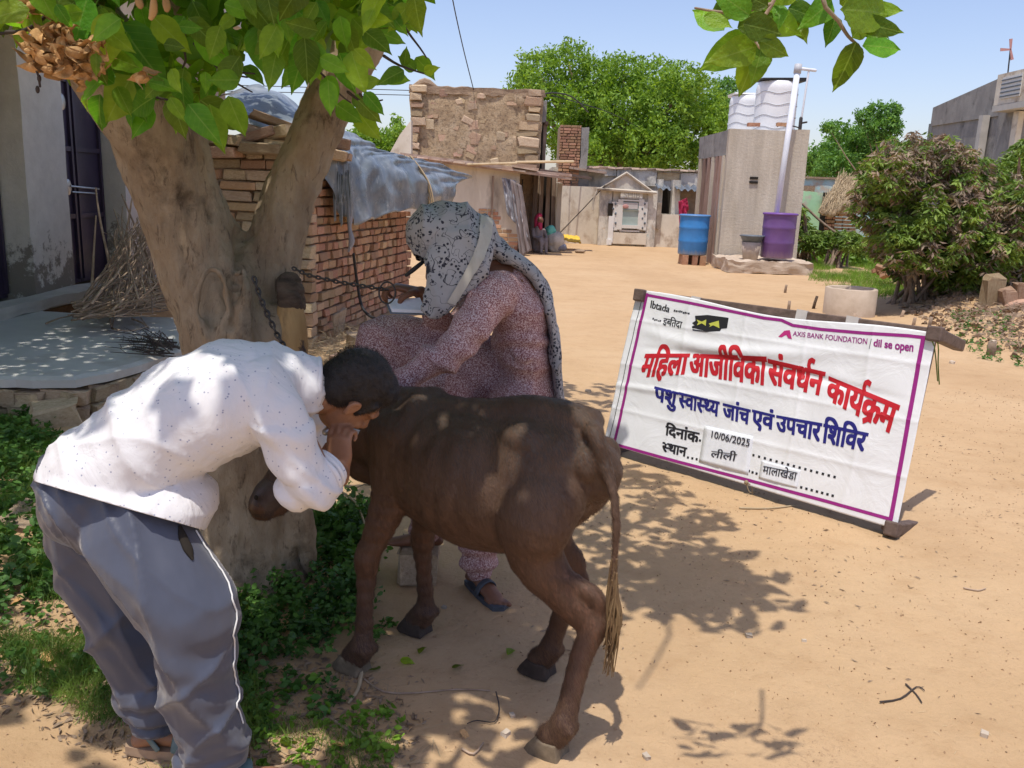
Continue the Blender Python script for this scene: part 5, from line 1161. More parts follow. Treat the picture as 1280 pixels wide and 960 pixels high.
# ---- brushwood on the porch
def brush():
    b = at(170, 385, 7.3); b.z = .31; t = thing('brushwood_pile', b, 'fan-shaped heap of dry grey-brown sticks on the porch beside the trunk', 'brushwood pile')
    rs = random.Random(11)
    def stick(pts, r, mat='stick_wood'):
        m = MB(); m.tube(pts, [r*(1-.6*i/(len(pts)-1)) for i in range(len(pts))], 5, sub=2); m.build('stick', mat, t, True)
    for i in range(150):
        u = rs.random(); f = at(rs.uniform(85, 215), rs.uniform(372, 404), 1); yy = rs.uniform(6.5, 8.2)
        if i < 85:      # lying
            a = at(rs.uniform(88, 150), rs.uniform(380, 402), yy); c = at(rs.uniform(165, 230), rs.uniform(350, 395), yy+.3)
        else:           # standing against the wall
            a = at(rs.uniform(100, 200), rs.uniform(370, 400), yy); c = at(rs.uniform(140, 200), rs.uniform(262, 345), yy+.7)
        a.z = max(a.z, .33); c.z = max(c.z, .34+rs.random()*.1)
        L = (c-a); q = [a+L*k/5+Vector((nz((i, k, 0), 1.7), nz((i, k, 4), 1.7), abs(nz((i, k, 8), 1.7))))*.05 for k in range(6)]
        stick(q, rs.uniform(.006, .012))
        if rs.random() < .6: k = rs.randint(2, 4); stick([q[k], q[k]+L*.18+Vector((rs.uniform(-.1, .1), 0, rs.uniform(.03, .15)))*.8, q[k]+L*.3+Vector((rs.uniform(-.12, .12), 0, rs.uniform(.05, .2)))], .005)
    for pts in ([(155, 375), (150, 330), (158, 290), (166, 243)], [(196, 365), (185, 320), (172, 290), (152, 243)], [(140, 353), (135, 320), (128, 290), (122, 255), (120, 235)], [(115, 362), (117, 320), (120, 270)], [(150, 330), (143, 300), (145, 288)], [(163, 320), (155, 305), (148, 286)], [(175, 300), (180, 280), (178, 255)], [(170, 330), (182, 300), (190, 282)]):
        stick([at(x, y, 7.7+.05*i) for i, (x, y) in enumerate(pts)], .016)
    for pts in ([(140, 412), (152, 418), (170, 414), (186, 412)], [(138, 400), (140, 415), (142, 402), (148, 385)], [(165, 400), (178, 408), (186, 412), (175, 400)], [(58, 406), (75, 402), (92, 396)]):
        stick([Vector((*G(x, y, .31).xy, .32+.02*(i % 2))) for i, (x, y) in enumerate(pts)], .010)
brush()
def thorn():
    b = G(200, 435, .31); t = thing('thorn_twigs', b, 'small heap of black thorny twigs on the porch edge against the trunk', 'twigs'); rs = random.Random(3)
    for i in range(34):
        a = G(rs.uniform(185, 225), rs.uniform(425, 446), .32); c = at(rs.uniform(130, 215), rs.uniform(408, 448), a.y+rs.uniform(-.1, .15)); c.z = max(c.z, .32)
        m = MB(); q = [a.lerp(c, k/4)+Vector((0, 0, .02*nz((i, k, 0), 2))) for k in range(5)]; m.tube(q, [.006, .005, .004, .003, .002], 5, sub=1)
        for k in (1, 2, 3): m.tube([q[k], q[k]+Vector((rs.uniform(-.05, .05), 0, rs.uniform(.01, .05)))], .002, 4, sub=1)
        m.build('twig', 'dark_twig', t)
thorn()

# ================================================================ banner on the upturned cot
BLp, BRp = G(765, 568), G(1117, 668)
BLp.z = BRp.z = 0
U = (BRp-BLp).normalized(); NB = Vector((U.y, -U.x, 0)); back = -NB           # NB points to the camera
UP = (Z+back*.235).normalized(); NF = U.cross(UP).normalized()
if NF.dot(NB) < 0: NF = -NF
def cot():
    t = thing('string_cot', (BLp+BRp)/2, 'dark wooden string cot standing on its long side, carrying the banner', 'cot'); L = (BRp-BLp).length
    rot = Matrix((U, -NF, UP)).transposed()
    def bar(c, size, name, mat='cot_timber'):
        m = MB(); m.box(c, size, rot, .002); o = m.build(name, mat, t, bevel=.006); return o
    o = BLp; H = 1.0
    for s in (0, 1):        # upright end rails
        bar(o+U*(.03+s*(L-.06))+UP*(H/2), (.055, .05, H-.02), 'end_rail')
    bar(o+U*L/2+UP*.105, (L-.02, .055, .062), 'side_rail'); bar(o+U*L/2+UP*(H-.03), (L-.02, .055, .062), 'side_rail')
    rotl = Matrix((U, -NF, UP)).transposed()
    for s in (0, 1):
        for h, ln in ((.03, .46), (H-.03, .44)):
            c = o+U*(.0+s*L)+UP*h-NF*(ln/2-.05); m = MB(); m.box(c, (.058, ln, .058), rotl, .003)
            m.box(c+NF*(ln/2-.01), (.07, .05, .07), rotl, .003); m.build('leg', 'cot_timber', t, bevel=.008)
    m = MB()                # string webbing behind the banner
    for k in range(34): a = o+U*(.05+(L-.1)*k/33); m.tube([a+UP*.12, a+UP*(H-.05)], .005, 4, sub=1)
    for k in range(20): a = o+UP*(.14+(H-.2)*k/19); m.tube([a+U*.05-NF*.012, a+U*(L-.05)-NF*.012], .005, 4, sub=1)
    m.build('string_webbing', 'sheer_tape', t)
    for px in (858, 990, 1005, 1045):
        w = bp(px, 0)[0] if False else 0
    for f in (.22, .60, .76): m = MB(); c = o+U*L*f+UP*(H-.03); m.box(c, (.06, .062, .07), rot, .002); m.build('tape_wrap', 'sheer_tape', t)
cot()
def bplane(px, py, d=.032):      # point of the banner plane under a photo pixel, as (s along U, h along UP)
    o = BLp+NF*d; r = ray(px, py); C0 = Vector((0, 0, CAM_H)); k = (o-C0).dot(NF)/r.dot(NF); q = C0+r*k-o; return q.dot(U), q.dot(UP)
CQ = [bplane(*p) for p in ((797, 362), (1171, 418), (1121, 662), (755, 553))]
def bil(Q, u, v):
    a, b, c, d = [Vector(q) for q in Q]; return a.lerp(b, u).lerp(d.lerp(c, u), v)
def relief(s, h):
    e = .010*nz((s*2.0, h*2.4, 0))+.005*nz((s*6, h*5, 3))
    e += .012*math.exp(-((h-.78+.05*math.sin(s*3))/.035)**2)*max(0, math.sin(s*2.1+.2))-.010*math.exp(-((h-.66-.03*math.sin(s*2.4))/.02)**2)*max(0, math.sin(s*1.9))
    e += .007*math.exp(-((h-.42-.06*s)/.018)**2)*max(0, math.sin(s*2.5+1))
    for fs in (.36, .72, 1.07, 1.40): e += .0045*math.exp(-abs(s-fs-.02*math.sin(h*5))/.012)
    for fh in (.28, .55, .82): e += .0040*math.exp(-abs(h-fh)/.012)
    return e
def bpt(s, h, off=0.0): return BLp+U*s+UP*h+NF*(.034+relief(s, h)+off)
def banner():
    t = thing('banner', (BLp+BRp)/2+Z*.5, 'white printed vinyl banner with red and blue Hindi lettering tied over the cot', 'banner')
    def fn(u, v):
        q = bil(CQ, u, v); s, h = q.x, q.y
        h += -.020*math.sin(u*math.pi)*(1-v)*1.0*(1 if v < .5 else 0)*(1-v*2 if v < .5 else 0)+.012*math.sin(u*9)*(max(0, 1-v*6))
        return bpt(s, h)
    m = MB(); m.grid(fn, 220, 120, .0015); m.build('sheet', 'banner_vinyl', t, True)
    def strip(pts, w, mat, name, off=.0028):
        P = [Vector(bplane(*p)) for p in pts]; q = []
        for a, b in zip(P, P[1:]):
            n = max(2, int((b-a).length/.006)); q += [a.lerp(b, k/n) for k in range(n)]
        q.append(P[-1]); m = MB(); vs = []
        for i, p in enumerate(q):
            d = (q[min(i+1, len(q)-1)]-q[max(i-1, 0)]).normalized(); nn = Vector((-d.y, d.x)); a = p+nn*w/2; b = p-nn*w/2; vs += [bpt(a.x, a.y, off), bpt(b.x, b.y, off)]
        m.add(vs, [(2*i, 2*i+1, 2*i+3, 2*i+2) for i in range(len(q)-1)]); return m.build(name, mat, t)
    zz = lambda x, y: (740+x/2.7826, 340+y/2.7826)
    strip([zz(190, 80), zz(330, 106), zz(480, 136), zz(600, 161), zz(660, 168), zz(700, 186), zz(800, 200), zz(960, 214), zz(1100, 222), zz(1163, 229)], .016, 'print_magenta', 'border_line')
    strip([zz(193, 74), zz(80, 598)], .019, 'print_magenta', 'border_line', .0034); strip([zz(179, 74), zz(60, 590)], .004, 'print_black', 'border_line', .003)
    strip([zz(1153, 232), zz(1040, 862)], .020, 'print_magenta', 'border_line', .0034); strip([zz(78, 598), zz(300, 660), zz(560, 728), zz(800, 793), zz(1047, 862)], .017, 'print_magenta', 'border_line')
    # ---- lettering
    cache = {}
    def glyph(ch, clip=None):
        key = (ch, clip)
        if key in cache: return cache[key]
        c = bpy.data.curves.new('g', 'FONT'); c.body = ch; c.resolution_u = 4; o = bpy.data.objects.new('g', c); COL.objects.link(o)
        dg = bpy.context.evaluated_depsgraph_get(); dg.update(); me = bpy.data.meshes.new_from_object(o.evaluated_get(dg))
        bm = bmesh.new(); bm.from_mesh(me)
        if clip is not None:
            bmesh.ops.bisect_plane(bm, geom=bm.verts[:]+bm.edges[:]+bm.faces[:], plane_co=(clip, 0, 0), plane_no=(1, 0, 0), clear_outer=True)
        for cy in np.arange(-.22, .9, .07): bmesh.ops.bisect_plane(bm, geom=bm.verts[:]+bm.edges[:]+bm.faces[:], plane_co=(0, cy, 0), plane_no=(0, 1, 0))
        bmesh.ops.triangulate(bm, faces=bm.faces); v = [(p.co.x, p.co.y) for p in bm.verts]; bm.verts.index_update(); f = [tuple(q.index for q in fc.verts) for fc in bm.faces]
        bm.free(); bpy.data.objects.remove(o); bpy.data.curves.remove(c); bpy.data.meshes.remove(me); cache[key] = (v, f); return v, f
    ADV = {'म': .605, 'ह': .62, 'ल': .70, 'आ': .90, 'ज': .70, 'व': .571, 'क': .777, 'स': .691, 'ध': .645, 'न': .569, 'य': .595, 'र': .44, 'प': .59, 'श': .70, 'थ': .668, 'च': .62, 'ए': .58, 'उ': .56, 'द': .50, 'ख': .80, 'ड': .52, 'इ': .56, 'ब': .585, 'त': .584, 'ा': .258, 'ी': .258, 'ि': .258, 'ृ': 0, ' ': .25}
    def adv(ch):
        if ch == ' ': return .25
        return max(p[0] for p in glyph(ch+'म')[0])-.612
    def layout(tokens):
        """tokens: characters; 'h:X' half form; '^' reph over the letter before; '~' rakar stroke under the letter before"""
        out = []; x = 0; last = 0
        for k in tokens:
            if k == '^':
                out.append(('line', [(x-.075, .62), (x-.12, .72), (x-.10, .83), (x-.01, .88), (x+.10, .85)])); continue
            if k == '~':
                mid = last+.40; out.append(('line', [(mid, .14), (mid-.10, .02), (mid-.24, -.06)])); continue
            if k in 'ंेु्':
                out.append(('g', k, None, x)); continue
            if k.startswith('h:'):
                ch = k[2:]; v, f = glyph(ch); w = max(p[0] for p in v if p[1] < .05); cl = w-.078; out.append(('g', ch, cl, x)); last = x; x += cl-.01; continue
            out.append(('g', k, None, x)); last = x; x += adv(k)
        return out, x
    def word(tokens, quad, name, mat, bold=.05, off=.003, top=.622, font_text=None):
        """quad: headline left, headline right, baseline right, baseline left, in photo pixels"""
        Q = [bplane(*p) for p in quad]; m = MB(); lay, wd = layout(tokens) if not font_text else ([('g', font_text, None, 0)], None)
        if font_text: v, f = glyph(font_text); wd = max(p[0] for p in v); top = max(p[1] for p in v)
        def mp(x, y, dz): q = bil(Q, x/wd, 1-y/top); return bpt(q.x, q.y, off+dz)
        if bold: offs = [(dx, dy) for dx in np.linspace(-bold, bold, 5) for dy in ((-bold*.55, 0, bold*.55) if bold > .03 else (0,))]
        else: offs = [(0, 0)]
        for it in lay:
            if it[0] == 'g':
                v, f = glyph(it[1], it[2])
                for i, (dx, dy) in enumerate(offs):
                    sy = 1
                    m.add([mp(p[0]+it[3]+dx, min(p[1]+dy, top+.03) if it[1] not in 'िीेंु^' else p[1]+dy, i*.00003) for p in v], f)
            else:
                P = it[1]; w = .035+bold*.75
                for i, (a, b) in enumerate(zip(P, P[1:])):
                    d = Vector((b[0]-a[0], b[1]-a[1])).normalized(); nn = Vector((-d.y, d.x))*w; e = d*.02
                    m.add([mp(a[0]-e.x+nn.x, a[1]-e.y+nn.y, .0008+i*.00003), mp(a[0]-e.x-nn.x, a[1]-e.y-nn.y, .0008+i*.00003), mp(b[0]+e.x-nn.x, b[1]+e.y-nn.y, .0008+i*.00003), mp(b[0]+e.x+nn.x, b[1]+e.y+nn.y, .0008+i*.00003)], [(0, 1, 2, 3)])
        return m.build(name, mat, t)
    z4 = lambda *p: [zz(*q) for q in p]
    word(['म', 'ि', 'ह', 'ल', 'ा'], z4((190, 288), (337, 286), (327, 354), (168, 366)), 'title_lettering', 'print_red', .046)
    word(['आ', 'ज', 'ी', 'ि', 'व', 'क', 'ा'], z4((344, 286), (607, 299), (602, 392), (338, 355)), 'title_lettering', 'print_red', .046)
    word(['स', 'ं', 'व', 'ध', '^', 'न'], z4((617, 306), (808, 350), (795, 428), (614, 386)), 'title_lettering', 'print_red', .046)
    word(['क', 'ा', 'य', '^', 'क', '~', 'म'], z4((826, 366), (1068, 466), (1040, 560), (816, 440)), 'title_lettering', 'print_red', .046)
    B = .042
    word(['प', 'श', 'ु'], z4((224, 400), (303, 420), (293, 466), (220, 446)), 'camp_lettering', 'print_navy', B)
    word(['h:स', 'व', 'ा', 'h:स', 'h:थ', 'य'], z4((308, 420), (443, 453), (438, 502), (304, 468)), 'camp_lettering', 'print_navy', B)
    word(['ज', 'ा', 'ं', 'च'], z4((458, 458), (550, 480), (545, 530), (455, 506)), 'camp_lettering', 'print_navy', B)
    word(['ए', 'व', 'ं'], z4((560, 480), (634, 498), (630, 548), (557, 530)), 'camp_lettering', 'print_navy', B)
    word(['उ', 'प', 'च', 'ा', 'र'], z4((645, 500), (800, 528), (792, 588), (642, 550)), 'camp_lettering', 'print_navy', B)
    word(['ि', 'श', 'ि', 'व', 'र'], z4((810, 530), (960, 562), (945, 622), (802, 592)), 'camp_lettering', 'print_navy', B)
    word(['ि', 'द', 'न', 'ा', 'ं', 'क'], z4((260, 536), (372, 560), (368, 594), (257, 566)), 'date_lettering', 'print_black', B)
    word(['h:स', 'थ', 'ा', 'न'], z4((250, 592), (330, 612), (326, 642), (246, 622)), 'place_lettering', 'print_black', B)
    def dot(px, py, s=.0125):
        q = bplane(px, py); m = MB(); m.add([bpt(q[0]-s/2, q[1]-s/2, .003), bpt(q[0]+s/2, q[1]-s/2, .003), bpt(q[0]+s/2, q[1]+s/2, .003), bpt(q[0]-s/2, q[1]+s/2, .003)], [(0, 1, 2, 3)]); m.build('dotted_line', 'print_black', t)
    D1 = [zz(563+i*(845-563)/14, 637+i*(713-637)/14) for i in range(15)]+[zz(730+i*(838-730)/6, 749+i*(778-749)/6) for i in range(7)]+[zz(547, 692), zz(560, 697), zz(574, 701), zz(334, 645), zz(349, 648), zz(364, 651), zz(375, 586)]
    for p in D1: dot(*p)
    # pasted papers
    def paper(quad, name):
        Q = [bplane(*p) for p in quad]; m = MB(); m.grid(lambda u, v: bpt(*bil(Q, u, v), .0045+.002*math.sin(u*4)*v), 10, 10, .0006); return m.build(name, 'paper', t, True)
    paper(z4((392, 534), (562, 572), (545, 706), (372, 660)), 'paper_slip'); paper(z4((592, 655), (728, 690), (716, 752), (582, 716)), 'paper_slip')
    word([], z4((414, 551), (554, 582), (549, 608), (410, 574)), 'handwritten_date', 'ink', .018, .0085, font_text='10/06/2025')
    word(['ल', 'ी', 'ल', 'ी'], z4((418, 622), (506, 634), (500, 658), (412, 642)), 'handwritten_place', 'ink', .02, .0085)
    word(['म', 'ा', 'ल', 'ा', 'ख', 'े', 'ड', 'ा'], z4((600, 674), (718, 698), (713, 724), (596, 700)), 'printed_place', 'ink', .02, .0085)
    # heading marks
    word([], z4((206, 98), (275, 118), (269, 141), (202, 124)), 'logo_word', 'print_black', .03, .003, font_text='Ibtada')
    word(['इ', 'h:ब', 'ि', 'त', 'द', 'ा'], z4((252, 160), (316, 174), (312, 196), (248, 182)), 'logo_word', 'print_black', .03)
    for x0, y0, x1, y1, k in ((286, 134, 343, 146, 9), (212, 164, 243, 172, 5)):
        for i in range(k):
            a = zz(x0+(x1-x0)*i/k, y0+(y1-y0)*i/k+random.uniform(-1.5, 1.5)); q = bplane(*a); w = (x1-x0)/k*.00155; h = random.uniform(.006, .012); m = MB(); m.add([bpt(q[0], q[1]-h/2, .003), bpt(q[0]+w, q[1]-h/2, .003), bpt(q[0]+w, q[1]+h/2, .003), bpt(q[0], q[1]+h/2, .003)], [(0, 1, 2, 3)]); m.build('small_print', 'print_black', t)
    def poly(pts, mat, name, off=.003):
        q = [bplane(*zz(*p)) for p in pts]; m = MB(); c = sum((Vector(p) for p in q), Vector((0, 0)))/len(q); n = len(q); m.add([bpt(*p, off) for p in q]+[bpt(*c, off)], [(i, n, (i+1) % n) for i in range(n)]); m.build(name, mat, t)
    poly([(360, 153), (405, 150), (478, 160), (472, 196), (452, 198), (448, 206), (400, 209), (352, 204), (349, 190), (358, 186), (350, 178), (362, 170)], 'print_black', 'logo_patch')
    for pts in ([(366, 166), (372, 176), (367, 186), (384, 179), (398, 188), (400, 166), (384, 173)], [(408, 180), (422, 176), (444, 170), (446, 196), (424, 186), (410, 192), (414, 186)]): poly(pts, 'print_yellow', 'logo_bow', .0045)
    poly([(650, 226), (672, 204), (694, 212), (672, 222), (662, 228)], 'print_pink', 'sponsor_mark'); poly([(676, 204), (690, 203), (697, 234), (684, 230), (676, 215)], 'print_pink', 'sponsor_mark', .0036)
    word([], z4((702, 206), (960, 232), (957, 252), (700, 222)), 'sponsor_name', 'print_magenta', .02, .003, font_text='AXIS BANK FOUNDATION')
    strip([zz(974, 233), zz(966, 268)], .003, 'print_black', 'divider')
    word([], z4((982, 234), (1120, 246), (1117, 277), (980, 258)), 'slogan', 'print_magenta', .035, .003, font_text='dil se open')
    for px, py in ((1165, 424), (934, 603)):   # ties
        q = bplane(px, py); p = bpt(*q, .01); m = MB(); m.tube([p, p+Vector((.03, -.01, -.02)), p+Vector((.05, 0, -.12)), p+Vector((.08, .02, -.22 if px > 1000 else -.06))], .003, 5); m.tube([p, p+Vector((.02, -.01, -.05)), p+Vector((.06, 0, -.20 if px > 1000 else -.05))], .003, 5)
        m.ell(p, (.012, .012, .012), seg=8, rings=6); m.build('tie', 'grass_blade' if px > 1000 else 'straw', t)
banner()
# ================================================================ people and the calf
def V3(*a): return Vector(a)
def head(m, c, f, u, skin_only=True, sc=1.0):
    """skull, face, nose, lips, ears; c centre, f facing, u crown direction"""
    f = Vector(f).normalized(); u = Vector(u); u = (u-f*u.dot(f)).normalized(); s = u.cross(f)
    A = (f, s, u); P = lambda a, b, d: c+(f*a+s*b+u*d)*sc
    k = lambda *r: tuple(x*sc for x in r)
    m.ell(P(-.012, 0, .032), k(.094, .076, .086), A); m.ell(P(.025, 0, -.035), k(.062, .060, .076), A); m.ell(P(.052, 0, -.088), k(.030, .030, .024), A)
    m.ell(P(.03, 0, -.07), k(.045, .052, .038), A)
    m.tube([P(.082, 0, .012), P(.098, 0, -.012), P(.110, 0, -.030)], [x*sc for x in (.008, .011, .0135)], 10); 
    for q in (-1, 1):
        m.ell(P(.100, q*.013, -.034), k(.010, .009, .008), A); m.ell(P(.062, q*.036, -.030), k(.022, .020, .018), A)
        m.tube([P(.078, q*.012, .018), P(.076, q*.032, .024), P(.064, q*.050, .016)], [x*sc for x in (.010, .011, .009)], 8)
        m.ell(P(.070, q*.031, .002), k(.012, .013, .009), A)
        m.tube([P(-.004, q*.073, -.022), P(-.004, q*.078, .004), P(-.014, q*.082, .020), P(-.026, q*.083, .012), P(-.025, q*.080, -.006), P(-.012, q*.076, -.026)], [x*sc for x in (.007, .006, .006, .006, .006, .008)], 8)
        m.ell(P(-.015, q*.077, -.002), k(.015, .006, .022), A)
    m.tube([P(.082, -.022, -.058), P(.092, 0, -.056), P(.082, .022, -.058)], [x*sc for x in (.005, .008, .005)], 8); m.tube([P(.078, -.020, -.068), P(.088, 0, -.069), P(.078, .020, -.068)], [x*sc for x in (.005, .0085, .005)], 8)
    return P
def hand(m, W, d, n, th, curl=(.5, .6, .7, .8), L=1.0, thumb=.5):
    """palm from wrist W along d, palm side n, thumb side th; each finger bends at its three joints towards n"""
    d = Vector(d).normalized(); n = Vector(n); n = (n-d*n.dot(d)).normalized(); th = Vector(th); th = (th-d*th.dot(d)-n*th.dot(n)).normalized()
    m.tube([W-d*.02, W+d*.01*L, W+d*.045*L, W+d*.088*L], [.026*L, .030*L, .040*L, .039*L], 14, side=th, flat=[.75, .62, .42, .34])
    for off, ln, r, c in ((.030, .072, .0090, curl[0]), (.0095, .080, .0092, curl[1]), (-.0105, .075, .0088, curl[2]), (-.029, .060, .0078, curl[3])):
        p = W+d*.080*L+th*off*L; q = [p]; a = c*.35; dirv = d+th*off*2.0
        for seg, bend in ((.45, c*.9), (.32, c*1.05), (.26, c*.7)):
            dv = (dirv*math.cos(a)+n*math.sin(a)).normalized(); q.append(q[-1]+dv*ln*seg*1.15*L); a += bend
        m.tube(q, [r*L*1.05, r*L, r*L*.93, r*L*.82], 8, sub=2)
    p = W+d*.018*L+th*.026*L; m.tube([p, p+(d*.6+th*.75+n*.25).normalized()*.035*L, p+(d*.8+th*.55+n*.6).normalized()*.066*L, p+(d*.85+th*.25+n*thumb*1.6).normalized()*.09*L], [.014*L, .0125*L, .0105*L, .009*L], 8, sub=2)

# ---------------------------------------------------------------- the man bending over
def man():
    root = V3(-.78, 2.08, 0); t = thing('person', root, 'man in a dotted white shirt and grey-blue track trousers bending over the calf', 'person')
    A = lambda px, py, y: at(px, py, y)
    hipn, hipf = A(165, 665, 2.0), A(120, 645, 2.15); footn, footf = V3(-.725, 1.90, .07), V3(-.93, 2.09, .07)
    kneen, kneef = A(238, 775, 1.90), A(158, 775, 2.12)
    side = V3(-.45, .89, 0)
    f = V3(.44, .50, -.75).normalized(); u = V3(.68, -.05, .70)
    hc = A(439, 492, 2.24)
    # --- one continuous body
    m = MB(); P = head(m, hc, f, u, sc=1.0)
    neck0 = A(372, 492, 2.20); chest = A(300, 505, 2.13); waist = A(215, 560, 2.06); pel = A(140, 610, 2.04)
    m.tube([pel, waist, chest, A(345, 490, 2.17)], [.10, .11, .13, .12], 18, side=side, flat=.72)
    m.tube([A(345, 492, 2.17), neck0, P(-.045, 0, -.05)], [.075, .058, .056], 14)
    for hp, kn, ft in ((hipn, kneen, footn), (hipf, kneef, footf)):
        m.tube([hp, hp.lerp(kn, .5), kn, kn.lerp(ft, .4), ft+Z*.03], [.065, .062, .055, .052, .036], 14)
        fd = V3(.85, .38 if ft is footn else .05, 0).normalized(); m.tube([ft-fd*.05-Z*.03, ft+Z*-.01, ft+fd*.08-Z*.025, ft+fd*.155-Z*.04, ft+fd*.19-Z*.045], [.032, .040, .040, .040, .022], 12, flat=[.8, .9, .7, .45, .4], side=Z.cross(fd))
        for k, (o2, r) in enumerate(((.034, .013), (.014, .010), (-.004, .009), (-.020, .008), (-.034, .007))):
            sd = Z.cross(fd)*(1 if ft is footn else -1); b = ft+fd*(.185-.012*k)+sd*o2*.9-Z*.052; m.tube([b, b+fd*.028, b+fd*.045-Z*.004], [r, r, r*.9], 7, sub=1)
    # near (right) arm: hangs from the shoulder, elbow low, forearm up to the calf's ear
    shn, elb, wrn = A(338, 500, 2.02), A(398, 600, 2.03), A(425, 590, 2.16)
    m.tube([shn, shn.lerp(elb, .5), elb], [.060, .050, .040], 12); m.tube([elb, elb.lerp(wrn, .45), wrn], [.040, .040, .027], 12)
    hand(m, wrn, V3(-.05, .12, 1.0), V3(.35, .93, 0), V3(-.93, .25, .1), (1.35, 1.45, 1.5, 1.5), .98, .9)
    # far arm reaches under the head
    shf, elf, wrf = A(350, 480, 2.38), A(372, 560, 2.50), A(392, 552, 2.56)
    m.tube([shf, shf.lerp(elf, .5), elf], [.058, .050, .040], 12); m.tube([elf, elf.lerp(wrf, .5), wrf], [.040, .038, .026], 12)
    hand(m, wrf, V3(.35, -.15, .65), V3(.6, -.6, -.3), V3(-.2, -.3, .8), (1.4, 1.45, 1.5, 1.5), .95, .9)
    me = fuse(m, 'body', .0048, 2, .45, off=root); link('body', me, t, 'skin_man')
    # --- hair: short, over skull and nape
    m = MB(); A3 = (f, (u-f*u.dot(f)).normalized().cross(f), (u-f*u.dot(f)).normalized())
    m.ell(P(-.020, 0, .042), (.094, .082, .086), A3, 28, 20); m.ell(P(-.050, 0, .000), (.058, .073, .070), A3, 24, 16)
    m.ell(P(.035, 0, .078), (.050, .062, .042), A3, 20, 14)
    for q in (-1, 1): m.tube([P(.022, q*.071, .045), P(.016, q*.074, .015), P(.012, q*.072, -.012)], [.014, .008, .004], 8)
    me = fuse(m, 'hair', .006, 2, off=root, disp=lambda p: .0035*nz(p, 60)+.003*nz(p, 22)); hair = link('hair', me, t, 'hair')
    vs = [v.co.copy() for v in me.vertices]; ns = [v.normal.copy() for v in me.vertices]; idx = rng.choice(len(vs), min(9000, len(vs)), replace=False)
    P0 = np.array([vs[i] for i in idx]); N0 = np.array([ns[i] for i in idx]); flow = np.array(f*.7-u*.3); Y = N0*.35+flow+rng.normal(size=P0.shape)*.35; Y /= np.linalg.norm(Y, axis=1, keepdims=True); X = np.cross(Y, N0+.01); X /= np.linalg.norm(X, axis=1, keepdims=True)
    scatter('hair_strands', 'hair', P0+N0*.002, X*.0012, Y*.009, BLADE, hair)
    # --- trousers
    m = MB()
    m.tube([A(112, 596, 2.06), A(135, 618, 2.04), A(158, 648, 2.04)], [.12, .15, .148], 22, side=side, flat=[.85, .82, .76])
    m.ell(A(108, 625, 2.07), (.10, .16, .11)); m.ell(A(190, 655, 2.02), (.09, .13, .06))
    def leg(pts, rr): m.tube(pts, rr, 22, flat=.92)
    leg([A(165, 632, 1.99), A(178, 665, 1.96), A(202, 712, 1.93), A(238, 765, 1.90), A(248, 825, 1.90), A(252, 885, 1.905), footn+Z*.12+V3(.01, 0, 0), footn+Z*.03], [.112, .126, .124, .108, .096, .086, .080, .086])
    leg([A(108, 630, 2.16), A(126, 705, 2.15), A(155, 780, 2.12), A(178, 840, 2.11), A(190, 885, 2.10), footf+Z*.14, footf+Z*.06], [.118, .118, .100, .088, .078, .074, .082])
    def disp(p):
        d = .005*fz((p.x, p.y, p.z*.5), 5, 4); z = p.z
        hem = max(0, 1-z/.24); d += hem*.014*math.sin(z*110+6*nz((p.x*2, p.y*2, z), 4.5)+22*p.x+9*p.y)+hem*.006*math.sin(z*210+17*p.y-12*p.x)
        # long drape folds running from hip to knee, short ones behind the knee
        d += .020*(1-hem)*(1-abs(math.sin(8.5*(p.x*1.1+p.z*.62+p.y*.3)+1.6*nz(p, 2.2)+.5)))**2.5-.004
        d += .015*(1-hem)*(1-abs(math.sin(17*(p.x*1.0+p.z*.50+p.y*.35)+1.8*nz(p, 1.9)+1.1)))**3+.007*(1-hem)*(1-abs(math.sin(31*(p.x*.9+p.z*.62)+2.6*nz(p, 2.6))))**3
        d += .016*(1-hem)*(1-abs(math.sin(24*(p.x*.55-p.z*.60)+2.4*nz(p, 3))))**3*max(0, min(1, (.62-z)*4))
        kf = math.exp(-((z-.44)/.10)**2); d += kf*.006*math.sin(z*60+34*p.x+3*nz(p, 6))
        return d
    me = fuse(m, 'trousers', .008, 3, off=root, disp=disp); tr = link('trousers', me, t, 'track_trousers')
    m = MB(); q = [(237, 652, 1.78), (247, 665, 1.775), (262, 690, 1.775), (272, 716, 1.775), (284, 748, 1.775), (299, 768, 1.775), (306, 800, 1.78), (305, 860, 1.795), (300, 905, 1.81)]
    pts = [Vector(A(*c)) for c in q]
    from mathutils.bvhtree import BVHTree
    bv = BVHTree.FromPolygons([v.co+root for v in me.vertices], [tuple(p.vertices) for p in me.polygons])
    def onto(p, off=.003):
        c, n_, i, d = bv.find_nearest(p); return c+n_*off
    def castpx(bvh, px, py, off=.003):
        r = ray(px, py).normalized(); c, n_, i, d = bvh.ray_cast(V3(0, 0, CAM_H), r)
        return None if c is None else c+n_*off
    pp = []
    for y in range(664, 905, 5):
        x = 330
        while x > 200 and castpx(bv, x, y) is None: x -= 1.5
        c = castpx(bv, x-5-3*math.exp(-((y-740)/40)**2), y)
        if c is not None and (not pp or (c-pp[-1]).length < .06): pp.append(c)
    if len(pp) > 4: m.tube(pp, .0022, 6, sub=1); m.build('white_piping', 'white_paint', tr, True)
    pk = [castpx(bv, *c) for c in ((224, 658), (228, 672), (234, 686), (240, 700))]; pk = [c for c in pk if c is not None]
    if len(pk) > 2: m = MB(); m.tube(pk, [.004, .011, .012, .003][:len(pk)], 8, flat=.5); m.build('pocket_opening', 'dark_gap', tr, True)
    # --- shirt: loose back and belly, sleeve rolled at the elbow, collar
    m = MB()
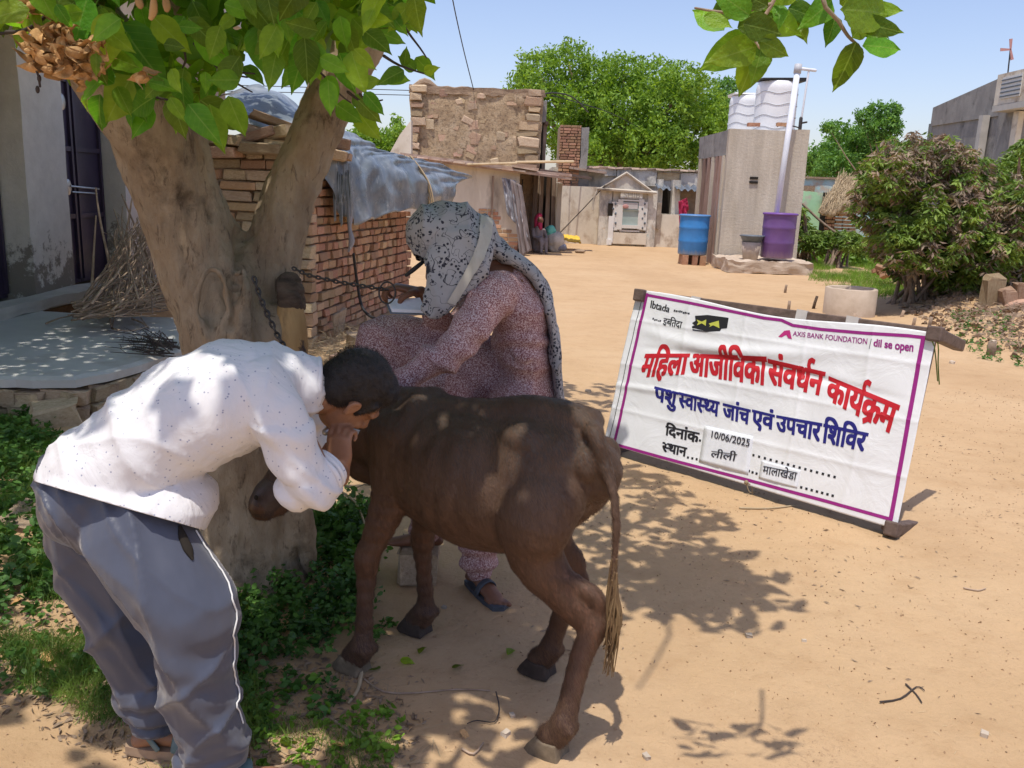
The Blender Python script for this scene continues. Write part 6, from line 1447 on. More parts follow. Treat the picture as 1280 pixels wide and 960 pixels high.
    m.tube([A(124, 606, 2.04), A(150, 585, 2.05), A(198, 545, 2.07), A(250, 512, 2.10), A(300, 492, 2.13), A(345, 484, 2.17), A(372, 486, 2.19)],
           [.158, .172, .172, .180, .186, .164, .10], 30, side=side, flat=[.90, .80, .77, .76, .74, .66, .80])
    m.tube([A(88, 596, 2.06), A(130, 620, 2.03), A(175, 634, 2.01), A(222, 636, 1.99)], [.11, .180, .195, .150], 22, side=side, flat=[.52, .58, .60, .50])      # tail of the shirt
    m.tube([A(325, 485, 2.05), A(345, 520, 2.01), A(368, 565, 2.00), A(384, 592, 2.02)], [.074, .070, .063, .060], 22)
    m.tube([A(376, 606, 2.015), A(398, 600, 2.03), A(406, 592, 2.05)], [.064, .060, .050], 18)
    m.tube([A(348, 480, 2.34), A(372, 520, 2.42), A(390, 555, 2.45)], [.085, .075, .062], 16)
    m.tube([A(372, 480, 2.19), A(388, 480, 2.20), A(397, 481, 2.205)], [.080, .073, .070], 20, cap='flat')
    ax = (A(372, 486, 2.19)-A(150, 585, 2.05)).normalized()
    def disp(p):
        s = (p-A(150, 585, 2.05)).dot(ax); w = (p.z-.95)
        d = .004*fz(p, 7, 4)
        d += .012*math.exp(-((s-.42)/.15)**2)*(1-abs(math.sin(22*(p.x*.85+p.z*.45)+2.5*nz(p, 3))))**2
        d += .014*math.exp(-((s-.03)/.16)**2)*(1-abs(math.sin(17*(p.x*.95+p.z*.55)+2*nz(p, 3))))**2.2
        d += .008*(1-abs(math.sin(10*(p.x*.6+p.z*1.0+p.y*.5)+3*nz(p, 2))))**5+.0035*(1-abs(math.sin(38*(p.x*.8+p.z*.6)+3*nz(p, 3))))**4
        d += .006*max(0, nz((p.x*3.0+p.z*1.5, p.y*2, p.z*1.2), 2.6))
        if p.x > -.62 and p.z < .98: d += .007*math.sin(70*(p.z*.85+p.x*.5)+4*nz(p, 7))
        return d
    me = fuse(m, 'shirt', .0075, 3, off=root, disp=disp)
    h0, h1 = ray(30, 598), ray(252, 662); hn = h0.cross(h1).normalized(); hn = hn if hn.dot(ray(130, 700)) > 0 else -hn      # the hem: cut straight across
    bm = bmesh.new(); bm.from_mesh(me); cc = V3(0, 0, CAM_H)-root
    bmesh.ops.bisect_plane(bm, geom=bm.verts[:]+bm.edges[:]+bm.faces[:], plane_co=cc, plane_no=hn, clear_outer=True); bm.to_mesh(me); bm.free()
    sh = link('shirt', me, t, 'shirt_cotton')
    bs = BVHTree.FromPolygons([v.co+root for v in me.vertices], [tuple(p.vertices) for p in me.polygons])
    m = MB()
    c0 = A(397, 481, 2.205); axn = (A(397, 481, 2.205)-A(372, 480, 2.19)).normalized(); x = axn.orthogonal().normalized(); y = axn.cross(x); pts = []
    for k in range(33): th = 2*math.pi*k/32; pts.append(c0+(x*math.cos(th)+y*math.sin(th))*.069)
    m.tube(pts, .0065, 8, sub=1); m.tube([p-axn*.030+(p-c0)*.06 for p in pts], .003, 6, sub=1); m.build('collar_edge', 'shirt_cotton', sh, True)
    m = MB()
    c1 = A(410, 588, 2.065); ax2 = (A(412, 585, 2.07)-A(392, 600, 2.03)).normalized(); x = ax2.orthogonal().normalized(); y = ax2.cross(x)
    for o2, r, w in ((0, .050, .008), (-.016, .056, .007), (.012, .045, .006)): m.tube([c1+ax2*o2+(x*math.cos(a)+y*math.sin(a))*(r+.003*math.sin(a*3)) for a in np.linspace(0, 2*math.pi, 30)], w, 8, sub=1)
    m.build('rolled_cuff', 'shirt_cotton', sh, True)
    tab = [] and [castpx(bs, *c, off=.004) for c in ((208, 585), (218, 595), (226, 603), (232, 610))]; tab = [c for c in tab if c is not None]
    if len(tab) > 2: m = MB(); m.tube(tab, [.003, .010, .009, .003][:len(tab)], 8, flat=.45); m.build('hem_fold', 'shirt_cotton', sh, True)
    sm = sh.modifiers.new('thickness', 'SOLIDIFY'); sm.thickness = .003; sm.offset = -1
    # --- sandals
    for ft, fd in ((footn, V3(.85, .38, 0).normalized()), (footf, V3(.85, .05, 0).normalized())):
        sd = Z.cross(fd); m = MB(); b = V3(ft.x, ft.y, .016); outline = [(-.085, .022), (-.09, 0), (-.085, -.022), (-.02, -.040), (.10, -.052), (.18, -.046), (.225, -.02), (.235, .01), (.215, .035), (.14, .050), (.0, .038)]
        m.v = []; m.prism([((b+fd*a+sd*c).x, (b+fd*a+sd*c).y) for a, c in outline], .004, .030); s_ = m.build('sandal', 'sandal_tan', t)
        m = MB(); m.tube([b+sd*.048+fd*.07+Z*.015, b+sd*.035+fd*.075+Z*.055, b-sd*.0+fd*.08+Z*.072, b-sd*.035+fd*.075+Z*.055, b-sd*.050+fd*.07+Z*.015], [.026]*5, 12, flat=.22, side=fd); m.tube([b+sd*.045+fd*.01+Z*.02, b+sd*.03-fd*.03+Z*.06, b-fd*.075+Z*.06, b-sd*.03-fd*.03+Z*.06, b-sd*.045+fd*.01+Z*.02], .012, 8, flat=.4)
        m.build('sandal_strap', 'mens_sandal', s_, True)
    # the small steel ear-tag pliers and blue tag between hand and head
    tg = thing('tagging_pliers', A(418, 538, 2.27), 'small steel tagging pliers held in the man\'s fist beside his ear', 'pliers')
    m = MB(); m.tube([A(407, 540, 2.24), A(414, 537, 2.25), A(424, 541, 2.27), A(430, 545, 2.3)], [.010, .014, .012, .008], 10); m.build('handle', 'steel_bright', tg, True)
    m = MB(); m.ell(A(418, 538, 2.235), (.011, .008, .013)); m.build('rivet', 'black_rubber', tg, True)
    m = MB(); q = [A(433, 534, 2.29), A(450, 538, 2.33), A(446, 546, 2.33), A(432, 544, 2.29)]; m.add(q+[p+V3(0, .004, 0) for p in q], [(3, 2, 1, 0), (4, 5, 6, 7), (0, 1, 5, 4), (1, 2, 6, 5), (2, 3, 7, 6), (3, 0, 4, 7)])
    tag(m.build('ear_tag', 'blue_plastic', None, loc=q[0]), 'small blue tag between the man\'s cheek and his fist', 'tag')
man()

# ---------------------------------------------------------------- the woman with the floral scarf
def woman():
    root = V3(-.1, 3.1, 0); t = thing('person', root, 'woman in a speckled mauve tunic with a black and grey floral scarf over her head', 'person')
    A = lambda px, py, y: at(px, py, y)
    side = V3(.0, 1, 0)
    f = V3(-.80, -.10, -.58).normalized(); u = V3(-.55, 0, .83); hc = A(562, 316, 3.02)
    m = MB(); P = head(m, hc, f, u, sc=.98)
    shn, shf = A(622, 372, 2.88), A(610, 352, 3.22); up = A(640, 392, 3.05)
    pel = A(655, 505, 3.12)
    m.tube([pel, A(662, 455, 3.1), A(650, 410, 3.06), A(622, 362, 3.04)], [.085, .09, .11, .09], 18, side=side, flat=.6)
    m.tube([A(632, 352, 3.04), A(605, 338, 3.03), P(-.04, 0, -.05)], [.075, .058, .054], 14)
    m.tube([A(595, 345, 3.0), A(625, 350, 3.02), A(655, 365, 3.05)], [.05, .10, .09], 16, side=side, flat=.6)
    eln, wrn = A(548, 448, 2.80), A(478, 496, 2.84)
    m.tube([shn.lerp(eln, .12), shn.lerp(eln, .5), eln], [.040, .040, .036], 12); m.tube([eln, eln.lerp(wrn, .5), wrn], [.036, .034, .024], 12)
    hand(m, wrn, V3(-.8, .05, -.5), V3(.1, .4, -.7), V3(-.4, -.7, .2), (.5, .6, .65, .7), .95)
    elf, wrf = A(560, 420, 3.28), A(526, 366, 3.06)
    m.tube([shf, shf.lerp(elf, .5), elf], [.052, .044, .036], 12); m.tube([elf, elf.lerp(wrf, .5), wrf], [.036, .034, .025], 12)
    hand(m, wrf+V3(-.0, 0, 0), V3(-.95, -.12, .22), V3(-.25, -.05, -.9), V3(-.2, -.75, .6), (1.15, 1.05, 1.1, 1.15), 1.0, .9)
    # standing leg (near the calf), other leg raised on a stone
    kn = A(612, 600, 3.12); an = V3(-.10, 3.12, .09)
    m.tube([A(652, 500, 3.05), kn, kn.lerp(an, .5), an], [.085, .058, .050, .034], 14)
    fd = V3(-.55, -.15, 0)+V3(.95, -.55, 0)*0; fd = V3(.40, -.85, 0).normalized()*-1
    fd = V3(-.42, .42, 0).normalized(); fd = V3(.38, -.60, 0).normalized()
    m.tube([an-fd*.06-Z*.045, an-Z*.02, an+fd*.06-Z*.045, an+fd*.12-Z*.058, an+fd*.15-Z*.062], [.028, .036, .036, .036, .020], 12, side=Z.cross(fd), flat=[.8, .9, .7, .45, .4])
    for k in range(5): b = an+fd*(.148-.010*k)+Z.cross(fd)*(.030-.016*k)-Z*.068; m.tube([b, b+fd*.022, b+fd*.034], [.010-.001*k]*3, 7, sub=1)
    kf = A(475, 425, 3.22); af = V3(A(535, 500, 3.24).x, 3.24, .20)
    m.tube([A(645, 490, 3.2), A(560, 440, 3.22), kf], [.08, .065, .052], 12); m.tube([kf, kf.lerp(af, .5), af], [.05, .048, .034], 12)
    m.tube([af+V3(.05, 0, -.04), af-Z*.03, af+V3(-.10, 0, -.05), af+V3(-.16, 0, -.055)], [.028, .035, .034, .024], 12, side=V3(0, 1, 0), flat=[.8, .9, .6, .4])
    me = fuse(m, 'body', .0052, 2, .45, off=root); link('body', me, t, 'skin_woman')
    # hair at the brow under the scarf
    m = MB(); A3 = (f, (u-f*u.dot(f)).normalized().cross(f), (u-f*u.dot(f)).normalized()); m.ell(P(-.012, 0, .040), (.098, .080, .086), A3); me = fuse(m, 'hair', .008, 2, off=root, disp=lambda p: .003*nz(p, 40)); link('hair', me, t, 'hair')
    # tunic (kurta)
    m = MB()
    m.tube([A(640, 350, 3.05), A(648, 382, 3.06), A(652, 425, 3.09), A(656, 460, 3.12), A(652, 500, 3.12), A(640, 560, 3.12), A(632, 610, 3.12)], [.105, .148, .152, .142, .172, .185, .20], 26, side=side, flat=[.56, .70, .68, .68, .78, .85, .85])
    m.tube([A(618, 368, 3.0), A(640, 360, 3.04), A(664, 374, 3.1)], [.07, .100, .09], 18, side=side, flat=.62)
    m.tube([A(626, 362, 2.96), A(614, 372, 2.92), A(592, 405, 2.84), A(565, 437, 2.80), A(520, 466, 2.80), A(482, 492, 2.83)], [.070, .074, .064, .054, .046, .040], 18)          # near sleeve
    m.tube([A(615, 352, 3.2), A(590, 390, 3.26), A(562, 418, 3.26), A(545, 392, 3.14)], [.075, .066, .054, .048], 16)                                 # far sleeve
    m.tube([A(648, 486, 3.2), A(600, 460, 3.2), A(545, 440, 3.2), A(500, 425, 3.2), A(472, 428, 3.2)], [.135, .130, .112, .098, .085], 20)            # cloth over the raised thigh
    m.tube([A(478, 440, 3.2), A(494, 490, 3.22), A(510, 560, 3.24)], [.10, .085, .075], 16)
    m.tube([A(560, 480, 3.12), A(555, 560, 3.12), A(560, 620, 3.12)], [.13, .14, .12], 18, flat=.8)
    def disp(p):
        d = .003*fz(p, 6, 3)
        d += .009*math.sin(16*p.x+26*p.y+5*nz(p, 2.2))*max(0, min(1, (.98-p.z)*6))
        d += .007*math.exp(-((p.z-1.02)/.05)**2)*math.sin(75*p.z+10*p.x+4*nz(p, 5))
        if p.y < 2.95: d += .009*(1-abs(math.sin(21*(p.x*.7+p.z*.75)+2*nz(p, 3))))**2.5
        d += .012*(1-abs(math.sin(11*(p.x*.95-p.z*.35)+2*nz(p, 2))))**4*max(0, min(1, (1.12-p.z)*7))
        d += .009*(1-abs(math.sin(15*(p.z*.9+p.x*.5)+2*nz(p, 3))))**4
        return d
    me = fuse(m, 'tunic', .010, 3, off=root, disp=disp); link('tunic', me, t, 'speckled_kurta')
    m = MB(); m.tube([A(632, 600, 3.13), A(616, 650, 3.12), an+Z*.14, an+Z*.035], [.13, .105, .080, .072], 18); m.tube([A(508, 540, 3.24), af+Z*.1, af+Z*.02], [.09, .08, .07], 16)
    me = fuse(m, 'salwar', .012, 3, off=root, disp=lambda p: .008*math.sin(p.z*70+4*nz(p, 6))+.004*fz(p, 9)); link('salwar', me, t, 'speckled_kurta')
    # sandal
    m = MB(); sd = Z.cross(fd); b = an; outline = [(-.08, .02), (-.085, 0), (-.08, -.02), (0, -.034), (.10, -.042), (.17, -.036), (.19, 0), (.17, .036), (.09, .042), (0, .034)]
    m.prism([((b+fd*a+sd*c).x, (b+fd*a+sd*c).y) for a, c in outline], .003, .022); s_ = m.build('sandal', 'sandal_rubber', t)
    m = MB(); m.tube([b+sd*.040+fd*.05-Z*.065, b+sd*.030+fd*.06-Z*.03, b+fd*.065-Z*.012, b-sd*.030+fd*.06-Z*.03, b-sd*.040+fd*.05-Z*.065], .016, 10, flat=.3, side=fd); m.build('sandal_strap', 'sandal_rubber', s_, True)
    # scarf: hood over the head, front fall, nape wrap and the strip down the back
    m = MB()
    def hood(u_, v_):      # u_ around from the brow opening over the top to behind; v_ from crown side to side
        return None
    m.ell(A(563, 302, 3.02), (.138, .120, .136), None, 36, 26)
    m.ell(A(594, 308, 3.03), (.075, .095, .115), None, 28, 18)
    m.ell(A(540, 290, 3.0), (.090, .10, .085), None, 24, 16)
    m.tube([A(572, 296, 2.93), A(566, 322, 2.90), A(562, 350, 2.88), A(550, 374, 2.87), A(538, 392, 2.87)], [.078, .082, .074, .055, .034], 20, side=V3(1, 0, 0), flat=[.5, .38, .36, .32, .3])
    m.tube([A(590, 290, 2.96), A(598, 308, 2.93), A(588, 335, 2.89), A(568, 364, 2.87)], [.050, .056, .054, .036], 18, side=V3(1, 0, 0), flat=[.7, .45, .4, .35])
    m.tube([A(600, 292, 3.03), A(622, 312, 3.03), A(646, 325, 3.03), A(670, 346, 3.03), A(686, 385, 3.03), A(693, 430, 3.04), A(698, 475, 3.05), A(701, 512, 3.05)], [.085, .070, .075, .075, .075, .070, .065, .060], 18, side=side, flat=[.8, .50, .36, .30, .26, .24, .24, .24])
    def disp(p): return .0035*fz(p, 9, 4)+.015*(1-abs(math.sin(13*(p.x*1.1+p.z*.45)+2.2*nz(p, 3))))**3.5+.008*(1-abs(math.sin(24*(p.x*.9-p.z*.3+p.y*.4)+2*nz(p, 4))))**4
    me = fuse(m, 'scarf', .0070, 3, off=root, disp=disp)
    # open the hood over the face: drop what lies in front of the cheeks
    bm = bmesh.new(); bm.from_mesh(me); fc = A(519, 346, 2.96)-root
    dl = [v for v in bm.verts if ((v.co.x-fc.x)/.062)**2+((v.co.y-fc.y)/.13)**2+((v.co.z-fc.z)/.075)**2 < 1]
    bmesh.ops.delete(bm, geom=dl, context='VERTS'); bm.to_mesh(me); bm.free()
    sc = link('scarf', me, t, 'floral_scarf')
    from mathutils.bvhtree import BVHTree
    bv = BVHTree.FromPolygons([v.co+root for v in me.vertices], [tuple(p.vertices) for p in me.polygons])
    strip = [(601, 256), (608, 274), (606, 298), (598, 322), (585, 345), (572, 366), (562, 382)]; L, Rr = [], []
    for i, (a, b) in enumerate(zip(strip, strip[1:])):
        for k in range(6):
            x, y = a[0]+(b[0]-a[0])*k/6, a[1]+(b[1]-a[1])*k/6; w = 8-3.5*(i*6+k)/36
            hit = [bv.ray_cast(V3(0, 0, CAM_H), ray(x+s*w, y+s*w*.4).normalized()) for s in (-1, 0, 1)]
            L.append([h[0]+h[1]*.004-ray(x, y).normalized()*.003 if h[0] is not None else None for h in hit])
    good = [r for r in L if all(p is not None for p in r)]; m = MB(); n = len(good)
    if n > 3: m.add([p for r in good for p in r], [(3*i+j, 3*i+j+1, 3*i+j+4, 3*i+j+3) for i in range(n-1) for j in range(2)]); m.build('scarf_border', 'scarf_border', sc, True)
    # what she holds
    pt = thing('pen', A(515, 338, 2.93), 'black pen held upright between the woman\'s face and her hand', 'pen')
    m = MB(); m.tube([A(508, 344, 2.96), A(517, 337, 2.95), A(528, 328, 2.96)], [.006, .008, .007], 8); m.build('barrel', 'black_rubber', pt, True)
    pp = thing('notebook', A(505, 378, 3.05), 'small bluish-white notebook resting on the woman\'s raised knee', 'notebook')
    m = MB(); q = [A(485, 374, 3.0), A(525, 372, 3.02), A(532, 388, 2.98), A(490, 386, 2.96)]
    m.add(q+[p-Z*.012 for p in q], [(0, 1, 2, 3), (7, 6, 5, 4), (0, 4, 5, 1), (1, 5, 6, 2), (2, 6, 7, 3), (3, 7, 4, 0)]); m.build('pages', 'paper', pp)
    m = MB(); q = [p-Z*.013+V3(0, 0, 0) for p in q]; q = [q[0]+V3(-.006, 0, 0), q[1]+V3(.006, 0, 0), q[2]+V3(.006, -.004, 0), q[3]+V3(-.006, -.004, 0)]; m.add(q+[p-Z*.004 for p in q], [(0, 1, 2, 3), (7, 6, 5, 4), (0, 4, 5, 1), (1, 5, 6, 2), (2, 6, 7, 3), (3, 7, 4, 0)]); m.build('cover', 'grey_tub', pp)
    b = V3(af.x-.03, af.y, .15); o = link('rock', worn_block('rock', 'sandstone', .15, 77)); b.z = .07; o.location = b; o.scale = (.15, .2, .13); tag(o, 'low flat rock under the woman\'s raised foot, behind the calf', 'rock')
woman()

# ---------------------------------------------------------------- the buffalo calf
def calf():
    root = V3(-.15, 2.45, 0); t = thing('buffalo_calf', root, 'dark brown buffalo calf standing with its head behind the bending man', 'calf')
    A = lambda px, py, y: at(px, py, y); d = V3(-.84, .54, 0).normalized(); L = V3(-.54, -.84, 0).normalized()     # ahead, and its left side (towards us)
    hip = V3(.115, 2.36, 0); shd = V3(-.30, 2.63, 0)
    X = lambda base, a, l, z: base+d*a+L*l+Z*z
    m = MB()
    # trunk: spine line at half depth, deep belly
    m.tube([X(hip, -.155, 0, .79), X(hip, -.09, 0, .79), X(hip, .02, 0, .76), X(hip, .13, 0, .705), X(hip, .25, 0, .69), X(hip, .37, 0, .70), X(hip, .47, 0, .715), X(hip, .56, 0, .72)],
           [.070, .135, .165, .190, .200, .180, .150, .105], 28, side=L, flat=[1.25, 1.08, 1.10, 1.13, 1.09, 1.12, 1.25, 1.30])
    m.ell(X(hip, .03, .085, .868), (.075, .06, .05), (d, L, Z)); m.ell(X(hip, .03, -.085, .868), (.075, .06, .05), (d, L, Z))          # hip bones
    m.ell(X(hip, -.15, .06, .83), (.04, .04, .05), (d, L, Z)); m.ell(X(hip, -.15, -.06, .83), (.04, .04, .05), (d, L, Z))
    m.tube([X(hip, -.12, 0, .93), X(hip, .05, 0, .935), X(hip, .20, 0, .90), X(hip, .35, 0, .880), X(hip, .48, 0, .885), X(hip, .57, 0, .870)], [.050, .055, .055, .055, .060, .06], 14, side=L, flat=.8)   # topline
    # hind legs: stifle forward at the belly, hock back, upright shank
    for s, hx, hy, fl in ((1, .15, 2.14, 0), (-1, .13, 2.55, 1)):
        hf = V3(hx, hy, 0); top = X(hip, -.045, s*.085, .74)
        st = X(hip, .03+.08*fl, s*.115, .56); hock = (A(738, 778, 2.19) if s > 0 else X(hf, -.10, 0, .36)); 
        if s > 0: hock.z = max(.34, min(hock.z, .42))
        fet = hf.lerp(hock, .28)+V3(0, 0, 0); fet = V3(hf.x, hf.y, 0)+d*-.035+Z*.115
        m.tube([top, X(hip, -.03+.06*fl, s*.125, .66), st.lerp(hock, .28)+Z*.03, st.lerp(hock, .72), hock+d*.015], [.092, .086, .062, .042, .034], 20, side=L, flat=[1.35, 1.40, 1.40, 1.3, 1.25])
        m.tube([hock+Z*.035-d*.022, hock-d*.02, hock.lerp(fet, .3), hock.lerp(fet, .75), fet], [.020, .031, .029, .026, .031], 14, side=L, flat=1.2)
        m.tube([st-d*.045-Z*.03, hock+Z*.085-d*.008, hock+Z*.03-d*.022], [.040, .024, .020], 10)     # tendon to the point of the hock
        m.tube([fet, fet+d*.015-Z*.035, fet+d*.045-Z*.065], [.036, .036, .038], 14, side=L, flat=1.1)
        for q in (-1, 1): m.ell(fet-d*.030+L*q*.018-Z*.012, (.013, .011, .018))
    for s, hx, hy in ((1, -.475, 2.53), (-1, -.30, 2.79)):
        hf = V3(hx, hy, 0); top = X(shd, .0, s*.08, .70); kn = (A(462, 705, 2.56) if s > 0 else A(533, 690, 2.78)); kn.z = .36 if s < 0 else .37; fet = hf-d*.035+Z*.10
        if s > 0: kn = V3(-.44, 2.55, .37)
        else: kn = V3(-.285, 2.76, .36)
        m.tube([top+Z*.10, top-Z*.03, top.lerp(kn, .45)+d*-.01, top.lerp(kn, .8), kn+Z*.02], [.072, .072, .048, .037, .038], 18, side=L, flat=[1.6, 1.5, 1.25, 1.15, 1.1])
        m.tube([kn+Z*.03, kn, kn-Z*.04, kn.lerp(fet, .45), kn.lerp(fet, .85), fet], [.037, .040, .032, .026, .028, .034], 14, side=L, flat=1.1)
        m.tube([fet, fet+d*.018-Z*.03, fet+d*.042-Z*.055], [.040, .039, .040], 14, side=L, flat=1.1)
        for q in (-1, 1): m.ell(fet-d*.032+L*q*.019-Z*.005, (.014, .012, .019))
    # neck and head (turned down and to the left, mostly behind the man)
    poll = A(424, 520, 2.74); muz = A(338, 622, 2.56); hd = (muz-poll).normalized()
    m.tube([X(shd, -.04, 0, .755), X(shd, .04, .0, .76), poll.lerp(X(shd, .10, 0, .79), .4)-Z*.02, poll-hd*.02-Z*.03], [.150, .118, .092, .080], 20, side=L, flat=[1.25, 1.30, 1.25, 1.15])
    m.tube([X(shd, .02, 0, .60), X(shd, .07, .0, .62), poll.lerp(X(shd, .1, 0, .7), .4)-Z*.12], [.07, .06, .05], 14)      # brisket / throat
    m.tube([poll-hd*.03, poll+hd*.05, poll.lerp(muz, .45), poll.lerp(muz, .75), muz-hd*.01, muz+hd*.035], [.070, .090, .080, .066, .058, .052], 20, side=L, flat=[1.0, 1.05, 1.05, .95, .90, .85])
    m.tube([muz-hd*.10+V3(.03, 0, -.03), muz+V3(.02, 0, -.02), muz+hd*.02], [.045, .042, .036], 14)
    e0 = poll+V3(-.02, -.03, .02)
    m.tube([A(398, 505, 2.70), A(385, 475, 2.66), A(379, 450, 2.65), A(378, 428, 2.65)], [.020, .034, .030, .008], 12, side=V3(.6, -.6, 0), flat=.35)      # ear
    m.tube([A(432, 512, 2.84), A(450, 500, 2.95)], [.03, .02], 10, flat=.5)
    # tail dock
    tb = A(757, 572, 2.20); m.tube([X(hip, -.13, 0, .90), tb+V3(-.03, 0.02, .06), tb+V3(.008, -.01, -.04), A(770, 640, 2.15), A(769, 700, 2.14), A(765, 740, 2.14)], [.034, .026, .018, .013, .011, .009], 12)
    def disp(p):
        w = p-root; a = (p-hip).dot(d); s = (p-hip).dot(L); dd = .0022*fz(p, 14, 3)
        if .44 > a > .12 and .55 < p.z < .84: dd += .0030*math.sin(a*75+p.z*5)*math.sin((a-.12)/.32*math.pi)            # ribs
        dd -= .014*math.exp(-(((a-.12)/.05)**2+((p.z-.80)/.06)**2))+.010*math.exp(-(((a+.09)/.05)**2+((p.z-.86)/.05)**2))*0   # flank hollow
        dd -= .009*math.exp(-(((a-.40)/.03)**2+((p.z-.70)/.12)**2))                                                     # behind the shoulder
        if p.z < .62 and abs(a-.71) < .3: dd += .0015*math.sin(p.z*150)
        return dd
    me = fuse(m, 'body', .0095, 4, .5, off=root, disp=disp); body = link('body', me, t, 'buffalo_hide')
    # short coat: many fine hairs lying down and back
    nv = len(me.vertices); co = np.empty(nv*3); no = np.empty(nv*3); me.vertices.foreach_get('co', co); me.vertices.foreach_get('normal', no); co = co.reshape(-1, 3); no = no.reshape(-1, 3)
    k = rng.integers(0, nv, 110000); P = co[k]+rng.normal(size=(110000, 3))*.003; N = no[k]; P = P-N*np.sum((P-co[k])*N, 1, keepdims=True)
    flow = np.array(-d*.55-Z*.85); Y = flow[None, :]-N*(N@flow)[:, None]+N*.22+rng.normal(size=N.shape)*.16; Y /= np.linalg.norm(Y, axis=1, keepdims=True); Xx = np.cross(Y, N); Xx /= np.linalg.norm(Xx, axis=1, keepdims=True)+1e-9
    scatter('coat', 'coat_hair', P+N*.0012, Xx*.0011, Y*(.010*rng.uniform(.5, 1.5, (110000, 1))), BLADE, body)
    # cloven hooves
    for hf, mt, nm in ((V3(.15, 2.14, 0), 'hoof_horn', 0), (V3(.13, 2.55, 0), 'dark_hoof', 1), (V3(-.475, 2.53, 0), 'hoof_horn', 0), (V3(-.30, 2.79, 0), 'dark_hoof', 1)):
        for q in (-1, 1):
            m = MB(); c = hf+L*q*.021; dd = (d+L*q*.10).normalized(); s2 = Z.cross(dd)
            def hx_(a, b, z): return c+dd*a+s2*b+Z*z
            prof = [[(-.040, -.020), (.0, -.024), (.055, -.018), (.078, 0), (.055, .018), (.0, .024), (-.040, .020)]]
            low = [hx_(a, b, .003) for a, b in prof[0]]; mid = [hx_(a*.88, b*.95, .022) for a, b in prof[0]]; top = [hx_(a*.60-.004, b*.86, .056) for a, b in prof[0]]; n = 7
            m.add(low+mid+top, [tuple(range(n-1, -1, -1)), tuple(range(2*n, 3*n))]+[(r*n+i, r*n+(i+1) % n, (r+1)*n+(i+1) % n, (r+1)*n+i) for r in (0, 1) for i in range(n)]); m.build('hoof', mt, t, bevel=.004)
    # tail switch
    m = MB(); rs = random.Random(4)
    for i in range(46):
        a = rs.uniform(0, 6.28); r = rs.uniform(0, .012); b0 = A(767, rs.uniform(690, 745), 2.14)+V3(math.cos(a)*r, math.sin(a)*r, 0); b1 = A(766+rs.uniform(-9, 9), rs.uniform(775, 800), 2.14+rs.uniform(-.02, .02)); b2 = A(761+rs.uniform(-8, 7), rs.uniform(800, 848), 2.14+rs.uniform(-.02, .02))
        m.tube([b0, b0.lerp(b1, .5)+V3(rs.uniform(-.01, .01), 0, 0), b1, b2], [.004, .0035, .0028, .0012], 5)
    m.build('tail_switch', 'tail_hair', t, True)
    m = MB(); 
    for c in (A(320, 622, 2.50), A(326, 634, 2.505)): m.ell(c, (.006, .006, .008))
    m.build('nostril', 'dark_gap', t, True)
    m = MB(); m.tube([muz-hd*.035+V3(.004, 0, 0), muz, muz+hd*.028], [.062, .062, .054], 20, side=L, flat=[.95, .94, .92]); me = fuse(m, 'muzzle', .008, 3, off=root, disp=lambda p: .0015*nz(p, 50)); link('muzzle', me, t, 'muzzle_skin')
calf()

# ---------------------------------------------------------------- chain, rope
def chain(name, pts, label, r=.0032, lk=.020):
    t = thing(name, pts[0], label, 'chain'); q = []
    P = [Vector(p) for p in pts]; L = [0]
    for a, b in zip(P, P[1:]): L.append(L[-1]+(b-a).length)
    n = int(L[-1]/(lk*.78)); m = MB()
    for i in range(n+1):
        s = L[-1]*i/n; k = max(j for j in range(len(L)) if L[j] <= s+1e-9); k = min(k, len(P)-2); a, b = P[k], P[k+1]; c = a.lerp(b, (s-L[k])/(L[k+1]-L[k])); dd = (b-a).normalized(); x = dd.orthogonal().normalized(); x = Quaternion(dd, (i % 2)*math.pi/2+.4) @ x
        loop = [c+dd*(lk*.5*math.cos(th))+x*(lk*.26*math.sin(th)) for th in np.linspace(0, 2*math.pi, 11)]; m.tube(loop, r, 5, sub=1, cap='flat')
    m.build('links', 'iron', t, True)
a = at(372, 342+16, 3.02); 
chain('chain', [at(368, 336, 3.02), at(385, 344, 3.0), at(420, 352, 2.99), at(450, 357, 2.98), at(482, 362, 2.98)], 'iron chain stretched from the tree trunk to the woman\'s hand')
chain('chain', [at(318, 350, 2.96), at(325, 372, 2.95), at(335, 395, 2.95), at(346, 418, 2.95), at(356, 435, 2.92), at(366, 450, 2.88), at(390, 500, 2.80)], 'iron chain running down the tree fork behind the man\'s shoulder', .0042, .026)
m = MB(); c = at(484, 366, 2.97); m.tube([c+Vector((math.cos(a)*.028, .01*math.sin(a), math.sin(a)*.036)) for a in np.linspace(0, 2*math.pi, 24)], .003, 6, sub=1); tag(m.build('iron_ring', 'iron', None, True, loc=c), 'thin iron ring at the end of the chain in the woman\'s hand', 'ring')
# ================================================================ ground cover and litter
def zone(poly, n, fn=None):
    xs = [p[0] for p in poly]; ys = [p[1] for p in poly]; out = []
    G4 = [G(*p) for p in poly]; x0, x1, y0, y1 = min(p.x for p in G4), max(p.x for p in G4), min(p.y for p in G4), max(p.y for p in G4); k = 0
    while len(out) < n and k < n*60:
        k += 1; g = Vector((random.uniform(x0, x1), random.uniform(y0, y1), 0)); q = pj(g)
        if q is None: continue
        X, Y = q[0]+14*nz((g.x, g.y, 3), 3), q[1]+12*nz((g.x, g.y, 7), 4); c = False; m = len(poly)
        for i in range(m):
            (a1, b1), (a2, b2) = poly[i], poly[i-1]
            if (b1 > Y) != (b2 > Y) and X < (a2-a1)*(Y-b1)/(b2-b1)+a1: c = not c
        if c and (fn is None or fn(g)): out.append((g.x, g.y, gh(g.x, g.y)))
    return np.array(out)
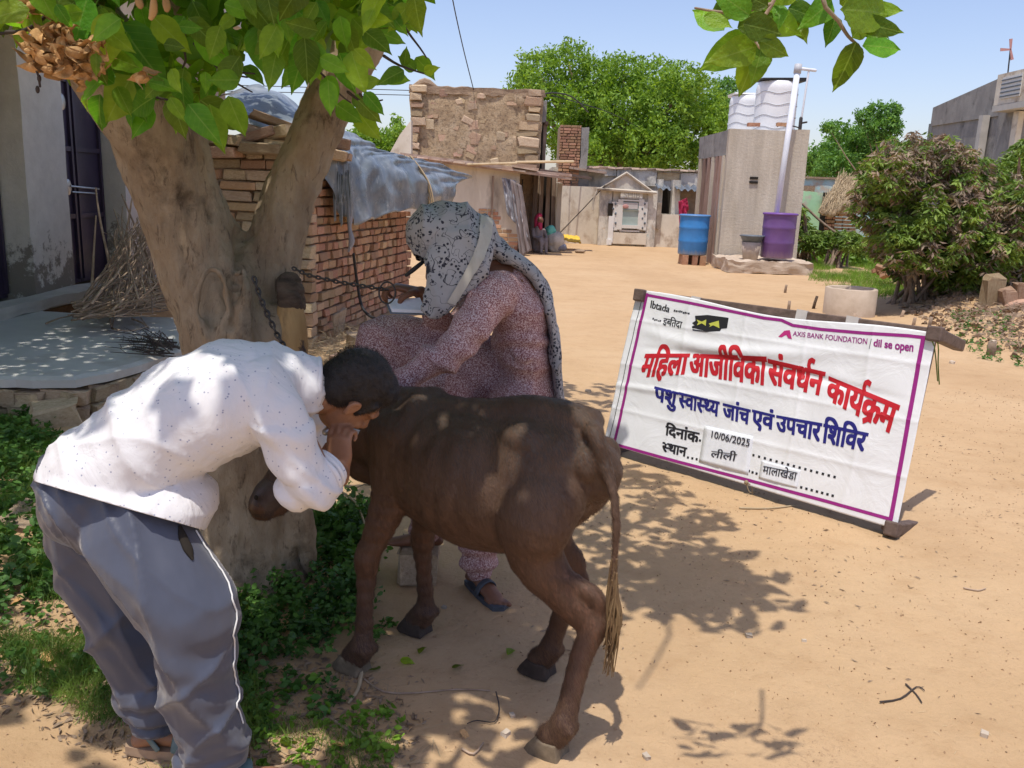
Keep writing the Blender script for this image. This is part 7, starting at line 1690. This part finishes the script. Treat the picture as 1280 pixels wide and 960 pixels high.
def grass(name, poly, n, h, mat, label, w=.0022, fn=None, lay=.5):
    P = zone(poly, n, fn); k = len(P); Y = rng.normal(size=(k, 3))*lay; Y[:, 2] = 1; Y /= np.linalg.norm(Y, axis=1, keepdims=True); s = h*rng.uniform(.4, 1.4, (k, 1)); X = np.cross(Y, rng.normal(size=(k, 3))); X /= np.linalg.norm(X, axis=1, keepdims=True)
    P[:, 2] += (Y*s)[:, 2]*.9; o = scatter(name, mat, P, X*w, Y*s, BLADE); return tag(o, label, 'grass')
def weeds(name, poly, n, h, size, mat, label, fn=None, per=14):
    C = zone(poly, n, fn); n = len(C); P = np.repeat(C, per, 0); hh = rng.uniform(.05, 1, (n*per, 1)); lean = np.repeat(rng.normal(size=(n, 2))*.4, per, 0)
    hgt = np.repeat(rng.uniform(.4, 1.3, (n, 1)), per, 0)*h; P[:, :2] += lean*hh*hgt+rng.normal(size=(n*per, 2))*size*.9; P[:, 2:] += hh*hgt
    X, Y = rand_frames(n*per, size, .45, .6, .15); o = scatter(name, mat, P, X*.95, Y, LEAF6); return tag(o, label, 'weeds')
patch = lambda f, t: (lambda g: nz((g.x, g.y, 11), f) > t)
grass('grass', [(-60, 560), (20, 520), (120, 600), (150, 700), (200, 850), (190, 900), (120, 905), (60, 880), (-60, 850)], 24000, .040, 'grass_blade', 'straggly green grass on the ground left of the trousers', w=.0026, fn=patch(4.2, -.12), lay=.8)
grass('grass', [(120, 700), (330, 700), (330, 960), (170, 990)], 6500, .036, 'grass_blade', 'straggly grass between and behind the man\'s legs', w=.0026, fn=patch(5, .02), lay=.8)
grass('grass', [(300, 890), (500, 930), (470, 1000), (290, 1000)], 900, .028, 'grass_blade', 'short tufts of grass at the foot of the picture beside the man\'s foot', fn=patch(4, .05))
weeds('weeds', [(-60, 500), (60, 500), (110, 640), (120, 780), (-60, 780)], 560, .09, .017, 'weed_leaf', 'leafy dark green weeds in front of the porch at the left edge')
weeds('weeds', [(290, 740), (340, 715), (395, 690), (478, 640), (480, 700), (452, 790), (400, 830), (320, 830), (290, 800)], 330, .10, .013, 'weed_leaf', 'bushy dark weeds around the foot of the tree trunk', per=15)
weeds('weeds', [(385, 650), (455, 640), (460, 690), (400, 700)], 110, .13, .017, 'weed_leaf', 'weeds between the trunk root and the calf\'s front leg', per=16)
weeds('weeds', [(300, 830), (440, 850), (505, 790), (470, 770), (420, 900), (330, 930)], 40, .035, .013, 'weed_leaf', 'sparse low weeds near the calf\'s front hoof', per=9)
weeds('weeds', [(-60, 600), (110, 640), (180, 860), (120, 890), (-60, 860)], 330, .05, .012, 'weed_leaf', 'mixed small leafy weeds among the grass left of the trousers', per=8)
weeds('weeds', [(300, 840), (520, 900), (500, 980), (300, 980)], 90, .035, .012, 'lush_grass', 'small bright seedlings on the sand at the bottom edge', per=7)
weeds('weeds', [(140, 760), (310, 760), (330, 920), (200, 900)], 220, .05, .014, 'weed_leaf', 'small weeds on the ground behind the man\'s legs', per=9)
weeds('weeds', [(1180, 400), (1290, 430), (1290, 470), (1200, 440)], 150, .07, .018, 'weed_leaf', 'dark weeds on the earth heap under the bush', per=5)
grass('grass', [(1000, 322), (1060, 315), (1105, 335), (1130, 362), (1165, 380), (1130, 384), (1060, 362), (1010, 352)], 17000, .07, 'lush_grass', 'bright green grass patch beside the cement platform', w=.006, fn=patch(1.1, -.15), lay=.45)
weeds('weeds', [(1000, 318), (1080, 312), (1110, 335), (1015, 330)], 160, .30, .055, 'lush_grass', 'broad-leaved green weeds behind the grass patch', per=12)
# brushy dry litter between the tree and the brick shed
P = zone([(372, 400), (470, 420), (470, 465), (380, 470)], 900); k = len(P); Y = rng.normal(size=(k, 3)); Y[:, 2] = abs(Y[:, 2])*.5; Y /= np.linalg.norm(Y, axis=1, keepdims=True); X = np.cross(Y, rng.normal(size=(k, 3))); X /= np.linalg.norm(X, axis=1, keepdims=True); P[:, 2] += rng.uniform(.02, .16, k)
tag(scatter('dry_twigs', 'straw', P, X*.004, Y*.12, BLADE), 'tangle of dry straw and twigs at the foot of the brick shed', 'straw')
for i, (px, py, y, s, lab) in enumerate(((405, 395, 6.4, (.36, .34, .30), 'rounded grey boulder beside the tree at the foot of the shed'), (455, 415, 5.6, (.30, .22, .16), 'pale squared rock at the base of the brick shed'), (430, 440, 5.4, (.22, .2, .12), 'small brown rock in the dry twigs by the shed'), (492, 392, 6.8, (.28, .2, .14), 'orange-tan rock behind the notebook by the shed'))):
    o = link('rock', worn_block('rock', 'sandstone' if i != 2 else 'rubble_stone', .16, 60+i)); p = G(px, py+22, 0); o.location = (p.x, p.y, s[2]*.45); o.scale = s; o.rotation_euler = (.1, .1, i*.7); tag(o, lab, 'rock')
# fallen branch stretched on the ground, twigs, sticks
def ground_stick(pts, r, mat, label, name='twig', lift=.006):
    m = MB(); q = [Vector((*G(x, y).xy, gh(*G(x, y).xy)+lift)) for x, y in pts]; m.tube(q, [r*(1-.4*i/(len(q)-1)) for i in range(len(q))], 6); tag(m.build(name, mat, None, True, loc=q[0]), label, 'twig')
ground_stick([(455, 850), (480, 866), (520, 868), (570, 862), (612, 863)], .0035, 'stick_wood', 'long thin bent twig on the sand under the calf\'s belly')
ground_stick([(620, 866), (624, 885), (618, 904), (596, 903), (584, 908)], .0025, 'dark_twig', 'dark curled twig on the sand in front of the rear hoof', lift=.008)
ground_stick([(412, 900), (440, 918), (460, 932)], .006, 'stick_wood', 'brown stick on the sand near the bottom, left of centre')
ground_stick([(578, 940), (592, 946), (604, 932)], .004, 'stick_wood', 'short brown twig near the bottom centre of the sand')
ground_stick([(452, 838), (448, 862), (436, 880)], .008, 'straw', 'pale peeled stick just below the front left hoof')
ground_stick([(925, 636), (960, 636), (995, 632)], .006, 'straw', 'straw-coloured stick on the sand below the banner')
ground_stick([(1100, 880), (1125, 876), (1145, 862), (1155, 866)], .003, 'dark_twig', 'small green-brown sprig on the open sand at the lower right')
ground_stick([(1132, 858), (1145, 870), (1152, 880)], .003, 'dark_twig', 'tiny sprig crossing the other sprig at the lower right')
ground_stick([(1205, 736), (1222, 738), (1232, 736)], .004, 'stick_wood', 'short dark twig on the sand right of the banner')
ground_stick([(420, 640), (445, 660), (458, 695), (463, 720)], .006, 'straw', 'arched bare stem among the weeds by the calf\'s foreleg', lift=.12)
ground_stick([(420, 640), (440, 650), (455, 646), (476, 648)], .005, 'straw', 'horizontal bare stem between the man\'s sleeve and the calf', lift=.16)
# pebbles and crumbs: nobody could count them
pz = [(-40, 880), (120, 900), (300, 960), (420, 830), (560, 760), (760, 560), (1290, 470), (1290, 1000), (-40, 1000)]
P = zone(pz, 3600); k = len(P); X, Y = rand_frames(k, .0036, .7, 0, 0); P[:, 2] += .002; tag(scatter('grit', 'soil_clod', P, X*1.1, Y, LEAF6), 'fine brown grit scattered over the sand', 'grit')
P = zone([(300, 800), (440, 830), (540, 900), (500, 1000), (300, 1000), (-60, 880), (-60, 700), (120, 780)], 2600); k = len(P); X, Y = rand_frames(k, .011, .7, .9, 0); P[:, 2] += .005; tag(scatter('leaf_mulch', 'mud_mortar', P, X*.6, Y, LEAF6), 'dark brown leaf mulch on the ground round the man\'s feet', 'litter')
P = zone([(300, 780), (460, 830), (560, 920), (500, 1000), (300, 1000)], 420); k = len(P); Y = rng.normal(size=(k, 3)); Y[:, 2] *= .06; Y /= np.linalg.norm(Y, axis=1, keepdims=True); X = np.cross(Y, np.array([[0, 0, 1.]])); P[:, 2] += .006; tag(scatter('straw_bits', 'straw', P, X*.0022, Y*rng.uniform(.01, .05, (k, 1)), BLADE), 'broken straw and stalks on the ground right of the man\'s feet', 'straw')
P = zone(pz, 500, lambda g: nz((g.x, g.y, 2), 1.7) > .05); k = len(P); X, Y = rand_frames(k, .010, .6, .9, 0); P[:, 2] += .004; tag(scatter('leaf_crumbs', 'mud_mortar', P, X*.5, Y, LEAF4), 'dark crumbs of dry leaf on the sand', 'litter')
ms = [worn_block('pebble', 'pebble', .2, 80+k) for k in range(4)]
for i, (px, py, s, lab) in enumerate(((936, 797, .018, 'small dark pebble alone on the sand right of the calf'), (1230, 922, .020, 'pale pebble near the lower right corner'), (808, 948, .016, 'dark pebble at the bottom edge of the sand'), (1005, 803, .012, 'tiny white pebble on the open sand'), (632, 920, .018, 'grey pebble beside the rear hoof'), (640, 893, .014, 'round pebble left of the near hind leg'), (735, 490, .03, 'white stone chip on the shaded sand behind the woman'), (1190, 455, .04, 'dark flat stone between banner and stakes'), (1240, 436, .05, 'pale stone at the foot of the far right stake'), (555, 760, .014, 'small pebble under the calf, right of the sandal'))):
    o = link('pebble', ms[i % 4]); g = G(px, py); o.location = (g.x, g.y, gh(g.x, g.y)+s*.3); o.scale = (s*1.3, s, s*.8); o.rotation_euler = (0, 0, i); tag(o, lab, 'pebble')
lf = []
for k in range(4):
    me = leaf_mesh(60+k); me.materials.clear(); me.materials.append(MATS['dry_leaf' if k < 2 else 'tree_leaf']); me.name = 'fallen_leaf'; lf.append(me)
for i, (px, py, s, k, lab) in enumerate(((236, 800, .07, 2, 'green leaf fallen between the man\'s two trouser legs'), (150, 900, .06, 0, 'brown dry leaf on the path at the man\'s left shoe'), (430, 940, .07, 1, 'curled brown leaf on the sand at the bottom edge, left of the rear hoof'),
        (470, 840, .07, 3, 'green leaf touching the calf\'s pale front hoof'), (500, 828, .05, 2, 'smaller green leaf a hand right of the front hoof'), (640, 815, .05, 3, 'green leaf on the sand between front and hind legs, nearest the far hind hoof'), (565, 838, .045, 3, 'green leaf on the sand just above the long thin twig'),
        (530, 812, .05, 3, 'green leaf below the calf\'s dark far front hoof'), (575, 918, .05, 0, 'brown leaf beside the dark curled twig'), (60, 838, .08, 0, 'large brown leaf on the grass at the left edge'), (28, 760, .07, 1, 'brown leaf in the weeds at the far left'), (350, 932, .07, 3, 'green leaf in the grass tuft at the man\'s front shoe'), (700, 905, .05, 0, 'brown leaf in the shade right of the near hind shank'), (1010, 560, .05, 1, 'brown leaf lying alone on the sand'))):
    if i == 13: continue
    o = link('fallen_leaf', lf[k]); g = G(px, py); o.location = (g.x, g.y, gh(g.x, g.y)+.012); o.scale = (s, s, s); o.rotation_euler = (random.uniform(-.3, .3), random.uniform(-.3, .3), random.uniform(0, 6)); tag(o, lab, 'leaf')
# dark rubbly earth and roots under the bush
P = zone([(1150, 372), (1220, 384), (1300, 400), (1300, 462), (1200, 428), (1120, 392)], 1500); k = len(P); X, Y = rand_frames(k, .035, .7, 0, 0); P[:, 2] += .01; tag(scatter('earth_clods', 'mud_mortar', P, X*1.1, Y, LEAF6), 'dark crumbly earth and clods under the bush at the right', 'earth')
P = zone([(1150, 372), (1300, 396), (1300, 455), (1200, 425)], 900); k = len(P); Y = rng.normal(size=(k, 3)); Y[:, 2] *= .3; Y /= np.linalg.norm(Y, axis=1, keepdims=True); X = np.cross(Y, rng.normal(size=(k, 3))); X /= np.linalg.norm(X, axis=1, keepdims=True); P[:, 2] += .04; tag(scatter('leaf_litter', 'stick_wood', P, X*.008, Y*.10, BLADE), 'dead leaf litter and twigs under the bush at the right', 'litter')
# straw and chaff blown over the yard
P = zone([(420, 940), (560, 760), (760, 560), (700, 340), (1000, 340), (1290, 470), (1290, 1000), (420, 1000)], 1500, lambda g: nz((g.x, g.y, 6), 1.1) > -.05); k = len(P); Y = rng.normal(size=(k, 3)); Y[:, 2] *= .05; Y /= np.linalg.norm(Y, axis=1, keepdims=True); X = np.cross(Y, np.array([[0, 0, 1.]])); P[:, 2] += .004
s_ = rng.uniform(.005, .022, (k, 1)); tag(scatter('chaff', 'straw', P, X*.0012, Y*s_, BLADE), 'scattered chaff and straw bits on the sand', 'chaff')
